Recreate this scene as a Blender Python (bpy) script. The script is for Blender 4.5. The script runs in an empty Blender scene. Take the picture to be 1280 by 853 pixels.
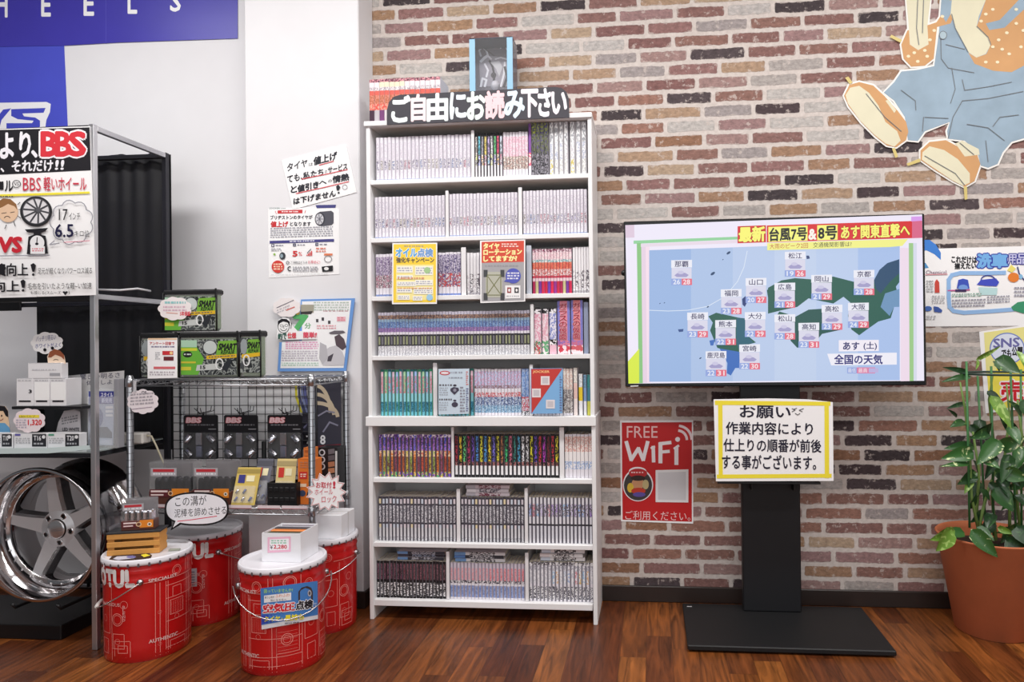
import bpy, math, random
from mathutils import Vector
R = random.Random(7)
S = bpy.context.scene
COL = S.collection
PI = math.pi

# ---------------------------------------------------------------- camera
FPX, YAW, ROLL, PITCH, PPX, PPY, CH, CD = 875.1471, .0918, -.0107, .0058, 732.5847, 425.7233, 1.0713, 2.9294
_cy, _sy = math.cos(YAW), math.sin(YAW)
_r = Vector((_cy, _sy, 0)); _f = Vector((-_sy, _cy, 0)); _u = Vector((0, 0, 1))
_f2 = _f*math.cos(PITCH) + _u*math.sin(PITCH); _u2 = _u*math.cos(PITCH) - _f*math.sin(PITCH)
RX = _r*math.cos(ROLL) + _u2*math.sin(ROLL); UP = _u2*math.cos(ROLL) - _r*math.sin(ROLL); FW = _f2
CAM = Vector((0, -CD, CH))
cd = bpy.data.cameras.new('camera'); cam = bpy.data.objects.new('camera', cd); COL.objects.link(cam)
from mathutils import Matrix
cam.matrix_world = Matrix(((RX.x, UP.x, -FW.x, CAM.x), (RX.y, UP.y, -FW.y, CAM.y), (RX.z, UP.z, -FW.z, CAM.z), (0, 0, 0, 1)))
cd.sensor_fit = 'HORIZONTAL'; cd.sensor_width = 36; cd.lens = FPX*36/1280
cd.shift_x = (640-PPX)/1280; cd.shift_y = (PPY-426.5)/1280
cd.clip_start = .02
S.camera = cam

# ---------------------------------------------------------------- world, lamps, exposure
w = bpy.data.worlds.new('world'); S.world = w; w.use_nodes = True
w.node_tree.nodes['Background'].inputs[0].default_value = (.93, .96, 1, 1)
w.node_tree.nodes['Background'].inputs[1].default_value = .13
def area(name, loc, sx, sy, power, rot=(0, 0, 0), col=(1, .985, .96)):
    l = bpy.data.lights.new(name, 'AREA'); l.shape = 'RECTANGLE'; l.size = sx; l.size_y = sy
    l.energy = power; l.color = col
    o = bpy.data.objects.new(name, l); o.location = loc; o.rotation_euler = rot; COL.objects.link(o)
for lx in (-2.3, -.7, .9, 2.5):
    area('ceiling_lamp', (lx, -1.25, 3.02), 1.2, .3, 27.5)
    area('ceiling_lamp', (lx, -3.0, 3.02), 1.2, .3, 13)
area('front_fill', (.3, -5.8, 1.75), 5.5, 2.2, 60, (PI/2, 0, 0), (.96, .98, 1))      # fill lamp added behind the camera to brighten fronts and bookcase interior
vs = S.view_settings
vs.view_transform = 'Standard'; vs.look = 'None'; vs.exposure = 0.0; vs.gamma = 1; vs.use_curve_mapping = False
S.cycles.max_bounces = 8; S.cycles.diffuse_bounces = 4; S.cycles.glossy_bounces = 4; S.cycles.transmission_bounces = 6; S.cycles.transparent_max_bounces = 12
try: S.cycles.use_denoising = True
except Exception: pass

# ---------------------------------------------------------------- photo pixel -> point on a plane of the room
def ray(u, v): return FW + RX*((u-PPX)/FPX) - UP*((v-PPY)/FPX)
def at(u, v, Y):
    d = ray(u, v); return CAM + d*((Y-CAM.y)/d.y)
def atz(u, v, Z=0):
    d = ray(u, v); return CAM + d*((Z-CAM.z)/d.z)
def atx(u, v, X):
    d = ray(u, v); return CAM + d*((X-CAM.x)/d.x)
def X_(u, Y, v=430): return at(u, v, Y).x
def Z_(v, Y, u=640): return at(u, v, Y).z

# ---------------------------------------------------------------- materials
def lin(c):
    return tuple(((x/255)/12.92 if x/255 <= .04045 else ((x/255+.055)/1.055)**2.4) for x in c) + (1,)
_m = {}
def mat(c, rough=.55, metal=0, spec=.5, emit=0, alpha=1, coat=0, noise=0, name=None, trans=0, ior=1.45):
    k = (tuple(c), rough, metal, spec, emit, alpha, coat, noise, trans)
    if k in _m: return _m[k]
    m = bpy.data.materials.new(name or 'm_%02x%02x%02x' % tuple(int(x) for x in c)); m.use_nodes = True
    n = m.node_tree.nodes; b = n['Principled BSDF']; L = m.node_tree.links
    b.inputs['Base Color'].default_value = lin(c); b.inputs['Roughness'].default_value = rough
    b.inputs['Metallic'].default_value = metal; b.inputs['Specular IOR Level'].default_value = spec
    b.inputs['Coat Weight'].default_value = coat; b.inputs['IOR'].default_value = ior
    if alpha < 1: b.inputs['Alpha'].default_value = alpha
    if trans: b.inputs['Transmission Weight'].default_value = trans
    if emit:
        b.inputs['Emission Color'].default_value = lin(c); b.inputs['Emission Strength'].default_value = emit
        b.inputs['Base Color'].default_value = (.01, .01, .01, 1); b.inputs['Roughness'].default_value = .25
    elif noise:
        t = n.new('ShaderNodeTexNoise'); t.inputs['Scale'].default_value = 9; t.inputs['Detail'].default_value = 5
        tc = n.new('ShaderNodeTexCoord'); L.new(tc.outputs['Object'], t.inputs['Vector'])
        mx = n.new('ShaderNodeMix'); mx.data_type = 'RGBA'
        mx.inputs[6].default_value = lin([max(0, x*(1-noise)) for x in c]); mx.inputs[7].default_value = lin([min(255, x*(1+noise)) for x in c])
        L.new(t.outputs['Fac'], mx.inputs[0]); L.new(mx.outputs[2], b.inputs['Base Color'])
    _m[k] = m; return m
def M_(c): return c if isinstance(c, bpy.types.Material) else mat(c)
def N(m, t, **kw):
    n = m.node_tree.nodes.new(t)
    for k, v in kw.items():
        if k[0] == 'i' and k[1:].isdigit(): n.inputs[int(k[1:])].default_value = v
        else: setattr(n, k, v)
    return n
def mottle(cols, sx=200, sy=200, name='print', seed=0):
    """small printed patches: stepped noise between a few inks, shifted per object"""
    cols = [tuple(c) for c in cols]; k = ('mot', tuple(cols), sx, sy, seed)
    if k in _m: return _m[k]
    m = bpy.data.materials.new(name); m.use_nodes = True; L = m.node_tree.links; b = m.node_tree.nodes['Principled BSDF']
    b.inputs['Roughness'].default_value = .4
    tc = N(m, 'ShaderNodeTexCoord'); oi = N(m, 'ShaderNodeObjectInfo')
    geo = N(m, 'ShaderNodeNewGeometry')
    mp = N(m, 'ShaderNodeMapping'); mp.inputs['Scale'].default_value = (sx, sx, sy); mp.inputs['Location'].default_value = (seed*3.1, 0, seed*1.7)
    L.new(geo.outputs['Position'], mp.inputs['Vector'])
    t = N(m, 'ShaderNodeTexNoise', noise_dimensions='4D'); t.inputs['Scale'].default_value = 1; t.inputs['Detail'].default_value = 1
    ml = N(m, 'ShaderNodeMath', operation='MULTIPLY', i1=90.0); L.new(oi.outputs['Random'], ml.inputs[0]); L.new(ml.outputs[0], t.inputs['W'])
    L.new(mp.outputs['Vector'], t.inputs['Vector'])
    cr = N(m, 'ShaderNodeValToRGB'); cr.color_ramp.interpolation = 'CONSTANT'
    e = cr.color_ramp.elements; n = len(cols)
    while len(e) < n: e.new(.5)
    for i in range(n): e[i].position = 0 if i == 0 else .36 + .28*i/n if n > 2 else .5; e[i].color = lin(cols[i])
    L.new(t.outputs['Fac'], cr.inputs[0]); L.new(cr.outputs[0], b.inputs['Base Color'])
    _m[k] = m; return m

WHITE = (246, 245, 246); BLACK = (14, 13, 17); INK = (24, 22, 30)
PAPER = mat((250, 249, 250), .6)
WHT_LAM = mat((240, 239, 240), .42, noise=.01)
BLK_METAL = mat((22, 22, 25), .45)
CHROME = mat((205, 206, 210), .14, 1)
STEEL = mat((185, 186, 190), .28, 1)

# ---------------------------------------------------------------- mesh builder
class MB:
    def __init__(s): s.v = []; s.f = []; s.mi = []; s.sm = []; s.mats = []
    def mid(s, m):
        m = M_(m)
        if m not in s.mats: s.mats.append(m)
        return s.mats.index(m)
    def face(s, vs_, m, smooth=False):
        i = len(s.v); s.v += [tuple(x) for x in vs_]; s.f.append(list(range(i, i+len(vs_)))); s.mi.append(s.mid(m)); s.sm.append(smooth)
    def raw(s, vs_, fs, m, smooth=False):
        i = len(s.v); k = s.mid(m); s.v += [tuple(x) for x in vs_]
        for f in fs: s.f.append([i+j for j in f]); s.mi.append(k); s.sm.append(smooth)
    def box(s, a, b, m, bev=0, faces=None, rotz=0, mats=None):
        x0, y0, z0 = [min(p, q) for p, q in zip(a, b)]; x1, y1, z1 = [max(p, q) for p, q in zip(a, b)]
        e = min(bev, (x1-x0)*.45, (y1-y0)*.45, (z1-z0)*.45)
        if e <= 0:
            v = [(x0,y0,z0),(x1,y0,z0),(x1,y1,z0),(x0,y1,z0),(x0,y0,z1),(x1,y0,z1),(x1,y1,z1),(x0,y1,z1)]
            f = [(0,3,2,1),(4,5,6,7),(0,1,5,4),(1,2,6,5),(2,3,7,6),(3,0,4,7)]
        else:
            v = []; idx = {}
            for ix, X in ((0,(x0,x1)),):
                pass
            def vid(p):
                p = tuple(round(c, 7) for c in p)
                if p not in idx: idx[p] = len(v); v.append(p)
                return idx[p]
            xs = (x0, x1); ys = (y0, y1); zs = (z0, z1); f = []
            sg = lambda i: 1 if i == 0 else -1
            P = lambda i, j, k, ax: (xs[i] + (0 if ax == 0 else sg(i)*e), ys[j] + (0 if ax == 1 else sg(j)*e), zs[k] + (0 if ax == 2 else sg(k)*e))
            f.append([vid(P(i,j,0,2)) for i,j in ((0,0),(0,1),(1,1),(1,0))]); f.append([vid(P(i,j,1,2)) for i,j in ((0,0),(1,0),(1,1),(0,1))])
            f.append([vid(P(i,0,k,1)) for i,k in ((0,0),(1,0),(1,1),(0,1))]); f.append([vid(P(i,1,k,1)) for i,k in ((0,0),(0,1),(1,1),(1,0))])
            f.append([vid(P(0,j,k,0)) for j,k in ((0,0),(0,1),(1,1),(1,0))]); f.append([vid(P(1,j,k,0)) for j,k in ((0,0),(1,0),(1,1),(0,1))])
            for i in (0,1):
                for j in (0,1): f.append([vid(P(i,j,0,0)),vid(P(i,j,1,0)),vid(P(i,j,1,1)),vid(P(i,j,0,1))])
                for k in (0,1): f.append([vid(P(i,0,k,0)),vid(P(i,1,k,0)),vid(P(i,1,k,2)),vid(P(i,0,k,2))])
            for j in (0,1):
                for k in (0,1): f.append([vid(P(0,j,k,1)),vid(P(1,j,k,1)),vid(P(1,j,k,2)),vid(P(0,j,k,2))])
            for i in (0,1):
                for j in (0,1):
                    for k in (0,1): f.append([vid(P(i,j,k,0)),vid(P(i,j,k,1)),vid(P(i,j,k,2))])
        if rotz:
            cx, cy = (x0+x1)/2, (y0+y1)/2; c, sn = math.cos(rotz), math.sin(rotz)
            v = [(cx+(p[0]-cx)*c-(p[1]-cy)*sn, cy+(p[0]-cx)*sn+(p[1]-cy)*c, p[2]) for p in v]
        s.raw(v, f, m)
    def tube(s, pts, r, m, n=8, closed=False, cap=True):
        pts = [Vector(p) for p in pts]; k = len(pts); vs_ = []; up = None
        for i, p in enumerate(pts):
            a = pts[(i-1) % k] if (closed or i > 0) else p; b = pts[(i+1) % k] if (closed or i < k-1) else p
            t = (b-a).normalized()
            if up is None: up = Vector((0,0,1)) if abs(t.z) < .9 else Vector((1,0,0))
            x = t.cross(up).normalized(); up = x.cross(t).normalized(); rr = r[i] if isinstance(r, (list, tuple)) else r
            for j in range(n):
                a2 = 2*PI*j/n; vs_.append(p + x*math.cos(a2)*rr + up*math.sin(a2)*rr)
        fs = []
        for i in range(k if closed else k-1):
            for j in range(n): fs.append((i*n+j, i*n+(j+1) % n, ((i+1) % k)*n+(j+1) % n, ((i+1) % k)*n+j))
        if cap and not closed: fs += [tuple(range(n-1, -1, -1)), tuple((k-1)*n+j for j in range(n))]
        s.raw(vs_, fs, m, True)
    def lathe(s, prof, o, m, n=40, axis='z', smooth=True, cap=False):
        vs_ = []; k = len(prof)
        for (r, h) in prof:
            for j in range(n):
                a = 2*PI*j/n; c, q = math.cos(a)*r, math.sin(a)*r
                vs_.append((o[0]+c, o[1]+q, o[2]+h) if axis == 'z' else (o[0]+c, o[1]+h, o[2]+q))
        ms = m if isinstance(m, list) else [m]*(k-1)
        base = len(s.v); s.v += vs_
        for i in range(k-1):
            mi = s.mid(ms[i])
            for j in range(n): s.f.append([base+i*n+j, base+i*n+(j+1) % n, base+(i+1)*n+(j+1) % n, base+(i+1)*n+j]); s.mi.append(mi); s.sm.append(smooth)
        if cap:
            for i in ((0, k-1) if cap is True else cap): s.f.append([base+i*n+j for j in range(n)]); s.mi.append(s.mid(ms[min(i, k-2)])); s.sm.append(False)
    def prism(s, poly, y0, y1, m, side=None):
        """polygon in x,z pushed from y0 (front) to y1 (back)"""
        n = len(poly); v = [(p[0], y0, p[1]) for p in poly] + [(p[0], y1, p[1]) for p in poly]
        s.raw(v, [tuple(range(n)), tuple(range(2*n-1, n-1, -1))], m)
        s.raw(v, [(i, i+n, (i+1) % n+n, (i+1) % n) for i in range(n)], side or m)
    def build(s, name, parent=None):
        me = bpy.data.meshes.new(name); me.from_pydata(s.v, [], s.f)
        for m in s.mats: me.materials.append(m)
        me.polygons.foreach_set('material_index', s.mi); me.polygons.foreach_set('use_smooth', s.sm); me.update()
        o = bpy.data.objects.new(name, me); COL.objects.link(o)
        if parent is not None:
            o.parent = parent; o.matrix_parent_inverse = Matrix.Identity(4)
            off = Vector((0, 0, 0)); q = parent
            while q is not None: off += q.location; q = q.parent
            if off.length > 1e-9: me.transform(Matrix.Translation(-off))
        return o
def recenter(o, p):
    """put a top-level mesh's origin at p"""
    o.data.transform(Matrix.Translation(-Vector(p))); o.location = p
def tag(o, label=None, cat=None, group=None, kind=None):
    for k, v in (('label', label), ('category', cat), ('group', group), ('kind', kind)):
        if v: o[k] = v
    return o
def thing(name, label, cat, loc, group=None):
    o = bpy.data.objects.new(name, None); o.location = loc; o.empty_display_size = .05; COL.objects.link(o)
    return tag(o, label, cat, group)

# ---------------------------------------------------------------- flat lettering and drawing on a surface, in photo pixels
_g = {}
def glyphs(s, bold=0):
    k = s
    if k not in _g:
        c = bpy.data.curves.new('t', 'FONT'); c.body = s; c.resolution_u = 2; c.align_x = 'LEFT'
        o = bpy.data.objects.new('t', c); m = bpy.data.meshes.new_from_object(o)
        v = [(p.co.x, p.co.y) for p in m.vertices]; f = [tuple(p.vertices) for p in m.polygons]
        bpy.data.meshes.remove(m); bpy.data.objects.remove(o); bpy.data.curves.remove(c)
        _g[k] = (v, f, (min(x for x, y in v), max(x for x, y in v), min(y for x, y in v), max(y for x, y in v)))
    return _g[k]
def plane(Y): return lambda u, v, l: at(u, v, Y-l)
class Art:
    def __init__(s, surf, lift=.0005, step=.00004, emit=0): s.sf = surf; s.l = lift; s.st = step; s.mb = MB(); s.em = emit
    def m(s, c):
        if isinstance(c, bpy.types.Material): return c
        return mat(c, emit=s.em) if s.em else mat(c, .5)
    def up(s): s.l += s.st
    def poly(s, pts, c, up=True):
        a = sum(pts[i][0]*pts[(i+1) % len(pts)][1]-pts[(i+1) % len(pts)][0]*pts[i][1] for i in range(len(pts)))
        if a > 0: pts = pts[::-1]
        s.mb.face([s.sf(u, v, s.l) for u, v in pts], s.m(c))
        if up: s.up()
    def quad(s, p, c, nu=1, nv=1):
        """p: TL, TR, BR, BL"""
        for i in range(nu):
            for j in range(nv):
                q = []
                for (a, b) in ((i, j), (i, j+1), (i+1, j+1), (i+1, j)):
                    a /= nu; b /= nv
                    q.append(tuple((p[0][k]*(1-a)+p[1][k]*a)*(1-b) + (p[3][k]*(1-a)+p[2][k]*a)*b for k in (0, 1)))
                s.mb.face([s.sf(u, v, s.l) for u, v in q], s.m(c))
        s.up()
    def rect(s, u0, v0, u1, v1, c, sl=0, nu=1): s.quad([(u0, v0), (u1, v0+sl*(u1-u0)), (u1, v1+sl*(u1-u0)), (u0, v1)], c, nu)
    def disc(s, u, v, ru, rv, c, n=24, rot=0, a0=0, a1=2*PI):
        p = []
        for i in range(n):
            a = a0+(a1-a0)*i/(n if a1-a0 > 6.28 else n-1); x, y = ru*math.cos(a), rv*math.sin(a)
            p.append((u+x*math.cos(rot)-y*math.sin(rot), v+x*math.sin(rot)+y*math.cos(rot)))
        s.poly(p, c)
    def line(s, pts, wd, c, closed=False, up=True):
        n = len(pts)
        for i in range(n if closed else n-1):
            a, b = pts[i], pts[(i+1) % n]; dx, dy = b[0]-a[0], b[1]-a[1]; L = math.hypot(dx, dy) or 1
            ex, ey = dx/L*wd*.3, dy/L*wd*.3; px, py = -dy/L*wd/2, dx/L*wd/2
            s.poly([(a[0]-ex+px, a[1]-ey+py), (b[0]+ex+px, b[1]+ey+py), (b[0]+ex-px, b[1]+ey-py), (a[0]-ex-px, a[1]-ey-py)], c, False); s.l += 6e-6
        if up: s.up()
    def arc(s, u, v, ru, rv, a0, a1, wd, c, n=14):
        s.line([(u+ru*math.cos(a0+(a1-a0)*i/n), v+rv*math.sin(a0+(a1-a0)*i/n)) for i in range(n+1)], wd, c)
    def ring(s, u, v, ru, rv, wd, c, n=24): s.arc(u, v, ru, rv, 0, 2*PI, wd, c, n)
    def txt(s, t, u0, v0, u1, v1, c, sl=0, bold=0, out=None, ow=.05, it=0):
        """lettering fitted to the pixel box u0,v0,u1,v1; sl = slope of the line, it = slant; thick pens are stamped a few times"""
        v, f, g0 = glyphs(t); sx = (u1-u0)/max(1e-6, g0[1]-g0[0]); sy = (v1-v0)/max(1e-6, g0[3]-g0[2])
        def lay(b, col, k):
            bx, by = b*min(sx, sy*1.2), b*sy; bx2 = min(bx, (u1-u0)*.2)
            for i in range(k):
                ox, oy = (bx2*math.cos(2*PI*i/k+.4), by*math.sin(2*PI*i/k+.4)) if k > 1 else (0, 0); q = []
                for x, y in v:
                    X = (x-g0[0])*sx+ox; Y = (g0[3]-y)*sy+oy
                    q.append(s.sf(u0+X+it*((v1-v0)-Y), v0+Y+sl*X, s.l))
                s.mb.raw(q, f, s.m(col)); s.l += 1.2e-5
            s.up()
        if out is not None: lay(ow, out, 10)
        if c is not None: lay(bold, c, 1 if bold < .012 else 5 if bold < .04 else 8)
    def vtxt(s, t, u0, v0, u1, v1, c, bold=0, out=None):
        h = (v1-v0)/len(t)
        for i, ch in enumerate(t): s.txt(ch, u0, v0+h*i+h*.06, u1, v0+h*(i+1)-h*.06, c, bold=bold, out=out)
    def greek(s, u0, v0, u1, v1, c, rows, sl=0, fill=.55, seed=0):
        """body copy too small to read: rows of tiny dashes"""
        if not isinstance(c, bpy.types.Material): c = tuple(int(x*.72+246*.28) if sum(c) < 600 else x for x in c)      # thin type reads paler than its ink
        r = random.Random(seed+int(u0*7+v0*3)); h = (v1-v0)/rows
        for k in range(rows):
            u = u0
            while u < u1-1:
                d = min(r.uniform(1.2, 4), u1-u); v = v0+h*k+h*.2
                s.poly([(u, v+sl*(u-u0)), (u+d, v+sl*(u+d-u0)), (u+d, v+h*fill+sl*(u+d-u0)), (u, v+h*fill+sl*(u-u0))], c, False)
                u += d+r.uniform(.4, 1.6)
        s.up()
    def build(s, name, parent=None): return s.mb.build(name, parent)
def cloudpts(u0, v0, u1, v1, nb=11, amp=.1, n=5):
    cx, cy, ru, rv = (u0+u1)/2, (v0+v1)/2, (u1-u0)/2, (v1-v0)/2; p = []
    for i in range(nb*n):
        a = 2*PI*i/(nb*n); k = 1-amp+amp*abs(math.sin(a*nb/2))*1.0
        p.append((cx+ru*k*math.cos(a), cy+rv*k*math.sin(a)))
    return p
def burstpts(cx, cy, ru, rv, n=12, inner=.7, seed=1):
    r = random.Random(seed); p = []
    for i in range(2*n):
        a = PI*i/n; k = (1 if i % 2 == 0 else inner)*r.uniform(.93, 1.05); p.append((cx+ru*k*math.cos(a), cy+rv*k*math.sin(a)))
    return p
def slab(pts, Y, th, m, side=None):
    """a sheet with the outline pts (photo pixels) standing at depth Y, th thick"""
    b = MB()
    a = sum(pts[i][0]*pts[(i+1) % len(pts)][1]-pts[(i+1) % len(pts)][0]*pts[i][1] for i in range(len(pts)))
    if a > 0: pts = pts[::-1]
    P = [at(u, v, Y) for u, v in pts]
    b.prism([(p.x, p.z) for p in P], Y, Y+th, m, side); return b
def sheet(name, label, cat, pts, Y, th=.0012, m=None, group=None, side=None):
    """a poster, card or sign as a thing: its own thin sheet, ready for a 'lettering' child"""
    o = slab(pts, Y, th, m or PAPER, side).build(name); c = [sum(p[i] for p in pts)/len(pts) for i in (0, 1)]
    recenter(o, at(c[0], c[1], Y)); tag(o, label, cat, group); return o, Art(plane(Y))
def R4(u0, v0, u1, v1): return [(u0, v0), (u1, v0), (u1, v1), (u0, v1)]

# ================================================================ THE SETTING
def brick_material():
    m = bpy.data.materials.new('brick_wallpaper'); m.use_nodes = True; L = m.node_tree.links; b = m.node_tree.nodes['Principled BSDF']
    b.inputs['Roughness'].default_value = .75; b.inputs['Specular IOR Level'].default_value = .25
    g = N(m, 'ShaderNodeNewGeometry'); sp = N(m, 'ShaderNodeSeparateXYZ'); L.new(g.outputs['Position'], sp.inputs[0])
    def math_(op, a, c=None, d=None):
        n = N(m, 'ShaderNodeMath', operation=op)
        for i, x in enumerate((a, c, d)):
            if x is None: continue
            if isinstance(x, (int, float)): n.inputs[i].default_value = x
            else: L.new(x, n.inputs[i])
        return n.outputs[0]
    CHt, BW = .0592, .208
    wob = N(m, 'ShaderNodeTexNoise'); wob.inputs['Scale'].default_value = 42; wob.inputs['Detail'].default_value = 4; L.new(g.outputs['Position'], wob.inputs['Vector'])
    wobc = math_('MULTIPLY', math_('SUBTRACT', wob.outputs['Fac'], .5), .012)
    wob2 = N(m, 'ShaderNodeTexNoise'); wob2.inputs['Scale'].default_value = 9; wob2.inputs['Detail'].default_value = 1; L.new(g.outputs['Position'], wob2.inputs['Vector'])
    wz = math_('MULTIPLY', math_('SUBTRACT', wob2.outputs['Fac'], .5), .010)
    z = math_('ADD', math_('DIVIDE', math_('ADD', sp.outputs['Z'], wz), CHt), 100.18)
    row = math_('FLOOR', z); fz = math_('SUBTRACT', z, row)
    wn = N(m, 'ShaderNodeTexWhiteNoise', noise_dimensions='1D'); L.new(row, wn.inputs['W'])
    off = math_('ADD', math_('MULTIPLY', math_('MODULO', row, 2), .47), math_('MULTIPLY', wn.outputs['Value'], .3))
    x = math_('ADD', math_('ADD', math_('DIVIDE', sp.outputs['X'], BW), 50), off)
    cell0 = math_('FLOOR', x); fx0 = math_('SUBTRACT', x, cell0)
    def joint(c_):          # uneven brick lengths: each joint is shifted by a random amount
        c2 = N(m, 'ShaderNodeCombineXYZ'); L.new(c_, c2.inputs[0]); L.new(row, c2.inputs[1]); c2.inputs[2].default_value = 5
        w2 = N(m, 'ShaderNodeTexWhiteNoise', noise_dimensions='3D'); L.new(c2.outputs[0], w2.inputs['Vector'])
        return math_('MULTIPLY', w2.outputs['Value'], .2)
    st = math_('LESS_THAN', fx0, joint(cell0))
    cell = math_('SUBTRACT', cell0, st); fx = math_('ADD', fx0, st)
    cmb = N(m, 'ShaderNodeCombineXYZ'); L.new(cell, cmb.inputs[0]); L.new(row, cmb.inputs[1])
    wc = N(m, 'ShaderNodeTexWhiteNoise', noise_dimensions='2D'); L.new(cmb.outputs[0], wc.inputs['Vector'])
    d0 = math_('SUBTRACT', fx, joint(cell)); d1 = math_('SUBTRACT', math_('ADD', joint(math_('ADD', cell, 1)), 1), fx)
    ax = math_('MULTIPLY', math_('MINIMUM', d0, d1), BW)
    az = math_('MULTIPLY', math_('MINIMUM', fz, math_('SUBTRACT', 1, fz)), CHt)
    # rounded corner distance
    rr = .016; hx = math_('MAXIMUM', math_('SUBTRACT', rr, ax), 0); hz = math_('MAXIMUM', math_('SUBTRACT', rr, az), 0)
    dist = math_('SUBTRACT', rr, math_('SQRT', math_('ADD', math_('MULTIPLY', hx, hx), math_('MULTIPLY', hz, hz))))
    edge = math_('ADD', dist, wobc)
    mask = N(m, 'ShaderNodeMapRange', interpolation_type='SMOOTHSTEP'); mask.inputs['From Min'].default_value = .0066; mask.inputs['From Max'].default_value = .0100
    L.new(edge, mask.inputs['Value'])
    cr = N(m, 'ShaderNodeValToRGB'); cr.color_ramp.interpolation = 'CONSTANT'
    pal = [(144, 108, 105), (158, 125, 102), (137, 103, 98), (186, 180, 176), (153, 122, 121), (75, 62, 65), (164, 131, 105), (130, 94, 91), (158, 149, 148), (176, 153, 131), (151, 112, 99), (186, 180, 177), (69, 60, 63), (134, 99, 94), (170, 142, 119), (157, 128, 124), (146, 109, 87), (82, 71, 74), (170, 162, 158), (140, 105, 96)]
    e = cr.color_ramp.elements
    while len(e) < len(pal): e.new(.5)
    for i, c in enumerate(pal): e[i].position = i/len(pal); e[i].color = lin(c)
    L.new(wc.outputs['Value'], cr.inputs[0])
    # grain inside each brick and pale worn patches
    mp = N(m, 'ShaderNodeMapping'); mp.inputs['Scale'].default_value = (45, 45, 75); L.new(g.outputs['Position'], mp.inputs['Vector'])
    n1 = N(m, 'ShaderNodeTexNoise'); n1.inputs['Scale'].default_value = 1; n1.inputs['Detail'].default_value = 7; n1.inputs['Roughness'].default_value = .72; L.new(mp.outputs[0], n1.inputs['Vector'])
    gr = N(m, 'ShaderNodeMapRange'); gr.inputs['From Min'].default_value = .3; gr.inputs['From Max'].default_value = .7; gr.inputs['To Min'].default_value = .6; gr.inputs['To Max'].default_value = 1.32; L.new(n1.outputs['Fac'], gr.inputs['Value'])
    mul = N(m, 'ShaderNodeMix', data_type='RGBA', blend_type='MULTIPLY'); mul.inputs[0].default_value = 1
    L.new(cr.outputs[0], mul.inputs[6]); L.new(gr.outputs[0], mul.inputs[7])
    n2 = N(m, 'ShaderNodeTexNoise'); n2.inputs['Scale'].default_value = 30; n2.inputs['Detail'].default_value = 5; n2.inputs['Roughness'].default_value = .7; L.new(g.outputs['Position'], n2.inputs['Vector'])
    wash = N(m, 'ShaderNodeMapRange'); wash.inputs['From Min'].default_value = .575; wash.inputs['From Max'].default_value = .63; wash.inputs['To Max'].default_value = .6; L.new(n2.outputs['Fac'], wash.inputs['Value'])
    n4 = N(m, 'ShaderNodeTexNoise'); n4.inputs['Scale'].default_value = 26; n4.inputs['Detail'].default_value = 7; n4.inputs['Roughness'].default_value = .68; L.new(g.outputs['Position'], n4.inputs['Vector'])
    worn = N(m, 'ShaderNodeMapRange'); worn.inputs['From Min'].default_value = .0145; worn.inputs['From Max'].default_value = .010; worn.inputs['To Max'].default_value = .62
    L.new(math_('ADD', dist, math_('MULTIPLY', math_('SUBTRACT', n4.outputs['Fac'], .42), .05)), worn.inputs['Value'])
    washed = math_('MAXIMUM', wash.outputs[0], worn.outputs[0])
    mw = N(m, 'ShaderNodeMix', data_type='RGBA'); L.new(washed, mw.inputs[0]); L.new(mul.outputs[2], mw.inputs[6]); mw.inputs[7].default_value = lin((206, 193, 186))
    rim = N(m, 'ShaderNodeMapRange'); rim.inputs['From Min'].default_value = .0075; rim.inputs['From Max'].default_value = .0115; rim.inputs['To Min'].default_value = .68; L.new(edge, rim.inputs['Value'])
    mr = N(m, 'ShaderNodeMix', data_type='RGBA', blend_type='MULTIPLY'); mr.inputs[0].default_value = 1; L.new(mw.outputs[2], mr.inputs[6]); L.new(rim.outputs[0], mr.inputs[7])
    # mortar
    n3 = N(m, 'ShaderNodeTexNoise'); n3.inputs['Scale'].default_value = 60; n3.inputs['Detail'].default_value = 4; L.new(g.outputs['Position'], n3.inputs['Vector'])
    mo = N(m, 'ShaderNodeMix', data_type='RGBA'); mo.inputs[6].default_value = lin((180, 169, 162)); mo.inputs[7].default_value = lin((228, 218, 213)); L.new(n3.outputs['Fac'], mo.inputs[0])
    fin = N(m, 'ShaderNodeMix', data_type='RGBA'); L.new(mask.outputs[0], fin.inputs[0]); L.new(mo.outputs[2], fin.inputs[6]); L.new(mr.outputs[2], fin.inputs[7])
    L.new(fin.outputs[2], b.inputs['Base Color'])
    bp = N(m, 'ShaderNodeBump'); bp.inputs['Strength'].default_value = .25; bp.inputs['Distance'].default_value = .004
    L.new(math_('ADD', math_('MULTIPLY', mask.outputs[0], .6), math_('MULTIPLY', n1.outputs['Fac'], .5)), bp.inputs['Height']); L.new(bp.outputs[0], b.inputs['Normal'])
    return m
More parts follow.
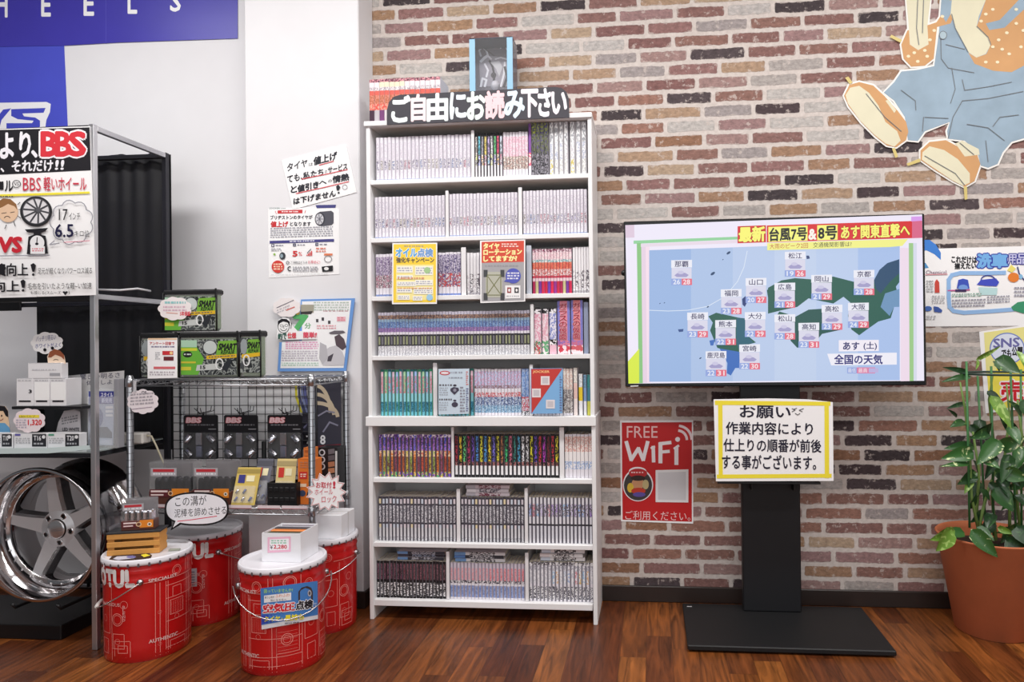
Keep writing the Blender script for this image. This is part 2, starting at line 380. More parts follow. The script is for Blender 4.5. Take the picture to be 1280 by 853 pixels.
def floor_material():
    m = bpy.data.materials.new('wood_floor'); m.use_nodes = True; L = m.node_tree.links; b = m.node_tree.nodes['Principled BSDF']
    g = N(m, 'ShaderNodeNewGeometry')
    def math_(op, a, c=None):
        n = N(m, 'ShaderNodeMath', operation=op)
        for i, x in enumerate((a, c)):
            if x is None: continue
            if isinstance(x, (int, float)): n.inputs[i].default_value = x
            else: L.new(x, n.inputs[i])
        return n.outputs[0]
    sp = N(m, 'ShaderNodeSeparateXYZ'); L.new(g.outputs['Position'], sp.inputs[0])
    PW, PL = .09, .9
    xs = math_('ADD', math_('DIVIDE', sp.outputs['X'], PW), 100.3); px = math_('FLOOR', xs)
    wn = N(m, 'ShaderNodeTexWhiteNoise', noise_dimensions='1D'); L.new(px, wn.inputs['W'])
    ys = math_('ADD', math_('DIVIDE', sp.outputs['Y'], PL), math_('MULTIPLY', wn.outputs['Value'], 7)); py = math_('FLOOR', ys)
    c = N(m, 'ShaderNodeCombineXYZ'); L.new(px, c.inputs[0]); L.new(py, c.inputs[1])
    w2 = N(m, 'ShaderNodeTexWhiteNoise', noise_dimensions='2D'); L.new(c.outputs[0], w2.inputs['Vector'])
    cr = N(m, 'ShaderNodeValToRGB'); e = cr.color_ramp.elements
    pal = [(80, 39, 18), (102, 54, 24), (126, 71, 31), (90, 45, 22), (138, 82, 37)]
    while len(e) < len(pal): e.new(.5)
    for i, q in enumerate(pal): e[i].position = i/(len(pal)-1); e[i].color = lin(q)
    L.new(w2.outputs['Value'], cr.inputs[0])
    va = N(m, 'ShaderNodeVectorMath', operation='MULTIPLY'); L.new(g.outputs['Position'], va.inputs[0]); va.inputs[1].default_value = (38, 3.2, 1)
    vb = N(m, 'ShaderNodeVectorMath', operation='ADD'); L.new(va.outputs[0], vb.inputs[0])
    sc = N(m, 'ShaderNodeVectorMath', operation='SCALE'); L.new(c.outputs[0], sc.inputs[0]); sc.inputs['Scale'].default_value = 13.7; L.new(sc.outputs[0], vb.inputs[1])
    n1 = N(m, 'ShaderNodeTexNoise'); n1.inputs['Scale'].default_value = 1; n1.inputs['Detail'].default_value = 5; n1.inputs['Distortion'].default_value = 1.6; L.new(vb.outputs[0], n1.inputs['Vector'])
    gr = N(m, 'ShaderNodeMapRange'); gr.inputs['From Min'].default_value = .3; gr.inputs['From Max'].default_value = .72; gr.inputs['To Min'].default_value = .42; gr.inputs['To Max'].default_value = 1.6; L.new(n1.outputs['Fac'], gr.inputs['Value'])
    mul = N(m, 'ShaderNodeMix', data_type='RGBA', blend_type='MULTIPLY'); mul.inputs[0].default_value = 1; L.new(cr.outputs[0], mul.inputs[6]); L.new(gr.outputs[0], mul.inputs[7])
    fx = math_('SUBTRACT', xs, px); ed = math_('MINIMUM', fx, math_('SUBTRACT', 1, fx))
    fy = math_('SUBTRACT', ys, py); ey = math_('MULTIPLY', math_('MINIMUM', fy, math_('SUBTRACT', 1, fy)), PL/PW)
    se = N(m, 'ShaderNodeMapRange'); se.inputs['From Max'].default_value = .022; se.inputs['To Min'].default_value = .45; L.new(math_('MINIMUM', ed, ey), se.inputs['Value'])
    m2 = N(m, 'ShaderNodeMix', data_type='RGBA', blend_type='MULTIPLY'); m2.inputs[0].default_value = 1; L.new(mul.outputs[2], m2.inputs[6]); L.new(se.outputs[0], m2.inputs[7])
    L.new(m2.outputs[2], b.inputs['Base Color']); b.inputs['Roughness'].default_value = .33; b.inputs['Specular IOR Level'].default_value = .45
    return m
WALLW = mat((231, 230, 233), .75, noise=.012, name='white_wallpaper')
def struct(mb, name): return tag(mb.build(name), kind='structure')
PX0, PX1, PY = -1.678, -1.184, -.15            # the white pillar
b = MB(); b.box((-4.2, -6, -.1), (4.2, .15, 0), floor_material()); struct(b, 'floor')
b = MB(); b.box((PX1-.01, 0, 0), (4.2, .15, 3.05), brick_material()); struct(b, 'wall_back')
b = MB(); b.box((-4.2, 0, 0), (PX1-.01, .15, 3.05), WALLW); struct(b, 'wall_left')
b = MB(); b.box((PX0, PY, 0), (PX1, 0, 3.05), WALLW, .004); o = struct(b, 'wall_pillar')
b = MB(); b.box((-4.2, -6, 3.05), (4.2, .15, 3.15), mat((232, 231, 229), .8)); struct(b, 'ceiling')
SK = mat((46, 36, 33), .4, noise=.06, name='dark_skirting')
b = MB(); b.box((PX1, -.012, 0), (4.2, 0, .066), SK, .003); struct(b, 'baseboard_back')
b = MB(); b.box((-4.2, -.012, 0), (PX0, 0, .066), SK, .003); struct(b, 'baseboard_left')
b = MB(); b.box((PX0-.002, PY-.012, 0), (PX1+.012, PY, .07), SK, .003); b.box((PX1, PY, 0), (PX1+.012, -.012, .066), SK, .003); struct(b, 'baseboard_pillar')

# ================================================================ BOOKCASE
BY = -.26; BXL, BXR, BH = -1.11, -.2155, 1.958
SHZ = [1.7195, 1.4905, 1.2604, 1.026, .778, .5456, .2923]      # fronts of the shelves, centre height
bc = thing('bookcase', 'tall white two-tier bookcase packed with rows of comics', 'bookcase', ((BXL+BXR)/2, BY/2, 0))
ML = WHT_LAM
for x0 in (BXL, BXR-.016):
    b = MB(); b.box((x0, BY, .788), (x0+.016, -.005, BH), ML, .0015); b.build('upper_side_panel', bc)
for x0 in (BXL, BXR-.016+.003):
    b = MB(); b.box((x0, BY-.003, 0), (x0+.016, -.005, .768), ML, .0015); b.build('lower_side_panel', bc)
b = MB(); b.box((BXL-.006, BY-.008, BH-.018), (BXR+.002, -.005, BH+.002), ML, .002); b.build('top_panel', bc)
for z in SHZ:
    b = MB(); t = .0185 if z == .778 else .009; e = .008 if z == .778 else -.016
    b.box((BXL-e, BY-(.01 if e > 0 else -.002), z-t), (BXR+e*.6, -.012, z+t), ML, .0015); b.build('shelf', bc)
b = MB(); b.box((BXL+.016, BY+.002, .052), (BXR-.016, -.012, .076), ML, .0015); b.build('shelf', bc)
b = MB(); b.box((BXL+.008, -.012, .052), (BXR-.008, -.005, BH-.01), mat((225, 222, 221), .6)); b.build('back_panel', bc)
SHT = [z+.0006 for z in [BH+.002] + [q+(.0185 if q == .778 else .009) for q in SHZ] + [.076]]      # the surface books stand on, row 0 = on top
CEIL = [9, BH-.021] + [z-(.0185 if z == .778 else .009)-.003 for z in SHZ]
SPY = -.236                                                  # plane of the book spines

# ---- comics: every volume a mesh with a spine wrapped round two boards and a page block set back from the edges
PAGES = mat((226, 218, 200), .8)
LIGHTV = mat((226, 222, 230), .4)
def book(name, x0, x1, zb, h, bands, depth=.115, y=SPY, cover=None):
    """bands: (f0, f1, material[, material at the sides]) from the foot of the spine upwards"""
    b = MB(); w = x1-x0; bul = .0016; cover = cover or LIGHTV
    for bd in bands:
        f0, f1, m = bd[:3]; sd = bd[3] if len(bd) > 3 else m
        z0, z1 = zb+h*f0, zb+h*f1
        xs = [x0, x0+w*.2, x1-w*.2, x1]; ys = [y+bul, y, y, y+bul]
        for i in range(3):
            b.face([(xs[i], ys[i], z0), (xs[i+1], ys[i+1], z0), (xs[i+1], ys[i+1], z1), (xs[i], ys[i], z1)], sd if i != 1 else m)
    for xa, xb in ((x0, x0+.0006), (x1-.0006, x1)): b.box((xa, y+bul, zb), (xb, y+depth, zb+h), cover)
    b.box((x0+.0006, y+bul+.0003, zb+.0012), (x1-.0006, y+depth-.003, zb+h-.0015), PAGES)
    return b
TEAL, PINKW = (60, 130, 130), (232, 205, 214)
W1 = mat((232, 228, 236), .4)
def st_pale(i, r):
    pic = mottle([(240, 237, 241), (88, 78, 100), r.choice([(196, 190, 214), (222, 170, 182), (206, 200, 190), (170, 180, 214)])], 260, 210, seed=r.randint(0, 5))
    tx = mottle([(238, 236, 242), (204, 194, 210)], 420, 330); t2 = mottle([(244, 242, 246), (214, 208, 220)], 420, 300)
    e = mat((206, 201, 212)); return [(0, .04, mat((150, 165, 205))), (.04, .25, t2, e), (.25, .47, pic, e), (.47, .88, tx, e), (.88, 1, W1, e)]  # darker spine edges: shade between neighbouring volumes put into the colour
def st_black(i, r):
    c = [(232, 224, 220), (120, 205, 225), (170, 170, 185), (236, 214, 120), (196, 176, 220), (235, 235, 238), (110, 200, 130), (226, 84, 120), (214, 222, 236)][i % 9]
    p = [(214, 226, 120), (110, 130, 220), (236, 180, 90), (200, 120, 150), (140, 190, 220)][i % 5]; k = mat((18, 16, 20))
    return [(0, .03, k), (.03, .28, mat((236, 234, 240)), k), (.28, .52, mottle([p, (240, 236, 240), (60, 50, 70)], 180, 200, seed=i % 3), k), (.52, .93, mottle([c, [x*.6 for x in c]], 250, 120, seed=i % 3), k), (.93, 1, k)]
def st_pink(i, r):
    return [(0, .17, W1), (.17, .46, mottle([(240, 232, 226), (74, 60, 58), (214, 180, 170)], 260, 220, seed=i % 4)), (.46, .9, mottle([(238, 218, 226), (226, 178, 196)], 300, 200)), (.9, 1, W1)]
def st_violet(i, r): return [(0, .2, W1), (.2, .45, mottle([(226, 90, 120), (240, 220, 220)], 160, 160)), (.45, 1, mat((132, 80, 160)))]
def st_dark(i, r):
    return [(0, .42, mottle([(30, 28, 36), (150, 146, 156)], 260, 200)), (.42, .8, mottle([(40, 38, 52), (116, 124, 70), (84, 74, 118)], 200, 130, seed=i)), (.8, 1, mottle([(176, 190, 70), (60, 60, 80)] if i == 0 else [(150, 160, 84), (80, 74, 120)], 160, 160))]
def st_white(i, r):
    e = mat((176, 174, 178))  # grey side strips paint in the dark, shaded gaps between volumes
    return [(0, .3, mottle([(244, 243, 243), (206, 206, 204)] if i else [(240, 240, 236), (206, 190, 100)], 220, 140, seed=i % 4), e), (.3, .62, mottle([(244, 243, 244), r.choice([(190, 196, 214), (200, 204, 190), (206, 204, 210)])], 220, 140), e), (.62, 1, mottle([(246, 245, 246), (158, 160, 166)], 260, 90, seed=i % 5), e)]
def st_grey(i, r):
    return [(0, .05, mat((120, 140, 190))), (.05, .2, W1), (.2, .5, mottle([(232, 222, 226), (60, 50, 64), (206, 150, 168)], 200, 170, seed=i % 3)), (.5, .93, mottle([(206, 196, 214), (120, 96, 140)], 300, 240)), (.93, 1, W1)]
def st_grey2(i, r):
    return [(0, .05, mat((120, 140, 200))), (.05, .2, W1), (.2, .52, mottle([(226, 218, 222), (84, 76, 130), (214, 90, 84)], 200, 150, seed=i % 5)), (.52, .95, mottle([(212, 204, 222), (84, 70, 120)], 300, 260)), (.95, 1, W1)]
def st_plain(i, r): return [(0, .06, mat((176, 172, 178))), (.06, .5, mottle([(240, 238, 240), (110, 104, 112)] if i % 2 else [(240, 238, 240), (206, 200, 204)], 150, 150, seed=i)), (.5, 1, mat((240, 238, 241)))]
def st_red(i, r):
    foot = [(170, 30, 80), (200, 190, 140), (120, 52, 150), (206, 34, 78), (196, 26, 66), (110, 60, 170), (214, 30, 74), (150, 44, 140), (196, 34, 72)][i % 9]
    return [(0, .28, mat(foot)), (.28, .35, mat((234, 204, 212))), (.35, .4, mat((196, 60, 84))), (.4, .55, mottle([(206, 96, 92), (236, 220, 220)], 260, 260)), (.55, .7, mottle([(212, 82, 72), (226, 130, 100)], 240, 200)), (.7, .76, mottle([(238, 232, 230), (110, 170, 176)], 280, 260)), (.76, .93, mottle([(242, 226, 228), (230, 190, 200)], 260, 200)), (.93, 1, mottle([(130, 34, 76), (238, 220, 226)], 230, 230))]
def st_redtop(i, r):
    foot = [(60, 30, 54), (190, 184, 190), (118, 60, 116), (222, 214, 216), (160, 34, 60)][i % 5]
    return [(0, .3, mat(foot)), (.3, .44, mottle([(222, 76, 64), (232, 160, 140)], 180, 150)), (.44, .64, mottle([(218, 134, 116), (180, 96, 60)], 230, 180)), (.64, .74, mat((216, 96, 84))), (.74, .82, mottle([(236, 224, 226), (170, 160, 170)], 300, 200)), (.82, .93, mat((240, 224, 196) if 1 < i < 7 else (236, 222, 228))), (.93, 1, mottle([(96, 34, 60), (220, 150, 160)], 230, 230))]
def st_blocky(i, r):
    g = [(150, 156, 120), (118, 116, 124), (150, 152, 124)][i % 3]; k = mat((30, 30, 38))
    return [(0, .22, mottle([(236, 235, 238), (178, 178, 186)], 420, 330)), (.22, .25, k), (.25, .44, mat(g), k), (.44, .48, k), (.48, .54, mat((226, 220, 230))), (.54, .64, mottle([(112, 88, 150), (170, 130, 180)], 330, 300)), (.64, .78, mottle([(70, 96, 160), (140, 170, 206)], 330, 300)), (.78, .84, mat((150, 180, 205))), (.84, .93, mottle([(186, 148, 124), (90, 70, 80)], 330, 260)), (.93, 1, mat((200, 196, 212)))]
def st_teal(i, r):
    t = mat([(40, 112, 104), (60, 150, 110), (44, 118, 128)][i % 3]); mid = [(214, 176, 190), (160, 206, 160), (150, 190, 220), (206, 178, 196), (150, 176, 226)][i % 5]
    return [(0, .08, mat((110, 190, 205)), t), (.08, .3, mottle([(22, 84, 104), (80, 160, 190)], 330, 330), t), (.3, .48, mat((150, 214, 226)), t), (.48, .85, mottle([mid, (206, 130, 146)], 260, 160, seed=i % 3), t), (.85, .95, mat([min(255, x+20) for x in mid]), t), (.95, 1, t)]
def st_sky(i, r):
    return [(0, .06, W1), (.06, .22, mottle([(90, 140, 180), (190, 214, 232)], 330, 260)), (.22, .4, mottle([(200, 214, 232), (60, 84, 140)], 280, 230, seed=i % 3)), (.4, .5, mottle([(232, 222, 230), (206, 70, 80)], 280, 260)), (.5, .58, W1), (.58, .65, mottle([(130, 84, 84), (200, 190, 214)], 300, 300)), (.65, .95, mottle([(196, 208, 236), (206, 160, 190)], 300, 200)), (.95, 1, W1)]
def st_blue(i, r): return [(0, .1, mottle([(240, 240, 244), (30, 30, 40)], 200, 300)), (.1, .4, mottle([(226, 222, 232), (206, 90, 110)], 260, 220)), (.4, 1, mottle([(110, 146, 206), (180, 200, 232)], 300, 150, seed=i))]
def st_cream(i, r): return [(0, .05, W1), (.05, .55, mottle([(236, 230, 226), (96, 84, 84)], 330, 300)), (.55, 1, mottle([(238, 230, 222), (222, 190, 176)], 260, 160))]
def st_bright(i, r):
    t = [(92, 46, 130), (70, 80, 190), (120, 70, 140), (86, 40, 120)][i % 4]; f = [(196, 104, 60), (206, 190, 80), (150, 180, 90), (226, 130, 60), (150, 84, 120), (206, 90, 70)][i % 6]; k = mat((70, 44, 60))
    return [(0, .12, mottle([(120, 90, 190), (236, 190, 80), (80, 170, 120)], 110, 110, seed=i % 6), k), (.12, .48, mottle([f, (110, 60, 46)], 330, 260, seed=i % 4), k), (.48, .62, mottle([f, (240, 210, 170)], 200, 160), k), (.62, .93, mottle([t, (110, 120, 214), (196, 120, 200)], 250, 180, seed=i % 5), k), (.93, 1, mottle([(240, 224, 236), t], 130, 130, seed=i % 3))]
def st_night(i, r):
    c = [(170, 52, 70), (240, 206, 60), (110, 210, 130), (190, 60, 110), (120, 84, 190), (90, 150, 226), (236, 232, 70), (90, 160, 230), (240, 214, 60), (130, 120, 220), (232, 224, 70), (196, 130, 90), (70, 190, 120), (230, 120, 150), (60, 140, 130), (80, 170, 210), (236, 236, 240), (230, 230, 232), (226, 220, 50), (110, 80, 200), (206, 60, 70), (190, 70, 190), (120, 40, 50), (222, 60, 80), (240, 226, 60)][i % 25]; k = mat((16, 15, 19))
    return [(0, .06, k), (.06, .27, mat((240, 238, 240)), k), (.27, .36, mottle([(16, 15, 19), (180, 120, 120)], 240, 240), k), (.36, .44, mottle([c, (16, 15, 19)], 240, 200), k), (.44, .95, mottle([c, (18, 16, 22)], 330, 130, seed=i % 5), k), (.95, 1, k)]
def st_rose(i, r): return [(0, .08, W1), (.08, .2, W1), (.2, .38, mottle([(240, 238, 242), (160, 184, 222)], 250, 200)), (.38, .6, mat((243, 238, 238))), (.6, .95, mottle([(242, 232, 228), (222, 170, 160)], 260, 190)), (.95, 1, W1)]
def st_bars(i, r):
    k = mat((64, 60, 70)); p = r.choice([(206, 214, 226), (226, 214, 220), (214, 206, 214), (232, 216, 176)]); w = mat((216, 216, 220))
    return [(0, .1, mottle([(224, 224, 228), (160, 160, 168)], 420, 300), k), (.1, .3, w, k), (.3, .38, mat(p), k), (.38, .42, k), (.42, .8, mottle([(224, 223, 228), (112, 108, 120)], 420, 240, seed=i % 4), k), (.8, .84, k), (.84, .95, mat(p), k), (.95, 1, k)]
def st_bars2(i, r):
    c = r.choice([(226, 100, 120), (120, 160, 220), (150, 190, 226), (214, 120, 130), (150, 120, 190), (200, 190, 226)]); k = mat((96, 92, 104)); w = mat((226, 224, 230))
    return [(0, .1, w, k), (.1, .38, mat((218, 218, 226)), k), (.38, .42, mat((50, 48, 56))), (.42, .58, w, k), (.58, .86, mottle([c, (226, 222, 230), (80, 70, 90)], 250, 170, seed=i % 4), k), (.86, 1, w, k)]
def st_maroon(i, r):
    k = mat((20, 17, 20)); a = [(88, 50, 78), (104, 46, 62), (84, 50, 58)][(i*3)//24 % 3]
    return [(0, .06, k), (.06, .42, mottle([(236, 234, 236), (20, 17, 20)], 120, 330, seed=i % 3), k), (.42, .5, k), (.5, .93, mottle([a, (150, 110, 120), (36, 24, 32)], 300, 190, seed=i % 4), k), (.93, 1, k)]
def st_pinkblue(i, r):
    g = mat((170, 160, 176)); return [(0, .06, W1), (.06, .38, mottle([(120, 140, 196), (160, 176, 216)], 200, 120), g), (.38, .44, W1), (.44, .52, mottle([(60, 54, 70), (226, 222, 226)], 200, 200)), (.52, .86, mottle([(222, 176, 184), (226, 120, 130)] if i > 10 else [(214, 186, 194), (222, 150, 160)], 300, 220, seed=i % 3), g), (.86, 1, mat((206, 196, 208)), g)]
def st_dots(i, r):
    c = [(206, 208, 216), (196, 206, 222), (170, 190, 226), (200, 200, 210), (222, 150, 160), (220, 190, 130), (160, 196, 226), (226, 180, 130)][i % 8] if i > 5 else (208, 208, 216); k = mat((150, 148, 158))
    return [(0, .05, W1, k), (.05, .38, mottle([(240, 239, 242), (84, 82, 92)], 200, 260, seed=i % 3), k), (.38, .45, W1, k), (.45, .78, mottle([c, (238, 236, 240)], 220, 130), k), (.78, .92, mottle([(232, 231, 236), (170, 168, 180)], 250, 200), k), (.92, 1, mottle([(238, 237, 240), (90, 88, 96)], 160, 160, seed=i % 3))]
ORD = ['first', 'second', 'third', 'fourth', 'fifth', 'sixth', 'seventh', 'eighth', 'ninth', 'tenth'] + ['%dth' % n if n % 10 not in (1, 2, 3) or n in (11, 12, 13) else '%d%s' % (n, {1: 'st', 2: 'nd', 3: 'rd'}[n % 10]) for n in range(11, 60)]
ROWN = ['on top of the bookcase', 'on the top shelf', 'on the second shelf', 'on the third shelf', 'on the fourth shelf', 'on the fifth shelf', 'on the sixth shelf', 'on the seventh shelf', 'on the bottom shelf']
STUFF = []
def run(row, u0, u1, n, vt, style, desc, lean=0, stuff=False, tall=None):
    zb = SHT[row]; Y = SPY
    x0, x1 = X_(u0, Y, vt), X_(u1, Y, vt); h = min(at((u0+u1)/2, vt, Y).z, CEIL[row]) - zb; r = random.Random(row*100+int(u0)); w = (x1-x0)/n
    if stuff:
        for i in range(n): STUFF.append(book('', x0+w*i+.0006, x0+w*(i+1)-.0006, zb, h+r.uniform(-.001, .001), style(i, r), y=Y+r.uniform(0, .002)))
        return
    for i in range(n):
        hh = h + r.uniform(-.0012, .0012)
        b = book('comic_book', x0+w*i+.0006, x0+w*(i+1)-.0006, zb, hh, style(i, r), y=Y+r.uniform(0, .003))
        o = b.build('comic_book'); recenter(o, (x0+w*(i+.5), Y+.057, zb))
        where = ROWN[row]
        lab = '%s comic, %s from the left in its run %s' % (desc, ORD[i], where) if n > 1 else '%s comic %s' % (desc, where)
        tag(o, lab, 'book', '%s comics %s' % (desc, where))
run(0, 461, 550, 14, 97.5, st_redtop, 'red and cream')
run(1, 469.5, 588, 24, 170, st_pale, 'pale lavender')
run(1, 593, 628, 9, 166.5, st_black, 'black-edged coloured')
run(1, 628.5, 659.5, 8, 165, st_pink, 'pink and white')
run(1, 660, 663.5, 1, 152, st_violet, 'violet')
run(1, 664, 685, 4, 150.5, st_dark, 'black and olive')
run(1, 686, 710, 4, 149.5, st_white, 'taller white')
run(1, 711.5, 733, 3, 149, st_white, 'widest white')
run(2, 468, 556, 20, 245.5, st_pale, 'pale', stuff=True)
run(2, 561, 647, 20, 241.5, st_pale, 'pale', stuff=True)
run(2, 653, 733.5, 19, 237.5, st_pale, 'pale', stuff=True)
run(3, 469, 491, 5, 317.5, st_grey, 'grey and rose')
run(3, 491.5, 546, 12, 317.5, st_grey, 'grey and rose', stuff=True)
run(3, 547, 575.5, 6, 315.5, st_grey2, 'grey and purple')
run(3, 583, 599, 4, 316, st_plain, 'plain white')
run(3, 599.5, 656, 11, 315, st_grey2, 'pale', stuff=True)
run(3, 665, 714.5, 13, 311, st_red, 'crimson-footed')
run(3, 715.5, 736, 6, 309, st_plain, 'blank-topped white')
run(4, 472, 662, 49, 389.5, st_blocky, 'blue and black', stuff=True)
run(5, 475, 540.5, 14, 462, st_teal, 'teal and pink')
run(5, 547, 586, 8, 461.5, st_teal, 'teal', stuff=True)
run(5, 587, 592, 1, 460.5, st_teal, 'teal-edged')
run(5, 592.5, 651, 14, 461.5, st_sky, 'sky blue')
run(5, 651.5, 661, 2, 461, st_blue, 'deep blue')
run(5, 666.5, 703, 8, 461.5, st_cream, 'cream', stuff=True)
run(5, 703.5, 715.5, 3, 461, st_cream, 'dark-lettered cream')
def st_one(c0, c1, c2): return lambda i, r: [(0, .35, mat(c0)), (.35, .68, mat(c1)), (.68, 1, mottle([c2, [x*.85 for x in c2]], 150, 150))]
run(5, 716.5, 721.5, 1, 460, st_one((240, 226, 222), (236, 200, 190), (244, 236, 226)), 'tall cream and pink')
run(5, 723, 728, 1, 468, st_one((238, 238, 242), (236, 206, 50), (236, 238, 240)), 'yellow-banded white')
run(5, 729, 733, 1, 468.5, st_one((236, 238, 246), (130, 160, 206), (120, 160, 190)), 'blue and white')
run(5, 733.6, 738, 1, 468.5, st_one((206, 206, 90), (70, 130, 150), (60, 140, 140)), 'teal and yellow')
run(6, 473, 563.5, 19, 543.5, st_bright, 'purple and orange')
run(6, 567.5, 698.5, 25, 543, st_night, 'black neon-lettered')
run(6, 705.5, 740, 7, 543, st_rose, 'white and rose')
run(7, 472.5, 570, 22, 621.5, st_bars, 'grey barred')
run(7, 575.5, 655, 18, 622, st_bars, 'close-packed grey barred')
run(7, 660, 740.5, 17, 622.5, st_bars2, 'colour-topped grey')
run(8, 470.5, 557, 21, 702, st_maroon, 'maroon and black')
run(8, 562, 655.5, 21, 704.5, st_pinkblue, 'pink and blue')
run(8, 661, 741.5, 17, 703.5, st_dots, 'white dotted')
# wide volumes on the fourth shelf
def fat(u0, u1, vt, bands, lab, vt_text=None, tcol=(170, 30, 60)):
    zb = SHT[4]; x0, x1 = X_(u0, SPY, vt), X_(u1, SPY, vt); h = min(at(u0, vt, SPY).z, CEIL[4])-zb
    o = book('comic_book', x0, x1, zb, h, bands).build('comic_book'); recenter(o, ((x0+x1)/2, SPY+.057, zb)); tag(o, lab, 'book', 'wide volumes on the fourth shelf')
    if vt_text:
        a = Art(plane(SPY)); a.vtxt(*vt_text, tcol, bold=.03, out=(250, 226, 232)); a.build('lettering', o)
fat(667.5, 676, 387, [(0, .3, mottle([(240, 200, 206), (60, 150, 110), (206, 70, 90)], 130, 130)), (.3, .9, mottle([(238, 220, 228), (222, 160, 180)], 240, 120)), (.9, 1, mottle([(240, 236, 240), (24, 20, 26)], 100, 100))], 'pink-spined volume with floral foot on the fourth shelf, left of the widest books')
fat(677.5, 685, 386.5, [(0, .3, mottle([(246, 226, 230), (100, 170, 120)], 130, 130)), (.3, .9, mottle([(240, 222, 230), (226, 170, 186)], 240, 120)), (.9, 1, mottle([(240, 236, 240), (24, 20, 26)], 100, 100))], 'paler pink volume standing between the pink and blue lettered ones on the fourth shelf')
fat(686.5, 695, 386, [(0, .2, mat((236, 190, 206))), (.2, .32, mottle([(246, 240, 244), (20, 18, 22)], 110, 110)), (.32, .9, mottle([(232, 228, 240), (130, 140, 200)], 230, 120)), (.9, 1, mottle([(240, 238, 242), (24, 20, 26)], 100, 100))], 'white volume with blue lettering and pink foot on the fourth shelf')
PK = (226, 140, 160); BL = mat((130, 130, 206))
fat(696.5, 712, 376.5, [(0, .16, mottle([(244, 222, 228), (206, 60, 80)], 70, 70)), (.16, .25, mottle([(150, 110, 180), (226, 130, 150)], 150, 150)), (.25, 1, mat(PK), BL)], 'wide rose-and-blue volume with red title, nearer the divider on the fourth shelf', ('ガラスの仮面', 699, 379, 708.5, 425))
fat(713.5, 728, 375.5, [(0, .16, mottle([(244, 222, 228), (206, 90, 100)], 70, 70)), (.16, .25, mottle([(206, 110, 140), (160, 120, 190)], 150, 150)), (.25, 1, mat((232, 136, 140)), BL)], 'wide coral volume with red title beside the grey book on the fourth shelf', ('ガラスの仮面', 716, 378, 725, 424))
fat(729.5, 735, 378, [(0, 1, mat((150, 160, 186)))], 'plain grey-blue volume at the right end of the fourth shelf')
b = MB()
for q in STUFF:
    i = len(b.v); b.v += q.v; ids = [b.mid(m) for m in q.mats]
    b.f += [[i+j for j in f] for f in q.f]; b.mi += [ids[k] for k in q.mi]; b.sm += q.sm
o = b.build('comic_books'); tag(o, 'densely packed thin pale and blue comics filling the second and fourth shelves', 'book', 'packed comics', 'stuff')

# volumes lying flat on top of the rows
def flat(row, u0, u1, v0, v1, n, top_v, cols, desc):
    # they rest on the tops of the books standing at top_v
    zt = at((u0+u1)/2, top_v, SPY).z + .0014; x0, x1 = X_(u0, SPY, v1), X_(u1, SPY, v1); h = max(.0105, (at(u0, v0, SPY).z-zt)/n); r = random.Random(int(u0))
    for i in range(n):
        bx = MB(); a, c = x0+r.uniform(0, .008), x1-r.uniform(0, .01); y0 = SPY+.008+r.uniform(0, .006); z0 = zt+h*i; m = cols[i % len(cols)]; e = .0007; D = .112
        k = [a, a+(c-a)*.22, a+(c-a)*.3, a+(c-a)*.8, c]
        ms = [mat(m[0]), mat(m[1]), mottle([m[1], m[2]], 150, 330), mat(m[1])]
        for j in range(4): bx.face([(k[j], y0, z0+.0003), (k[j+1], y0, z0+.0003), (k[j+1], y0, z0+h-.0003), (k[j], y0, z0+h-.0003)], ms[j])
        for za in (z0+.0002, z0+h-.0002-e): bx.box((a, y0, za), (c, y0+D, za+e), LIGHTV)
        bx.box((a+.001, y0+.0005, z0+.0002+e), (c-.001, y0+D-.003, z0+h-.0002-e), PAGES)
        o = bx.build('comic_book'); recenter(o, ((x0+x1)/2, y0+D/2, z0))
        pos = {1: ['single'], 2: ['lower', 'upper'], 3: ['lowest', 'middle', 'topmost']}[n][i]
        tag(o, '%s comic of the flat pile lying over the %s' % (pos, desc), 'book', 'comics lying flat over the %s' % desc)
flat(7, 580, 637, 607.5, 620, 3, 622, [((200, 196, 206), (226, 214, 222), (130, 60, 80)), ((230, 226, 232), (214, 206, 214), (90, 84, 96))], 'middle grey run, seventh shelf')
flat(8, 494, 556, 690, 701, 3, 702, [((120, 160, 210), (60, 60, 70), (190, 190, 200)), ((70, 70, 84), (44, 42, 52), (150, 160, 180))], 'maroon run, bottom shelf')
flat(8, 566, 632, 691, 703, 3, 704.5, [((120, 160, 210), (226, 224, 228), (40, 38, 44)), ((90, 130, 190), (60, 58, 66), (200, 200, 206))], 'pink and blue run, bottom shelf')
flat(8, 674, 731, 688, 702, 3, 703.5, [((214, 222, 236), (236, 232, 234), (60, 56, 62)), ((236, 226, 228), (238, 236, 238), (70, 66, 72))], 'white dotted run, bottom shelf')
# white dividers between runs
def divider(row, u0, u1, vt, where, col=(236, 234, 236)):
    zb = SHT[row]; x0, x1 = X_(u0, SPY-.006, vt), X_(u1, SPY-.006, vt); zt = at(u0, vt, SPY-.006).z; xm = (x0+x1)/2; b = MB(); m = mat(col, .4)
    b.box((x0+.0004, SPY-.007, zb+.0005), (x1-.0004, SPY-.003, zt), m, .0012)           # front flange
    b.box((xm-.0012, SPY-.003, zb+.0005), (xm+.0012, -.03, zt-.004), m)
    o = b.build('book_divider'); recenter(o, (xm, SPY, zb)); tag(o, 'slim white upright divider ' + where, 'bookend', 'dividers between the comics')
divider(1, 588.6, 592.6, 163, 'left of the black-edged coloured comics on the top shelf')
divider(2, 556.6, 560.6, 238.5, 'left of centre on the second shelf')
divider(2, 647.6, 652.4, 234.5, 'right of centre on the second shelf')
divider(3, 576.2, 582.4, 309.5, 'beside the plain white comics on the third shelf')
divider(3, 657.5, 664.3, 307, 'left of the crimson-footed comics on the third shelf', (196, 202, 214))
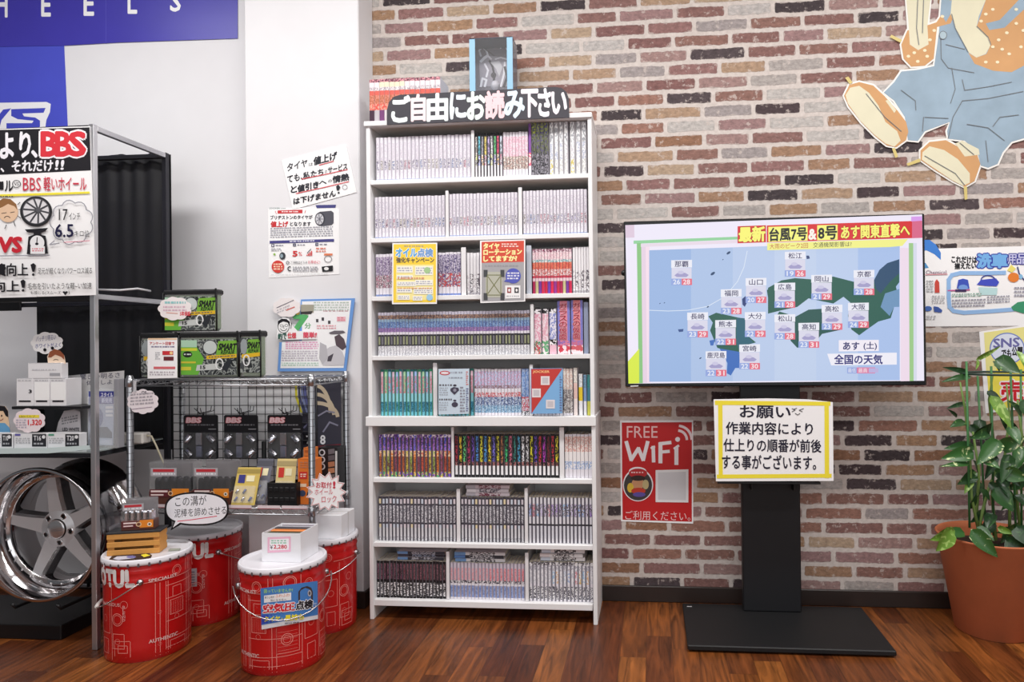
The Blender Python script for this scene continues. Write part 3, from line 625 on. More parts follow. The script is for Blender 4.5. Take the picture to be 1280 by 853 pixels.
divider(4, 662.6, 667, 380.5, 'left of the pink-spined volume on the fourth shelf')
divider(5, 541, 546.4, 454, 'right of the teal and pink comics on the fifth shelf')
divider(5, 661.6, 666, 456, 'behind the red and blue card on the fifth shelf')
divider(6, 563.8, 567.2, 534, 'between purple-orange and black neon-lettered comics on the sixth shelf')
divider(6, 699, 705, 534.5, 'left of the white and rose comics on the sixth shelf')
divider(7, 570.4, 575, 611.5, 'right of the leftmost grey barred comics on the seventh shelf')
divider(7, 655.4, 659.6, 610.5, 'left of the colour-topped grey comics on the seventh shelf')
divider(8, 557.4, 561.6, 690, 'right of the maroon comics on the bottom shelf')
divider(8, 656, 660.6, 691.5, 'left of the white dotted comics on the bottom shelf')

# ================================================================ ON AND IN FRONT OF THE BOOKCASE
# hand-cut sign along the top edge
SY = BY-.016
rp = [(483.5, 156), (483.5, 138), (486, 128), (492, 121), (500, 118.5), (694, 108.6), (702, 110), (708, 115), (711, 123), (711.5, 147)]
o = slab(rp, SY, .005, (62, 60, 68)).build('shelf_sign'); recenter(o, at(600, 135, SY)); tag(o, 'charcoal hand-cut sign with big white lettering along the top edge of the bookcase', 'sign')
a = Art(plane(SY))
for ch, u0, v0, u1, v1, c in (('ご', 490, 121, 512.5, 152.5, (238, 246, 246)), ('自', 514.5, 119, 531.5, 151, (250, 222, 226)), ('由', 534.5, 118, 559, 151, (236, 246, 246)), ('に', 563, 117, 582, 148, (230, 240, 248)), ('お', 584, 116, 606, 149, (230, 246, 238)), ('読', 607, 115, 630, 148, (248, 206, 212)), ('み', 631, 115, 655, 147, (214, 232, 248)), ('下', 652, 113, 672, 146, (248, 236, 246)), ('さ', 673, 112, 688, 145, (246, 240, 248)), ('い', 690, 116, 708, 142, (246, 236, 246))):
    a.txt(ch, u0, v0, u1, v1, c, sl=-.04, bold=.042)
a.build('lettering', o)
# boxed figure standing on top
FY = -.17; zt = BH+.002
x0, x1 = X_(587, FY, 100), X_(641, FY, 100); z1 = Z_(47, FY, 610)
t = thing('figure_box', 'light blue window box with a grey figure inside, standing on top of the bookcase', 'boxed figure', ((x0+x1)/2, FY+.05, zt))
BLU = mat((150, 196, 226), .45); GLS = mat((255, 255, 255), .05, alpha=.05)
b = MB(); wx = (x1-x0)*.13
b.box((x0, FY, zt), (x0+wx, FY+.003, z1), BLU); b.box((x1-wx, FY, zt), (x1, FY+.003, z1), BLU)
b.box((x0+wx, FY, zt), (x1-wx, FY+.003, zt+.02), BLU); b.box((x0, FY+.003, zt), (x0+.002, FY+.1, z1), BLU)
b.box((x0+.002, FY+.097, zt+.002), (x1-.002, FY+.1, z1-.003), mat((112, 106, 118), .4)); b.box((x0, FY, z1-.003), (x1, FY+.1, z1), mat((70, 74, 90), .4))
b.box((x0, FY+.003, zt), (x1, FY+.1, zt+.002), BLU); b.build('carton', t)
b = MB(); b.box((x0+wx, FY+.001, zt+.02), (x1-wx, FY+.0015, z1-.003), GLS); b.box((x1-.001, FY+.003, zt+.003), (x1, FY+.096, z1-.004), mat((120, 120, 135), .08, alpha=.55)); b.build('window', t)
b = MB(); cx = (x0+x1)/2+.006; cy = FY+.05; G1 = mat((190, 188, 198), .22); G2 = mat((66, 62, 74), .3)
b.lathe([(.028, .003), (.03, .01), (.012, .016)], (cx, cy, zt), G2, 20, cap=True)
for s in (-1, 1): b.tube([(cx+s*.014, cy, zt+.012), (cx+s*.016, cy-.006, zt+.05), (cx+s*.01, cy, zt+.09)], [.008, .011, .014], G2 if s > 0 else G1, 10)
b.tube([(cx, cy, zt+.085), (cx-.002, cy, zt+.105), (cx-.002, cy, zt+.135), (cx, cy, zt+.15)], [.018, .016, .026, .012], G1, 12)
b.tube([(cx-.024, cy, zt+.14), (cx-.04, cy-.012, zt+.12), (cx-.036, cy-.03, zt+.1)], [.009, .008, .007], G1, 8)
b.tube([(cx+.022, cy, zt+.14), (cx+.034, cy-.006, zt+.115), (cx+.026, cy-.026, zt+.096)], [.009, .008, .007], G1, 8)
b.lathe([(.001, .02), (.012, .018), (.019, .006), (.019, -.006), (.01, -.018), (.001, -.02)], (cx, cy, zt+.172), G1, 16)
b.build('figure', t)
# printed swirls on the card behind the window
a = Art(plane(FY+.096)); W_ = (238, 236, 244); DKp = (52, 48, 58); GRp = (160, 154, 166)
a.poly([(599, 50), (634, 49), (634, 58), (620, 62), (604, 58)], (134, 124, 132)); a.poly([(599, 76), (612, 70), (634, 72), (634, 108), (600, 108)], GRp)
a.line([(600, 54), (605, 51), (614, 54), (620, 52), (626, 60)], 2, W_); a.line([(601, 70), (599, 63), (603, 59), (608, 63), (610, 70), (614, 74)], 2.2, W_); a.line([(601, 77), (606, 72), (609, 70)], 3.4, W_); a.line([(627, 54), (632, 58), (634, 62)], 2.2, W_); a.line([(619, 74), (626, 72), (633, 74)], 1.8, W_); a.line([(606, 80), (610, 88), (608, 96)], 2.4, W_); a.line([(601, 108), (603, 98), (608, 100), (606, 108)], 2.6, W_); a.line([(631, 78), (630, 92), (626, 108)], 2.4, W_)
a.line([(612, 76), (616, 84), (618, 96), (616, 108)], 2.6, DKp); a.disc(617, 94, 3.4, 3.6, DKp); a.line([(631, 84), (634, 96), (630, 108)], 3, DKp); a.line([(602, 58), (610, 64), (618, 70)], 1.4, DKp); a.poly([(613, 78), (624, 76), (628, 84), (624, 96), (620, 86)], (206, 204, 210))
a.build('backing_print', t)

# cards standing on the shelf fronts
CYL = BY-.013
o, a = sheet('inspection_flyer', 'yellow-bordered inspection campaign flyer clipped to the third shelf', 'flyer', [(490.5, 304), (546.5, 303.5), (546, 380), (490, 380.5)], CYL)
Y1 = (250, 214, 70)
a.poly([(492, 305.5), (545, 305), (544.8, 378), (491.7, 378.5)], Y1)
a.rect(495, 331, 542, 375, (250, 236, 160)); a.greek(505, 306.5, 531, 309.5, (150, 130, 90), 1)
a.txt('オイル', 495, 311, 521, 321, (96, 170, 226), bold=.05, out=(255, 255, 255), ow=.1); a.txt('点検', 522, 311, 541, 321, (120, 160, 214), bold=.05, out=(255, 255, 255), ow=.1)
a.txt('強化キャンペーン', 495.5, 322, 542.5, 328.5, (92, 84, 84), bold=.03)
for (u0, v0, u1, v1) in ((496, 333, 516, 341), (519, 333, 541, 344), (496, 344, 516, 349), (496, 352, 520, 358), (519, 350, 541, 357), (517, 359, 541, 368), (496, 361, 515, 366), (497, 369, 512, 375), (516, 370, 528, 376)): a.rect(u0, v0, u1, v1, (250, 248, 236)); a.greek(u0+1, v0+1, u1-1, v1-1, (150, 150, 170), max(1, int((v1-v0)/3)))
a.disc(534, 338, 4, 4, (170, 206, 150)); a.disc(537, 372, 4, 4, (160, 206, 236)); a.greek(497, 346, 530, 350, (214, 130, 80), 1); a.greek(497, 359, 540, 362, (226, 150, 80), 1)
a.build('lettering', o)
o, a = sheet('rotation_flyer', 'red and grey tyre rotation flyer clipped to the third shelf', 'flyer', [(600, 301), (656.5, 299.5), (656.5, 377), (600.5, 379)], CYL)
a.poly([(602, 302.5), (655, 301), (655, 327.5), (602, 328.8)], (214, 78, 60)); a.poly([(602, 328.8), (655, 327.5), (655, 375.5), (602, 377)], (170, 168, 172))
YL = (255, 244, 170)
a.txt('タイヤ', 604.5, 304.5, 624, 311, YL, bold=.06); a.txt('ローテーション', 604.5, 312.5, 652, 319, YL, bold=.06, sl=-.02); a.txt('してますか?', 604.5, 320.5, 646, 327, YL, bold=.06, sl=-.02)
a.greek(627, 304, 648, 309.5, (250, 220, 210), 2); a.greek(606, 331, 650, 334, (120, 118, 124), 1)
a.poly([(607, 340), (628, 340), (628, 372), (607, 372)], (186, 186, 172))
for u in (607, 628):
    for v in (342, 371): a.rect(u-2.5, v-4.5, u+2.5, v+4.5, (70, 72, 76))
for p in (((609, 344), (609, 368)), ((626, 344), (626, 368)), ((609, 344), (626, 344)), ((609, 369), (626, 369)), ((610, 346), (625, 367)), ((610, 367), (625, 346))): a.line(p, .9, (110, 112, 60))
a.disc(641.5, 345, 9.5, 9.5, (84, 92, 186)); a.greek(634, 340, 649, 350, (226, 226, 240), 3); a.poly([(633, 349), (630, 352), (636, 353)], (84, 92, 186))
a.poly([(631.5, 357), (650.5, 357), (650.5, 373), (631.5, 373.5)], (244, 243, 244)); a.rect(634, 359.5, 639, 366.5, (150, 60, 60)); a.rect(643, 359.5, 648.5, 366.5, (60, 60, 66)); a.disc(636.5, 363, 1.3, 2, (244, 240, 240)); a.disc(645.8, 363, 1.3, 2, (244, 240, 240)); a.greek(633, 369, 649, 372, (160, 160, 166), 1)
a.build('lettering', o)
o, a = sheet('price_card', 'pale blue printed card leaning on the teal comics of the fifth shelf', 'card', [(548, 461.5), (586.5, 461), (586, 517.5), (548, 518.5)], CYL, m=mat((206, 222, 236), .5))
a.disc(556, 466.5, 6.5, 2.8, (196, 50, 66)); a.disc(556, 466.5, 5, 1.7, (236, 226, 230)); a.greek(563, 464, 578, 468, (130, 140, 160), 1); a.greek(561, 471, 578, 474, (120, 130, 150), 1)
a.greek(549, 480, 565, 483, (50, 50, 60), 1, fill=.7); a.greek(549, 498, 565, 501, (50, 50, 60), 1, fill=.7); a.greek(549, 484, 560, 495, (150, 164, 180), 4); a.greek(549, 502, 560, 514, (150, 164, 180), 4)
a.poly([(563, 486), (567, 484), (573, 485), (574, 488), (568, 494), (563, 489)], (70, 66, 84)); a.disc(568.5, 482, 2.2, 1.3, (60, 56, 70)); a.disc(568.5, 506, 4, 3.2, (70, 66, 84)); a.disc(568.5, 501, 2, 1.2, (70, 66, 84)); a.disc(568.5, 488, 2, 2, (150, 150, 166))
a.greek(575, 483, 581, 516, (110, 110, 130), 9); a.greek(582.5, 464, 585.5, 482, (206, 90, 90), 7); a.greek(582.5, 485, 585.5, 515, (70, 80, 130), 11)
a.build('lettering', o)
o, a = sheet('code_card', 'square card in red and light blue halves leaning on the fifth shelf comics', 'card', [(663.5, 461), (703.5, 460.5), (703, 517), (663.5, 517.5)], CYL, m=mat((130, 182, 230), .45))
a.poly([(664, 461.5), (703, 461), (664.5, 517)], (200, 62, 58)); a.txt('JOCKER', 666, 463.5, 686.5, 467, (250, 190, 130), bold=.05, it=.1)
for (u, v) in ((676, 470.5), (665, 486), (682.5, 500)): a.poly(R4(u, v, u+11, v+11), (236, 228, 230)); a.poly(R4(u+1.8, v+1.8, u+9.2, v+9.2), (206, 200, 206))
a.greek(699.5, 470, 702.5, 515, (60, 80, 140), 14)
a.build('lettering', o)

# ================================================================ TELEVISION, STAND, NOTICE
TY = -.235
tx0, tx1, tz0, tz1 = -.098, 1.0154, .9067, 1.543
t = thing('television', 'flat television showing a weather map on a black floor stand', 'television', ((tx0+tx1)/2, TY, tz0))
b = MB(); b.box((tx0, TY, tz0), (tx1, TY+.03, tz1), mat((12, 12, 15), .25), .003); b.box((tx0+.12, TY+.03, tz0+.03), (tx1-.12, TY+.065, tz1-.1), mat((20, 20, 23), .5), .01); b.build('housing', t)
E1 = .92
a = Art(plane(TY), .0008, .00005, emit=E1); LAV = (244, 238, 254)
def sc(s_, t_):   # screen fractions -> photo pixel
    p = [(781.6, 281.6), (1152.6, 268.2), (1155.2, 476.2), (785.6, 479.8)]
    return tuple((p[0][k]*(1-s_)+p[1][k]*s_)*(1-t_)+(p[3][k]*(1-s_)+p[2][k]*s_)*t_ for k in (0, 1))
a.poly([sc(0, 0), sc(1, 0), sc(1, 1), sc(0, 1)], LAV); a.build('screen', t)
a = Art(plane(TY), .0011, .00004, emit=E1)
P = a.poly
P([sc(0, 0), sc(.03, 0), sc(.03, .08), sc(0, .08)], (228, 206, 226)); P([(792, 301), (922, 296), (922, 299.5), (792, 305)], (150, 214, 160)); P([(796, 304), (801.5, 304), (803.5, 479.3), (798.5, 479.4)], (140, 200, 130))
P([(801.5, 306), (807, 306), (809, 479), (803.5, 479.2)], (236, 214, 232)); P([(807, 308), (812, 308), (813.5, 479), (809, 479)], (250, 226, 240)); P([(785, 452), (799, 436), (799, 479.4), (785.6, 479.8)], (222, 240, 70)); P([(801, 305), (922, 300), (922, 304), (801, 309)], (238, 222, 236))
P([(1136, 304), (1141.5, 304), (1142, 476.4), (1137, 476.5)], (160, 206, 140)); P([(1125, 310), (1136, 310), (1137, 476.6), (1126, 476.8)], (244, 224, 240)); P([(1141.5, 304), (1146, 304), (1146, 476), (1142, 476.4)], (220, 224, 240))
# the map
sea = [(158, 186, 230), (176, 198, 234), (188, 206, 238), (196, 212, 240), (190, 208, 240), (172, 196, 238)]
for i in range(6):
    u0, u1 = 811.5+i*52.2, 811.5+(i+1)*52.2; f = lambda u: 313-(u-811.5)*.035
    P([(u0, f(u0)), (u1, f(u1)), (u1, 477.5-(u1-811)*.006), (u0, 477.5-(u0-811)*.006)], sea[i], i == 5)
a.line([(811, 388), (835, 389), (860, 388), (885, 383), (906, 371), (922, 352), (930, 334), (934, 314)], .8, (226, 236, 250))
z2 = lambda q: [(960+x/3.552, 260+y/3.552) for x, y in q]; z1 = lambda q: [(770+x/3.554, 260+y/3.554) for x, y in q]
GR, GB, GN = (30, 92, 78), (34, 96, 116), (60, 110, 190)
P(z2([(0, 355), (60, 322), (120, 312), (200, 318), (290, 305), (380, 328), (470, 322), (495, 275), (530, 245), (583, 228), (583, 330), (568, 350), (583, 410), (560, 440), (545, 490), (490, 505), (440, 540), (405, 566), (370, 540), (355, 480), (365, 420), (335, 395), (290, 425), (240, 415), (180, 402), (130, 440), (60, 455), (0, 470)]), GR)
P(z2([(470, 322), (495, 275), (530, 245), (583, 228), (583, 290), (540, 330), (500, 380), (480, 360)]), (34, 74, 110)); P(z2([(110, 490), (180, 452), (240, 448), (300, 480), (330, 540), (240, 560), (220, 585), (130, 622), (100, 590)]), (28, 84, 78)); P(z2([(520, 380), (583, 360), (583, 440), (560, 440), (540, 480), (500, 440)]), (110, 150, 190))
P(z1([(410, 482), (445, 466), (500, 478), (545, 488), (582, 492), (575, 560), (622, 598), (570, 612), (550, 645), (500, 640), (450, 622), (418, 545), (430, 510)]), GR); P(z1([(535, 490), (582, 492), (575, 560), (610, 598), (570, 612), (552, 645), (535, 600)]), GB); P(z1([(460, 625), (548, 640), (550, 712), (530, 712), (510, 745), (492, 735), (495, 690)]), GN)
P(z1([(560, 405), (575, 392), (585, 415), (572, 440), (562, 430)]), (40, 60, 120)); P(z1([(670, 365), (705, 348), (712, 440), (690, 462), (680, 430)]), GR); P(z1([(275, 540), (300, 538), (298, 550), (280, 552)]), (50, 80, 140)); P(z1([(415, 590), (440, 585), (432, 612), (420, 612)]), GN)
for (x, y, r_) in ((195, 425, 3), (215, 422, 3), (408, 440, 5), (375, 668, 5), (475, 230, 3), (500, 200, 9), (430, 292, 10)): u, v = 770+x/3.554, 260+y/3.554; a.disc(u, v, r_/3.0, r_/6, (40, 70, 110), 8, rot=-.6)
P(z2([(170, 212), (182, 212), (186, 225), (172, 228)]), (50, 70, 120)); P(z2([(40, 478), (50, 460), (110, 478), (112, 498)]), GR)
RED = (222, 40, 44); BLU_ = (92, 130, 210); NAVY = (46, 46, 110)
for nm, cx, vy, t1, t2 in (('那覇', 852, 325.5, '26', '28'), ('山口', 945, 348, '20', '27'), ('福岡', 914, 362, '23', '28'), ('長崎', 872, 391, '23', '29'), ('大分', 944, 390.5, '22', '29'), ('熊本', 907, 400.5, '22', '31'), ('宮崎', 937, 431, '22', '30'), ('鹿児島', 895, 439.5, '22', '31'), ('松江', 994, 315, '19', '26'), ('広島', 981, 354, '21', '28'), ('岡山', 1027, 344, '21', '29'), ('京都', 1080, 338, '23', '28'), ('高松', 1040, 381.5, '23', '29'), ('大阪', 1073, 379, '24', '29'), ('松山', 981, 393.5, '22', '28'), ('高知', 1011, 404, '23', '31')):
    a.rect(cx-13, vy, cx+13, vy+9.5, (240, 240, 250), sl=-.02); a.rect(cx-12.5, vy+9.5, cx+12.5, vy+23, (222, 220, 238)); a.txt(nm, cx-8.5 if len(nm) == 2 else cx-11, vy+1.2, cx+8.5 if len(nm) == 2 else cx+11, vy+8.4, (60, 56, 100), bold=.015)
    P([(cx-9, vy+19), (cx-6, vy+16.5), (cx-1, vy+15), (cx+5, vy+16), (cx+9, vy+18.5), (cx+6, vy+21), (cx-6, vy+21)], (166, 160, 204)); a.disc(cx-1, vy+15.2, 4, 2.2, (206, 202, 230))
    a.rect(cx-13, vy+23, cx, vy+31, (150, 170, 226)); a.rect(cx, vy+23, cx+13, vy+31, (232, 110, 130)); a.txt(t1, cx-10.5, vy+24.2, cx-2, vy+30, (236, 240, 252), bold=.02); a.txt(t2, cx+2, vy+24.2, cx+10.5, vy+30, (252, 236, 240), bold=.02)
# captions
sl = -.036
a.quad([(922, 283), (957.5, 281.7), (957.5, 303), (922, 304.3)], RED); a.txt('最新', 924, 284.5, 956, 302.5, (255, 250, 120), sl=sl, bold=.05, out=(150, 20, 20), ow=.08)
a.quad([(958.5, 281), (1137, 274.3), (1152.5, 277), (1152.8, 300), (958.5, 305)], RED) if False else P([(958.5, 282), (1152.6, 276), (1152.9, 297.5), (958.5, 303.2)], RED)
YW = (252, 250, 130)
P([(960.5, 283.8), (1009.5, 282), (1009.5, 301), (960.5, 302.5)], YW); a.txt('台風7号', 962, 285.5, 1008.5, 301.5, (20, 18, 20), sl=sl, bold=.035); a.txt('&', 1011, 287, 1020, 299.5, (255, 250, 240), sl=sl, bold=.04); P([(1021.5, 281.8), (1047, 281), (1047, 299.8), (1021.5, 300.6)], YW); a.txt('8号', 1023, 283.5, 1046, 299.6, (20, 18, 20), sl=sl, bold=.035)
a.txt('あす関東直撃へ', 1051.5, 282.5, 1137, 298.8, (255, 248, 120), sl=sl, bold=.035, out=(150, 24, 20), ow=.07)
P([(959, 304), (1112, 299.5), (1135, 299), (1128, 307.5), (1112, 309), (959, 313)], (248, 246, 140)); a.txt('大雨のピーク2回', 962, 305, 1010, 311.5, (190, 40, 50), sl=-.03, bold=.01); a.txt('交通機関影響は?', 1016.5, 303.3, 1064.5, 309.8, (30, 28, 50), sl=-.03, bold=.01); a.txt('STORM', 1106, 300, 1134, 304.5, (230, 236, 170), sl=-.03) if False else None
P([(1139, 271), (1152.4, 270.5), (1152.5, 276), (1139, 277)], (222, 160, 240)); P([(1140, 277), (1152.6, 276), (1152.8, 297.5), (1140, 298)], (222, 104, 140))
a.rect(1048.5, 425.5, 1098.5, 439.5, (246, 240, 250), sl=-.01); a.txt('あす', 1054, 428, 1074, 437.5, NAVY, bold=.03); a.txt('(土)', 1079.5, 427.5, 1096, 438, NAVY, bold=.02)
P([(1034, 442.5), (1121, 441), (1121, 456), (1039, 457)], (244, 242, 252)); a.txt('全国の天気', 1043, 443.5, 1103, 455.5, (40, 40, 120), bold=.03)
a.rect(1059, 459.5, 1071, 467, (150, 170, 226)); a.rect(1071, 459.5, 1094, 467, (222, 130, 170)); a.txt('最低', 1060, 460.5, 1070, 466, (240, 240, 252)); a.txt('最高', 1073, 460.5, 1084, 466, (252, 240, 246)); a.rect(1086, 460.5, 1098, 466, (190, 180, 226))
a.build('screen_picture', t)
a = Art(plane(TY), .0006); a.line([(788.5, 483), (797.5, 482.6)], 1.3, (226, 226, 230)); a.build('maker_mark', t)
b = MB(); p = at(778.5, 341, TY); b.lathe([(.0005, -.008), (.011, -.006), (.012, 0), (.011, .006), (.0005, .008)], (tx0-.001, TY+.012, p.z), mat((20, 20, 24), .4), 16, 'y'); b.build('sensor', t)

s_ = thing('tv_stand', 'black steel floor stand with a broad column and flat base under the television', 'stand', (.46, -.28, 0))
b = MB(); b.box((.116, -.475, .006), (.816, -.077, .024), mat((20, 20, 22), .55), .003); b.box((.14, -.45, 0), (.79, -.1, .006), BLK_METAL); b.build('base_plate', s_)
cx0, cx1 = .349, .571
b = MB(); b.box((cx0, -.15, .024), (cx1, -.105, .97), mat((21, 21, 25), .5), .004); b.build('column', s_)
b = MB(); b.box((cx0+.02, -.169, .93), (cx1-.02, -.15, 1.35), BLK_METAL, .002); b.box((cx0-.1, -.1695, 1.0), (cx1+.1, -.1505, 1.04), BLK_METAL); b.box((cx0-.1, -.1695, 1.26), (cx1+.1, -.1505, 1.3), BLK_METAL); b.box((X_(925, -.17, 490), -.17, Z_(500, -.17, 950)), (X_(1000, -.17, 490), -.15, Z_(484, -.17, 950)+.02), BLK_METAL, .002); b.build('mounting_bracket', s_)
zs = Z_(604.5, -.298, 1000)
b = MB(); b.box((X_(897, -.297, 604), -.297, zs-.004), (X_(1026, -.297, 604), -.15, zs+.004), BLK_METAL, .001); b.box((cx0+.03, -.2, zs-.05), (cx0+.034, -.15, zs-.004), BLK_METAL); b.box((cx1-.034, -.2, zs-.05), (cx1-.03, -.15, zs-.004), BLK_METAL); b.build('shelf', s_)
a = Art(lambda u, v, l: atz(u, v, .024+l)); a.line([(859, 758.4), (864.5, 758.6)], 1, (170, 168, 172)); a.build('maker_mark', s_)
NY = -.3
o, a = sheet('notice', 'white handwritten notice with yellow border hung on the stand below the television', 'notice', [(892, 499.5), (960, 498.3), (1010, 499.5), (1041, 503), (1042, 601.5), (895, 602)], NY, .002)
for q in ([(893.5, 501), (1038, 502.5), (1038, 507.5), (893.7, 506.5)], [(896, 593.5), (1039.5, 592.5), (1039.5, 597.5), (896, 598.5)], [(897.5, 501), (903, 501), (903.5, 598), (898.5, 598)], [(1030.5, 502.5), (1036, 502.8), (1036.5, 598), (1031, 598)]): a.poly(q, (246, 228, 60))
a.up()
for tx, u0, v0, u1, v1 in (('お願い', 925, 507, 988, 522.5), ('作業内容により', 907.5, 527.5, 1016, 543), ('仕上りの順番が前後', 904.5, 548.5, 1026.5, 564.5), ('する事がございます。', 902.5, 568.5, 1020, 586.5)): a.txt(tx, u0, v0, u1, v1, (22, 18, 44), bold=.02, sl=.012)
for p in ([(990, 511), (994, 513), (990, 515)], [(996, 510.5), (992, 512)], [(1004.5, 511), (999, 513), (1003, 515)], [(994, 517), (997, 519), (1000, 517)]): a.line(p, .8, INK)
a.build('lettering', o)

# ================================================================ ON THE BRICK WALL
o, a = sheet('wifi_poster', 'red poster about free wireless internet taped to the brick wall beside the bookcase', 'poster', [(775, 526), (866.5, 525.5), (866.5, 655), (776.3, 652)], -.0015)
a.poly([(777.2, 528.5), (864.8, 528), (864.8, 652.5), (778.2, 650)], (198, 26, 30))
a.txt('FREE', 783.5, 533, 822, 547.5, (244, 200, 200)); WT = (246, 240, 244)
a.line([(783, 553), (789, 575), (798, 561), (804, 575), (809.5, 553)], 4.6, WT); a.line([(816.5, 559), (817, 577)], 4.4, WT); a.line([(814, 560.5), (818, 558.5)], 2.5, WT); a.line([(825.5, 555), (825.5, 578)], 5, WT); a.line([(825, 555), (838, 553.5)], 4.2, WT); a.line([(825, 565.5), (836, 564.5)], 4, WT); a.line([(845.5, 561), (845.5, 580)], 5, WT); a.line([(843, 561), (848, 557.5)], 3, WT)
for r_, wd in ((6.5, 0), (11.5, 3.2), (17.5, 3.2)):
    if wd: a.arc(847, 550, r_, r_, -1.42, -.05, wd, (246, 226, 230))
a.disc(847, 549.5, 3, 3, WT)
a.disc(797.5, 606.5, 19, 20.5, WT, 36); a.disc(797, 589.5, 11, 5.5, WT); a.disc(797.5, 607, 17.6, 19, (62, 58, 58), 36); a.disc(797.5, 592, 11.5, 6, (186, 40, 44)); a.greek(789, 589.5, 806, 592.5, (236, 200, 200), 1); a.disc(797.5, 605, 8, 7, (206, 150, 110)); a.disc(788, 610, 4, 6, (226, 190, 60)); a.disc(807, 606, 4, 6, (196, 180, 130)); a.disc(798, 614, 9, 4, (196, 60, 40)); a.disc(799, 618.5, 8, 3, (96, 80, 160)); a.disc(797.5, 598, 9, 3.4, (50, 34, 30))
a.poly([(819.5, 588), (860.5, 587), (860.5, 628.5), (819.5, 628)], (240, 238, 240)); a.poly([(822.5, 591), (857.5, 590), (857.5, 625.5), (822.5, 625)], (216, 216, 220))
a.txt('ご利用ください。', 781.5, 638.5, 863, 650, (246, 206, 206), sl=.02)
a.build('lettering', o)
# big hand-painted cut-out of a figure in dungarees
Z5 = lambda q: [(1030+x/3.412, y/3.412) for x, y in q]
legs = [(255, 395), (300, 350), (330, 305), (400, 298), (470, 282), (490, 140), (505, -60), (950, -60), (950, 560), (853, 590), (800, 605), (762, 650), (740, 700), (700, 716), (668, 706), (655, 650), (600, 600), (530, 592), (525, 560), (537, 520), (430, 560), (400, 602), (358, 598), (345, 500), (300, 430)]
armL = [(348, -40), (458, -40), (441, 110), (446, 190), (402, 214), (366, 190), (360, 90)]
sleeveL = [(330, 190), (356, 130), (450, 105), (480, 95), (535, 10), (545, -40), (600, -40), (540, 100), (482, 115), (468, 250), (430, 280), (372, 284), (340, 250)]
shoe1 = [(108, 362), (150, 350), (210, 365), (258, 410), (312, 470), (350, 520), (360, 562), (350, 597), (308, 628), (268, 620), (220, 582), (160, 522), (105, 452), (86, 408)]
sole1 = [(112, 374), (150, 366), (192, 396), (232, 450), (262, 520), (312, 560), (327, 600), (300, 626), (262, 612), (212, 572), (152, 512), (102, 442), (92, 406)]
shoe2 = [(412, 642), (450, 606), (520, 598), (590, 636), (650, 650), (667, 700), (642, 772), (600, 797), (550, 772), (470, 722), (412, 682)]
sole2 = [(420, 650), (450, 624), (512, 640), (572, 680), (622, 740), (622, 780), (592, 793), (542, 766), (462, 712), (418, 682)]
MY = -.006
t = thing('painted_cutout', 'large painted paper cut-out of a figure in blue dungarees high on the brick wall', 'wall decoration', at(1200, 90, MY))
b = MB(); Wb = mat((244, 241, 236), .6)
def grow(pts, d):
    cx = sum(p[0] for p in pts)/len(pts); cy = sum(p[1] for p in pts)/len(pts); out = []
    n = len(pts); A = sum(pts[i][0]*pts[(i+1) % n][1]-pts[(i+1) % n][0]*pts[i][1] for i in range(n)); s = 1 if A > 0 else -1
    for i in range(n):
        p, q, r_ = pts[i-1], pts[i], pts[(i+1) % n]; n1 = (q[1]-p[1], p[0]-q[0]); n2 = (r_[1]-q[1], q[0]-r_[0])
        l1 = math.hypot(*n1) or 1; l2 = math.hypot(*n2) or 1; nx, ny = n1[0]/l1+n2[0]/l2, n1[1]/l1+n2[1]/l2; l = math.hypot(nx, ny) or 1; out.append((q[0]+s*nx/l*d, q[1]+s*ny/l*d))
    return out
for i, q in enumerate((legs, armL, sleeveL, shoe1, shoe2)):
    k = slab(grow(Z5(q), 2.2), MY+.0002*i, .004, Wb); j = len(b.v); b.v += k.v; mi = b.mid(Wb); b.f += [[j+x for x in f] for f in k.f]; b.mi += [mi]*len(k.f); b.sm += k.sm
b.build('paper_sheet', t)
a = Art(plane(MY)); BLUE = mat((150, 171, 188), .7, noise=.12, name='painted_denim'); TAN = mat((208, 158, 108), .7, noise=.06, name='painted_tan'); CRM = mat((226, 220, 192), .7, noise=.04, name='painted_cream')
P = a.poly; OUTL = (112, 116, 120)
P(Z5(legs), BLUE); P(Z5(sleeveL), TAN); P(Z5(armL), CRM)
armR = [(545, -40), (700, -40), (690, 0), (660, 70), (652, 112), (700, 160), (712, 190), (690, 230), (650, 246), (615, 222), (562, 120), (540, 60)]
sleeveR = [(652, 112), (690, 0), (700, -40), (950, -40), (950, 240), (853, 280), (800, 308), (722, 302), (642, 272), (615, 224), (650, 246), (692, 231), (712, 190), (700, 158)]
P(Z5(sleeveR), TAN); P(Z5(armR), CRM); P(Z5([(690, 100), (750, 85), (830, 0), (860, -40), (950, -40), (853, 40), (770, 118), (705, 128)]), BLUE); P(Z5([(508, 10), (545, 0), (540, 60), (520, 95), (500, 60)]), BLUE)
P(Z5(shoe1), TAN); P(Z5(sole1), CRM); P(Z5(shoe2), TAN); P(Z5(sole2), CRM); P(Z5([(560, 612), (590, 600), (660, 636), (664, 660), (600, 668)]), CRM); P(Z5([(262, 430), (275, 425), (308, 470), (300, 482)]), CRM)
for (x, y) in ((360, 240), (400, 262), (440, 240), (452, 170), (385, 225), (430, 215), (470, 130), (505, 70), (670, 90), (720, 40), (690, 60), (745, 170), (780, 140), (820, 100), (840, 200), (790, 230), (740, 265), (690, 265), (760, 210), (820, 40), (850, 130), (720, 200)): u, v = Z5([(x, y)])[0]; a.disc(u, v, 2.4, 1.9, (240, 226, 190), 8)
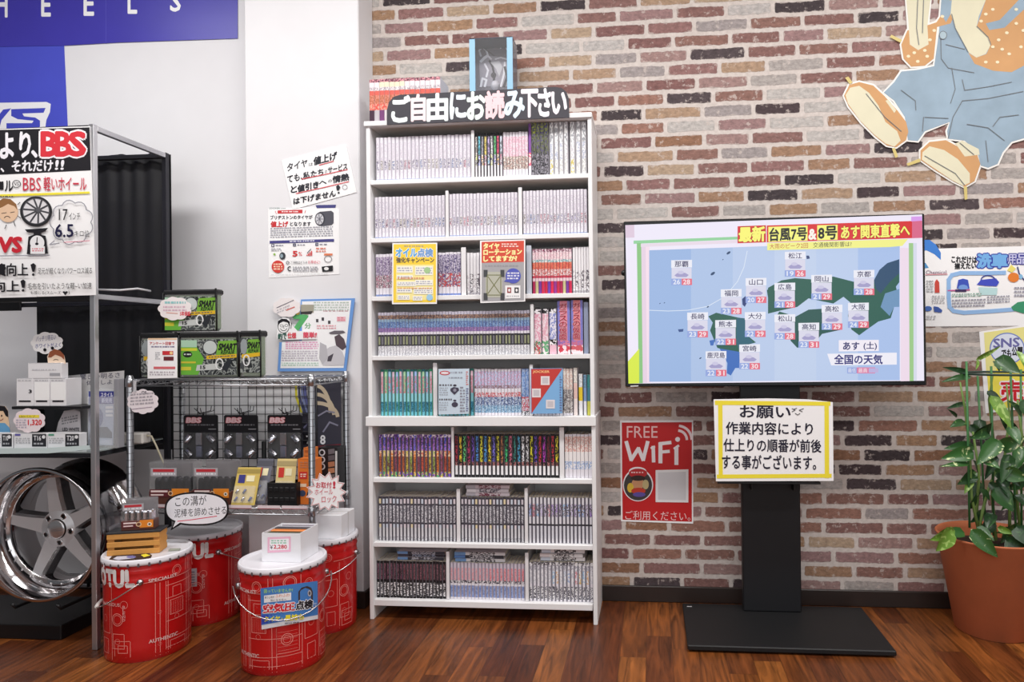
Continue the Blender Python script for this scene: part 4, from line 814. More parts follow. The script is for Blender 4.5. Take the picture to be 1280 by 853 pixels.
for q in ([(498, 150), (500, 250), (530, 290), (640, 310)], [(520, 190), (600, 210)], [(545, 290), (560, 380), (540, 440)], [(850, 390), (700, 420), (590, 430), (550, 500), (530, 590)], [(590, 340), (600, 385), (700, 370), (800, 350)], [(330, 385), (390, 430), (392, 470)], [(425, 500), (420, 560)], [(430, 500), (530, 505)], [(720, 540), (750, 500), (830, 490)], [(690, 600), (700, 690)], [(610, 530), (700, 545), (770, 600)], [(180, 400), (260, 500), (330, 560)], [(430, 665), (560, 740), (600, 790)], [(545, 60), (560, 120), (615, 222)], [(652, 112), (700, 158), (712, 190)], [(400, 0), (395, 120), (405, 190)], [(425, 0), (420, 140)], [(580, 610), (640, 660)]): a.line(Z5(q), .9, OUTL)
a.disc(*Z5([(508, 150)])[0], 4.5, 5, (170, 190, 200)); a.ring(*Z5([(508, 150)])[0], 4.5, 5, .8, OUTL)
a.build('painting', t)
b = MB(); TP = mat((226, 206, 130), .4, alpha=.85)
for q in ([(90, 332), (104, 326), (122, 352), (110, 360)], [(290, 634), (302, 630), (316, 668), (304, 674)], [(280, 158), (288, 148), (332, 170), (326, 182)], [(352, 698), (358, 708), (412, 690), (408, 676)], [(596, 796), (610, 796), (612, 850), (600, 852)]):
    k = slab(Z5(q), MY-.0022, .0004, TP); j = len(b.v); b.v += k.v; mi = b.mid(TP); b.f += [[j+x for x in f] for f in k.f]; b.mi += [mi]*len(k.f); b.sm += k.sm
b.build('tape', t)
# car-wash supplies poster
WY = -.0015
o, a = sheet('car_wash_poster', 'wide white hand-drawn car wash supplies poster on the brick wall right of the television', 'poster', [(1150, 311.5), (1330, 306.5), (1330, 407), (1150, 408.5)], WY)
P = a.poly; LB = (150, 190, 236)
P([(1153, 300), (1162, 300), (1170, 306), (1176, 316), (1176, 325), (1168, 318), (1158, 313), (1153, 314)], (62, 130, 216)); P([(1153, 328), (1157, 329), (1161, 335), (1153, 336)], (80, 150, 206))
a.txt('これだけは', 1189.5, 320.5, 1221, 328.5, INK, bold=.05, sl=.02); a.txt('揃えたい', 1193.5, 329, 1220, 336.5, INK, bold=.05, sl=-.02)
for (c, u0, u1) in (('洗', 1222, 1241), ('車', 1240, 1259)): a.txt(c, u0, 318, u1, 334.5, (120, 180, 236), bold=.06, out=(50, 60, 170), ow=.13)
a.txt('用', 1260, 318, 1270.5, 330, (206, 206, 240), bold=.02, out=(60, 60, 150), ow=.1); a.txt('品', 1271, 317.5, 1284, 330, (206, 206, 240), bold=.02, out=(60, 60, 150), ow=.1)
a.line([(1256, 341), (1235, 341.5), (1200, 341.5), (1190, 344), (1186, 350), (1186, 372), (1187, 384), (1192, 389), (1205, 391), (1240, 389), (1266, 387)], 5, LB)
P([(1196, 361), (1198, 350), (1204, 348.5), (1210, 350), (1212, 361)], (60, 84, 190)); a.disc(1204, 360, 6, 4, (120, 160, 226)); a.line([(1185, 363.5), (1212, 362.5)], 1.6, (196, 90, 150)); a.line([(1195, 363.5), (1207, 363.5)], 3, (60, 40, 90))
P([(1221, 356), (1226, 350), (1245, 348), (1249, 353), (1246, 358), (1232, 357.5)], (66, 80, 196)); a.arc(1235, 350, 8.5, 5.5, -3.1, -.1, 1.4, (60, 70, 150)); P([(1223, 359), (1247, 360), (1246, 369), (1226, 369)], (190, 224, 226))
a.disc(1267, 347, 7, 6, (232, 130, 50)); P([(1259, 338), (1264, 331), (1270, 336), (1265, 341)], (240, 226, 120)); a.line([(1272, 334), (1274, 342), (1280, 350), (1290, 354)], 1.6, (50, 60, 120)); a.disc(1276, 346, 2.5, 3, (140, 190, 226)); P([(1264, 384), (1272, 378), (1285, 376), (1290, 384), (1280, 392), (1266, 388)], (60, 150, 110))
a.txt('Chemical', 1157.5, 338, 1183, 343, (120, 80, 110), bold=.01); a.line([(1157, 343.5), (1184, 342.8)], 1, (226, 150, 160)); P([(1168.5, 366), (1168.5, 353), (1171, 349), (1174, 353), (1174.5, 366)], (206, 72, 60)); a.greek(1158, 350, 1167, 366, (160, 160, 166), 5); a.greek(1165, 369, 1181, 380, (176, 176, 180), 4); a.disc(1160, 386, 5, 3.2, (70, 110, 190)); P([(1167, 383), (1173, 384), (1178, 388), (1177, 391), (1168, 390)], (60, 90, 170)); a.greek(1158, 394, 1170, 400, (190, 190, 196), 2)
a.greek(1190, 367, 1228, 372, (110, 160, 140), 2, sl=-.03); a.greek(1190, 374, 1232, 385, (130, 128, 146), 3, sl=-.03); a.greek(1234, 370, 1262, 380, (130, 128, 146), 3, sl=-.05); a.greek(1268, 358, 1290, 372, (130, 128, 146), 3)
a.build('lettering', o)
o, a = sheet('sale_poster', 'yellow tilted sale poster on the brick wall behind the potted plant', 'poster', [(1224, 415), (1310, 402), (1316, 507), (1232, 517)], WY-.0005)
a.poly([(1230, 416), (1308, 405), (1313, 503), (1237, 513)], (246, 230, 90)); a.poly([(1230, 416), (1308, 405), (1309, 424), (1260, 440), (1240, 470), (1233, 470)], (240, 232, 150)); a.disc(1259, 436, 22, 20, (120, 140, 206), 32); a.disc(1259, 436, 20.5, 18.5, (226, 232, 248), 32)
a.txt('SNS', 1242, 424, 1274, 435, (110, 110, 170), bold=.03, sl=-.05); a.txt('でも', 1252, 437, 1264, 447, INK, bold=.04); a.txt('公開', 1265, 434, 1278, 445, INK, bold=.04)
a.txt('売', 1251, 476, 1279, 502, (206, 30, 46), bold=.03, out=(250, 236, 240), ow=.09); a.txt('る', 1281, 474, 1306, 500, (206, 30, 46), bold=.03, out=(250, 236, 240), ow=.09)
a.build('lettering', o)

# ================================================================ POTTED PLANT
px, py = 1.25, -.205; PH = .352
t = thing('potted_plant', 'pothos climbing green canes round a hoop in a terracotta pot by the brick wall', 'plant', (px, py, 0))
TER = mat((190, 108, 70), .7, noise=.07, name='terracotta')
b = MB(); b.lathe([(.12, 0), (.128, .004), (.185, PH-.005), (.19, PH), (.186, PH+.004), (.178, PH+.002), (.172, PH-.02), (.165, PH-.06)], (px, py, 0), TER, 48, cap=(0,)); b.build('pot', t)
b = MB(); b.lathe([(.0005, PH-.035), (.09, PH-.04), (.168, PH-.05)], (px, py, 0), mat((52, 40, 32), .95, noise=.3), 32); b.build('soil', t)
CANE = mat((66, 122, 70), .5); b = MB(); hz = 0
rnd = random.Random(4)
def pp(u, v, dy=0): return at(u, v, py+dy)
canes = [((1212, 660), (1208, 452), -.06), ((1242, 670), (1239, 458), .02), ((1270, 670), (1263, 455), -.03), ((1277, 660), (1276, 462), .05), ((1232, 660), (1222, 470), .09), ((1292, 670), (1296, 455), 0)]
for (a0, a1, dy) in canes: b.tube([pp(*a0, dy*.7), pp(*a1, dy)], .0042, CANE, 7)
hc = pp(1256, 467, 0); b.tube([(hc.x+.145*math.cos(2*PI*i/28), hc.y+.145*math.sin(2*PI*i/28), hc.z) for i in range(28)], .0045, mat((52, 70, 62), .5), 7, closed=True)
b.build('support_canes', t)
STM = mat((120, 150, 78), .55); b = MB()
stems = [[(1225, 672), (1214, 620), (1212, 560), (1206, 510), (1200, 478)], [(1245, 676), (1240, 620), (1243, 560), (1236, 500), (1241, 470)], [(1262, 672), (1262, 630), (1256, 570), (1262, 520), (1258, 480)], [(1276, 672), (1270, 610), (1278, 550), (1272, 500)], [(1222, 672), (1228, 640), (1236, 610), (1244, 590)], [(1232, 676), (1221, 640), (1224, 590), (1216, 540)]]
for i, q in enumerate(stems): b.tube([pp(u, v, rnd.uniform(-.05, .05)) for u, v in q], [.006, .0055, .005, .004, .003][:len(q)] if len(q) > 3 else .004, STM, 7)
b.build('stem', t)
def leaf_material(name, base, pale, amt):
    m = bpy.data.materials.new(name); m.use_nodes = True; L = m.node_tree.links; bs = m.node_tree.nodes['Principled BSDF']; bs.inputs['Roughness'].default_value = .32
    g = N(m, 'ShaderNodeNewGeometry'); n1 = N(m, 'ShaderNodeTexNoise'); n1.inputs['Scale'].default_value = 30; n1.inputs['Detail'].default_value = 3; n1.inputs['Distortion'].default_value = 1.5; L.new(g.outputs['Position'], n1.inputs['Vector'])
    cr = N(m, 'ShaderNodeValToRGB'); e = cr.color_ramp.elements; e[0].position = amt; e[0].color = lin(base); e[1].position = amt+.06; e[1].color = lin(pale); L.new(n1.outputs['Fac'], cr.inputs[0]); L.new(cr.outputs[0], bs.inputs['Base Color'])
    return m
LM = [leaf_material('leaf_deep', (44, 82, 40), (104, 142, 80), .62), leaf_material('leaf_marbled', (52, 96, 44), (206, 216, 160), .6), leaf_material('leaf_young', (108, 146, 56), (160, 190, 104), .55), leaf_material('leaf_dark', (32, 62, 34), (54, 92, 50), .58)]
fb = [MB() for _ in LM]; 
def leaf(u, v, u2, v2, wd, k, dy=0, roll=0, stem_to=None):
    """heart leaf from its base pixel (u,v) to its tip (u2,v2); wd = width in px"""
    A = pp(u, v, dy); B = pp(u2, v2, dy-.03-.02*rnd.random()); d = B-A; L = d.length; d.normalize()
    s = d.cross(Vector((0, -1, .35)).normalized()).normalized(); n = s.cross(d).normalized()
    s = (s*math.cos(roll)+n*math.sin(roll)).normalized(); n = s.cross(d).normalized(); W2 = wd/330/2*.84; vs_ = []; m = 7
    for i in range(m+1):
        f = i/m; w = (math.sin(PI*min(1, f**.62))**.8 if f < 1 else 0)*W2*(1.05-.2*f); dr = -n*(.18*L*(f-.3)**2)
        c = A+d*(L*f)+dr
        for q in (-1, -.55, 0, .55, 1): vs_.append(c+s*(w*q)+n*(abs(q)**1.4*w*.35)+d*(-.07*L*abs(q)**2 if f < .25 else 0))
    fs = [(i*5+j, i*5+j+1, (i+1)*5+j+1, (i+1)*5+j) for i in range(m) for j in range(4)]
    fb[k].raw(vs_, fs, LM[k], True)
    if stem_to: fb[3].tube([pp(*stem_to, dy*.5), A], .0018, STM, 5)
for q in ((1210, 466, 1180, 459, 9, 3, .02), (1212, 471, 1178, 476, 11, 0, 0), (1222, 449, 1252, 433, 7, 2, -.05), (1222, 450, 1221, 462, 6, 2, -.04), (1246, 450, 1276, 466, 24, 0, -.08), (1243, 452, 1250, 464, 8, 0, -.06), (1272, 440, 1284, 462, 12, 2, -.09), (1240, 497, 1266, 536, 17, 2, -.1), (1235, 490, 1254, 504, 11, 3, -.04), (1206, 505, 1184, 510, 8, 3, 0), (1206, 528, 1188, 533, 14, 0, -.02), (1196, 521, 1186, 512, 6, 3, 0),
          (1215, 566, 1178, 573, 22, 1, -.06), (1216, 558, 1182, 560, 16, 0, -.03), (1210, 580, 1176, 582, 9, 1, -.08), (1222, 545, 1240, 530, 17, 3, -.03), (1248, 552, 1222, 580, 24, 1, -.09), (1236, 540, 1214, 548, 16, 0, -.05), (1252, 560, 1280, 548, 22, 1, -.07), (1256, 590, 1286, 600, 22, 1, -.08), (1262, 570, 1252, 604, 18, 0, -.06), (1220, 592, 1198, 606, 18, 0, -.02), (1214, 600, 1206, 617, 11, 2, -.03), (1244, 612, 1268, 640, 26, 0, -.07), (1248, 600, 1262, 622, 16, 3, -.05), (1270, 620, 1292, 640, 22, 3, -.03), (1226, 612, 1238, 626, 13, 0, -.03), (1212, 636, 1222, 618, 10, 0, -.02), (1228, 640, 1214, 654, 12, 3, 0),
          (1188, 664, 1172, 690, 26, 2, -.15), (1192, 664, 1164, 676, 18, 2, -.13), (1204, 666, 1176, 668, 16, 1, -.1), (1216, 664, 1248, 698, 22, 1, -.16), (1222, 660, 1244, 676, 15, 0, -.12), (1248, 660, 1268, 668, 10, 2, -.06), (1258, 676, 1286, 692, 22, 3, -.08), (1250, 690, 1232, 684, 17, 3, -.04), (1272, 660, 1290, 684, 24, 3, -.1), (1240, 652, 1226, 672, 18, 3, -.02), (1276, 520, 1262, 500, 16, 0, -.02), (1278, 560, 1268, 590, 18, 1, -.04), (1282, 500, 1292, 530, 22, 0, -.06), (1244, 570, 1232, 600, 14, 3, .02), (1268, 540, 1250, 520, 16, 3, .03), (1230, 575, 1250, 585, 14, 1, -.1), (1262, 535, 1276, 555, 17, 1, -.1)): leaf(*q, roll=rnd.uniform(-.5, .5))
for i in range(26):
    u = rnd.uniform(1210, 1290); v = rnd.uniform(520, 676); an = rnd.uniform(0, 2*PI); l = rnd.uniform(16, 28)
    leaf(u, v, u+l*math.cos(an), v+abs(l*math.sin(an))*.8+4, rnd.uniform(12, 20), rnd.choice([0, 0, 3, 3, 1]), rnd.uniform(-.06, .08), rnd.uniform(-.7, .7))
for k, m_ in enumerate(fb):
    pass
b = MB()
for q in fb:
    i = len(b.v); b.v += q.v; ids = [b.mid(m) for m in q.mats]; b.f += [[i+j for j in f] for f in q.f]; b.mi += [ids[k] for k in q.mi]; b.sm += q.sm
b.build('foliage', t)

# ================================================================ PILLAR POSTERS, BANNERS
VY = PY-.0015
o, a = sheet('handwritten_card', 'tilted white handwritten card about prices taped on the pillar above the printed price notice', 'card', [(352, 200.5), (432.5, 180.5), (446, 240.5), (366, 262)], VY-.001)
GX = (36, 38, 48)
for tx, u0, v0, u1, v1, b_, s_ in (('タイヤ', 359, 205, 384, 214.5, .025, -.26), ('は', 386, 204, 391, 208, 0, -.2), ('値上げ', 392, 197, 421, 207, .045, -.26), ('ても、', 359, 220, 378.5, 229, .03, -.22), ('私たち', 379, 216, 404, 224.5, .035, -.22), ('の', 406, 213, 409, 217, 0, -.2), ('サービス', 410, 209, 434, 217, .03, -.22), ('と', 363.5, 233, 371, 241.5, .03, -.2), ('値引き', 372, 232, 398, 240.5, .045, -.22), ('へ', 399, 227, 408, 231.5, .03, -.22), ('の', 410, 225, 415, 228.5, 0, -.2), ('情熱', 416, 220.5, 436, 229, .045, -.2), ('は下げません', 367, 248, 419.5, 256, .035, -.2)): a.txt(tx, u0, v0, u1, v1, GX, sl=s_, bold=b_)
a.poly([(420, 233), (423, 231), (425.5, 234), (423.5, 238.5), (421, 238)], GX); a.disc(423.2, 241, 1.3, 1.2, GX); a.ring(431, 234, 3, 3, .5, (120, 120, 130), 14)
for p in ([(399, 206.5), (417, 201.5)], [(377, 224), (404, 218.5), (434, 212)], [(370, 242), (404, 234.5), (436, 227)]): a.line(p, .9, (222, 70, 80))
a.build('lettering', o)
o, a = sheet('price_notice', 'printed tyre price rise notice with a red round stamp on the pillar', 'poster', [(335, 261), (418, 259), (424, 262), (424, 343), (336, 347.5)], VY)
P = a.poly
P([(394.5, 256.5), (420, 256), (419, 260), (396, 260.5)], (70, 70, 130)); a.txt('JOCKER.com', 336.5, 259.5, 357, 262, (80, 120, 110)); P([(347, 263.2), (378, 262.2), (378, 266.6), (347, 267.2)], (206, 56, 60)); a.greek(352, 263.6, 373, 266, (250, 230, 230), 1); a.line([(344, 264), (345.5, 267.5)], .6, (206, 80, 80)); a.line([(382, 263), (381, 266.5)], .6, (206, 80, 80))
a.txt('ブリヂストンのタイヤが', 338, 269.5, 390.5, 274.5, (34, 34, 50), bold=.03, sl=-.01); a.txt('値上げ', 338.5, 277, 360, 284, (206, 52, 58), bold=.045); a.txt('となります', 362.5, 277.5, 388.5, 282.5, (34, 34, 50), bold=.025)
P([(393.5, 273), (397, 266.5), (400, 264.8), (414, 263.6), (417, 266), (417, 279), (414.5, 281.5), (402, 283), (397, 281)], (84, 84, 94)); a.disc(400, 274, 6.5, 8.5, (60, 60, 70)); a.disc(399.5, 274, 5, 6.8, (206, 206, 212)); 
for k in range(7): a.line([(399.5, 274), (399.5+4.4*math.cos(k*.9), 274+6*math.sin(k*.9))], .9, (110, 110, 120))
a.greek(338, 284.5, 416, 298, (150, 150, 162), 5, sl=-.03); P([(337, 301.2), (417.5, 298.8), (417.5, 302.2), (337, 304.6)], (74, 72, 136)); a.greek(362, 300.8, 394, 303.2, (226, 226, 240), 1, sl=-.03)
for u, v, t_ in ((341, 307, '1'), (368, 306.3, '2'), (396, 305.6, '3')): P(R4(u-1.8, v-1.8, u+1.8, v+1.8), (50, 50, 90)); a.txt(t_, u-.8, v-1.2, u+.8, v+1.2, (240, 240, 245)); a.greek(u+3.5, v-1.2, u+13, v+1.2, (110, 110, 130), 1)
a.txt('5', 366, 314, 371.5, 320.5, (214, 60, 62), bold=.04); a.txt('%', 373, 315, 377.5, 320, (214, 60, 62)); 
for k in range(4): P(R4(383+k*1.9, 318.5-k*1.6, 384.4+k*1.9, 320), (214, 80, 80), False)
a.up(); a.line([(384, 316.5), (388.5, 311.5)], .8, (70, 70, 80)); a.greek(395, 309, 407, 316, (222, 110, 90), 2); P(R4(405, 317, 415.5, 319.5), (226, 130, 90)); a.ring(410, 324, 4.5, 4, .7, (120, 116, 120)); a.greek(339, 310, 352, 314, (150, 150, 160), 2); a.disc(353, 320, 3.8, 4.6, (60, 64, 70)); a.disc(352, 320, 1.8, 2.6, (150, 170, 180)); a.disc(343, 318, 1.4, 1.4, (150, 190, 90))
a.disc(347.3, 333.5, 7.8, 7.8, (214, 66, 58)); a.greek(342, 329, 353, 338, (252, 220, 190), 3); a.ring(359.5, 328.5, 1.7, 1.7, .7, (80, 80, 90), 10); a.txt('ご予約はどうぞ', 363.5, 326.5, 384, 330.5, (50, 50, 60)); a.txt('お早めに!', 385, 325.8, 400, 330, (214, 60, 90)); a.greek(366, 333, 398, 340, (130, 130, 140), 3)
P([(402, 333.5), (416, 332), (416, 339), (403, 340)], (30, 30, 34)); a.disc(408, 336, 3, 2, (240, 240, 240)); a.arc(362, 336, 2.2, 2.4, 1, 5.2, 1.2, (50, 50, 56)); a.greek(339, 343, 410, 344, (190, 200, 200), 1, sl=-.02)
a.build('lettering', o)
o, a = sheet('blue_poster', 'blue-bordered poster reading 7分 standing on the chrome rack against the pillar', 'poster', [(376, 374.5), (443.5, 373), (432.5, 464), (347, 464.5), (349, 428), (374, 428)], PY-.012, .003, mat((112, 160, 226), .45))
P = a.poly
P([(377.5, 377), (439, 375.5), (429.5, 460), (350.5, 460.5), (352.5, 428), (377.5, 426)], (250, 250, 252)); P([(344, 397), (398, 392), (398, 428), (344, 429)], (244, 243, 246)) if False else None
a.txt('7', 367, 395, 383, 412, (92, 180, 110), bold=.07, it=.06); a.txt('分', 381, 404, 388.5, 411, (120, 180, 130), bold=.03)
a.txt('でも', 371, 417, 378.5, 422, (90, 150, 150)); a.txt('仕様', 358.5, 415.5, 368.5, 423, (222, 84, 96), bold=.05); a.txt('簡単!', 380, 415, 396, 422.5, (226, 90, 110), bold=.05)
P([(376, 381), (393, 381), (392, 391), (384, 394), (376, 392)], (170, 166, 150)); P([(376, 390), (391, 389), (389, 393), (376, 393)], (60, 56, 56)); P([(366, 391), (372, 386), (375, 391), (372, 394)], (250, 210, 90)); a.greek(392, 377, 436, 389, (170, 190, 176), 4); a.greek(404, 388, 436, 390, (190, 130, 140), 1)
for u, v in ((395, 399), (402, 397), (410, 401)): P(R4(u, v, u+3, v+4), (70, 66, 72))
P(R4(421, 396, 432, 402), (240, 190, 200)); a.greek(422, 396.5, 431, 401.5, (214, 90, 110), 2); a.greek(396, 406, 420, 412, (230, 150, 160), 2); a.greek(357, 427, 398, 437, (236, 170, 206), 4); a.greek(352, 438, 398, 452, (190, 180, 196), 5); a.greek(352, 453, 398, 458, (170, 214, 190), 2)
P([(411, 416), (418, 413.5), (429, 413.5), (432, 416), (424, 418), (413, 418)], (110, 104, 112)); P([(418, 421), (424, 418), (430, 424), (433, 434), (428, 438), (420, 432)], (90, 76, 84)); P([(403, 440), (412, 434), (420, 432), (428, 440), (431, 448), (430, 457), (404, 457), (400, 450)], (206, 204, 210)); P([(410, 446), (417, 442), (414, 452), (409, 452)], (80, 74, 84)); P([(400, 428), (408, 432), (410, 448), (403, 456), (399, 448)], (190, 188, 194))
a.build('lettering', o)
o, a = sheet('face_cutout', 'white cut-out of a smiling cartoon face stuck on the left edge of the blue poster', 'card', [(346.5, 407), (348, 400), (354, 397), (361, 398.5), (363.5, 405), (372, 414), (394, 414), (396, 424), (358, 425), (346, 424)], PY-.0175, .001)
a.ring(354.5, 408.5, 7, 8, .7, INK); P = a.poly; P([(347, 408), (347.5, 401.5), (352, 398.5), (358, 399), (362, 402), (362.5, 408), (360, 403.5), (354, 402), (350, 404)], INK); a.ring(352, 407.5, 2, 1.5, .4, INK, 12); a.ring(358, 407, 2, 1.5, .4, INK, 12); a.arc(354.5, 410, 4, 3.5, .2, 2.9, .6, INK); a.line([(355, 407), (354, 410), (355.5, 410.5)], .4, INK); a.line([(364.5, 404), (363.5, 411)], .8, INK)
a.txt('約', 347.5, 417, 353, 424, (60, 100, 90), bold=.05); a.txt('で', 353.5, 417, 358, 424, (60, 100, 90), bold=.05); a.txt('仕様', 359.5, 416, 370, 423, (222, 84, 96), bold=.05); a.txt('簡単!', 379, 415.5, 394.5, 422.5, (226, 90, 110), bold=.05)
a.build('lettering', o)
o, a = sheet('price_tag', 'small pale handwritten cloud tag clipped to the corner of the blue poster', 'price tag', cloudpts(340.5, 372, 376, 397, 8), PY-.019, .001, mat((244, 236, 236), .5))
a.line([(346, 385), (367, 375.5)], 1, (110, 104, 116)); a.greek(346, 387, 362, 393, (180, 172, 180), 2, sl=-.4); a.line([(358, 388), (368, 384)], 1.4, (214, 110, 100))
a.build('lettering', o)

# vinyl banners on the wall
BNY = -.004
o, a = sheet('maker_banner', 'long violet-blue vinyl banner with white capitals along the top of the wall', 'banner', [(-160, -60), (297, -60), (297, 48), (150, 53), (78, 57), (-160, 61)], BNY, .0015, mat((66, 60, 172), .35, noise=.03, name='violet_vinyl'))
for ch, u0, u1, v0, v1 in (('H', -6, 9, -10, 21), ('E', 52, 63, -8, 20), ('E', 105, 117, -10, 19), ('L', 160, 171, -12, 16.5), ('S', 213, 225.5, -12, 14)): a.txt(ch, u0, v0, u1, v1, (250, 250, 252), bold=.02)
a.build('lettering', o)
slab([(132, 0), (132.8, 0), (132.8, 54.5), (132, 54.5)], BNY-.0006, .0004, mat((84, 80, 186), .4)).build('crease', o)
o, a = sheet('logo_banner', 'brighter blue vinyl banner with part of a white outlined logo below the long banner', 'banner', [(-160, 58), (80, 57), (84.5, 160), (84.5, 340), (-160, 340)], BNY+.0018, .0015, mat((78, 86, 204), .35, noise=.03, name='blue_vinyl'))
P = a.poly; WH = (246, 246, 250); LBL = (70, 78, 196)
P([(-60, 129.5), (58, 127.5), (63.5, 130), (62.5, 140), (58, 150), (55, 170), (-60, 170)], WH); P([(14, 136.5), (57, 135), (54.5, 141), (28, 142), (30, 145.5), (44, 147), (50, 151), (50, 158), (46, 165), (8, 165), (8, 154), (40, 154), (42, 151), (22, 149), (14, 145)], LBL); P([(-8, 152), (4, 137), (14, 135.5), (2, 150), (-2, 165), (-12, 165)], LBL)
a.build('lettering', o)

# ================================================================ WHEEL DISPLAY RACK
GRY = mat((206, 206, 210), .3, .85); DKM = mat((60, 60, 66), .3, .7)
RXr, RFy, RBy, RXl = -1.985, -.592, -.215, -3.0
t = thing('display_rack', 'tall open metal display rack holding the sign board, sample boxes and alloy wheel', 'rack', (-2.45, -.4, 0))
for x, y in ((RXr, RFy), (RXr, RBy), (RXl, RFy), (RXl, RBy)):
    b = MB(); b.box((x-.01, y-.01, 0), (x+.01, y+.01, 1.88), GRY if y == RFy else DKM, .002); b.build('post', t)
def rail(nm, a_, b_, m, th=.011):
    b = MB(); b.box([min(p, q)-th for p, q in zip(a_, b_)], [max(p, q)+th for p, q in zip(a_, b_)], m, .002); b.build(nm, t)
rail('side_rail', (RXr, RFy+.02, 1.868), (RXr, RBy-.02, 1.868), GRY, .0095); rail('side_rail', (RXr, RFy+.02, 1.262), (RXr, RBy-.02, 1.262), GRY, .0095)
rail('top_rail', (RXl, RBy, 1.868), (RXr-.02, RBy, 1.868), DKM, .009); rail('top_rail', (RXl, RFy, 1.868), (RXr-.02, RFy, 1.868), DKM, .009)
rail('middle_rail', (RXl, RBy, 1.262), (RXr-.02, RBy, 1.262), DKM, .009); rail('middle_rail', (RXl+.02, RFy, 1.255), (RXr-.02, RFy, 1.255), mat((24, 24, 27), .5), .008)
rail('foot_rail', (RXl, RBy, .09), (RXr-.02, RBy, .09), GRY, .006)
LZ = .705
b = MB(); b.box((RXl, RFy-.004, LZ-.022), (RXr-.0105, RBy-.012, LZ-.004), mat((30, 30, 34), .25), .002); b.box((RXl, RFy-.002, LZ-.004), (RXr-.0105, RBy-.012, LZ), mat((150, 160, 160), .1)); b.build('shelf', t)
b = MB(); b.tube([at(117, 362, RFy+.06), at(150, 363, RFy+.1), at(172, 361, RFy+.14), at(188, 364, RFy+.2)], .004, mat((206, 206, 210), .3), 8); b.build('hook_bar', t)
# pale liner on the shelf edge
o = slab([(-40, 561), (60, 560), (112, 557), (113, 562), (60, 567), (-40, 568)], RFy-.0055, .001, mat((206, 222, 222), .4)).build('shelf_liner'); recenter(o, at(40, 565, RFy)); tag(o, 'pale shelf edge strip along the front of the sample shelf', 'strip')
# black curtain across the back
ct = MB(); CB = mat((24, 24, 28), .55, noise=.25, name='black_fabric'); n = 60; yb = RBy+.028
xa, xb = at(46, 400, yb).x, at(214.5, 260, yb).x; za = at(160, 194, yb).z; zb_ = at(160, 562, yb).z
vs_, fs = [], []
for j in range(13):
    for i in range(n+1):
        f = i/n; x = xa+(xb-xa)*f; z = zb_+(za-zb_)*j/12; k = .002+.003*(j/12)**3
        vs_.append((x+(0), yb+k*math.sin(f*47+math.sin(f*9)*2), z+.006*math.sin(f*23)*(j == 12)))
for j in range(12):
    for i in range(n): fs.append((j*(n+1)+i, j*(n+1)+i+1, (j+1)*(n+1)+i+1, (j+1)*(n+1)+i))
ct.raw(vs_, fs, CB, True); ct.raw([(v[0], v[1]+.0015, v[2]) for v in vs_], [f[::-1] for f in fs], CB, True)
o = ct.build('black_curtain'); recenter(o, ((xa+xb)/2, yb, za)); tag(o, 'black fabric panel hung across the back of the display rack', 'curtain')
b = MB(); b.box((RXl, RBy-.02, Z_(389, RBy, 15)), (X_(25, RBy-.02, 380), RBy-.01, Z_(378, RBy, 15)), mat((22, 22, 25), .5), .002); b.build('bracket', t)
# big sign board
SBY = RFy-.014
o, a = sheet('sign_board', 'large white and black handwritten comparison board fixed to the front of the display rack', 'sign', [(-150, 167), (0, 161.5), (112, 157.8), (119.5, 369), (0, 372.5), (-150, 377)], SBY, .003)
P = a.poly; KB = (30, 28, 34); RD = (218, 52, 64)
P([(-150, 169.5), (0, 162.5), (112, 159.2), (113.5, 213), (0, 218.5), (-150, 226)], KB)
a.txt('より', 0, 167, 38, 198, (240, 238, 244), bold=.038, sl=-.05); a.txt('、', 40, 189, 46, 196, (240, 238, 244), bold=.06)
for c_ in (None, RD):
    for ch, u0, u1 in (('B', 52, 71), ('B', 70, 88), ('S', 87, 106)): a.txt(ch, u0, 165.5, u1, 194.5, c_, bold=.04, out=(250, 244, 248) if c_ is None else None, ow=.095)
a.txt('、それだけ', 1, 201.5, 66, 215, (240, 238, 244), bold=.035, sl=-.02); a.txt('!!', 69, 200.5, 79, 212, (240, 238, 244), bold=.035, it=.1)
a.txt('ル', 6, 226, 16, 239, KB, bold=.02); a.txt('ー', -6, 228, 4, 236, KB, bold=.02); a.ring(20.5, 230, 5, 4.5, .8, KB); a.txt('VS', 17.5, 228, 23.5, 232, KB); a.txt('BBS', 28.5, 222, 51, 238.5, (206, 56, 76), bold=.01); a.txt('軽いホイール', 54.5, 221, 108, 238.5, (206, 60, 80), bold=.012)
P([(-150, 246), (0, 243), (112, 239.5), (112, 242), (0, 246), (-150, 249)], (246, 232, 70)); a.greek(0, 244.5, 17, 247, INK, 1)
# face, wheel, scales
a.disc(10, 265, 12.5, 13, (236, 200, 168)); P([(-5, 262), (-4, 253), (4, 248), (13, 249), (20, 255), (22, 263), (18, 258), (10, 255), (3, 259)], (150, 106, 66)); a.line([(2, 267), (8, 266)], .8, INK); a.line([(13, 266), (18, 265)], .8, INK); a.arc(9, 273, 3.5, 2.5, 3.3, 6.1, .8, INK)
for q in ([(22, 256), (25, 253)], [(23, 262), (27, 262)], [(22, 270), (26, 273)], [(17, 277), (19, 283)], [(8, 281), (6, 286)]): a.line(q, .8, INK)
a.disc(45, 264.5, 20, 19, (40, 40, 44), 40); a.disc(45, 264, 16.5, 15.8, (226, 224, 228), 40)
for k in range(10): an = k*PI/5+.15; a.line([(48, 263), (45+16*math.cos(an), 264+15.3*math.sin(an))], 2.2, (70, 70, 76))
a.disc(48, 262.5, 3.2, 3.2, (90, 90, 96)); a.ring(45, 264, 16.6, 15.9, 1, (90, 90, 96), 40)
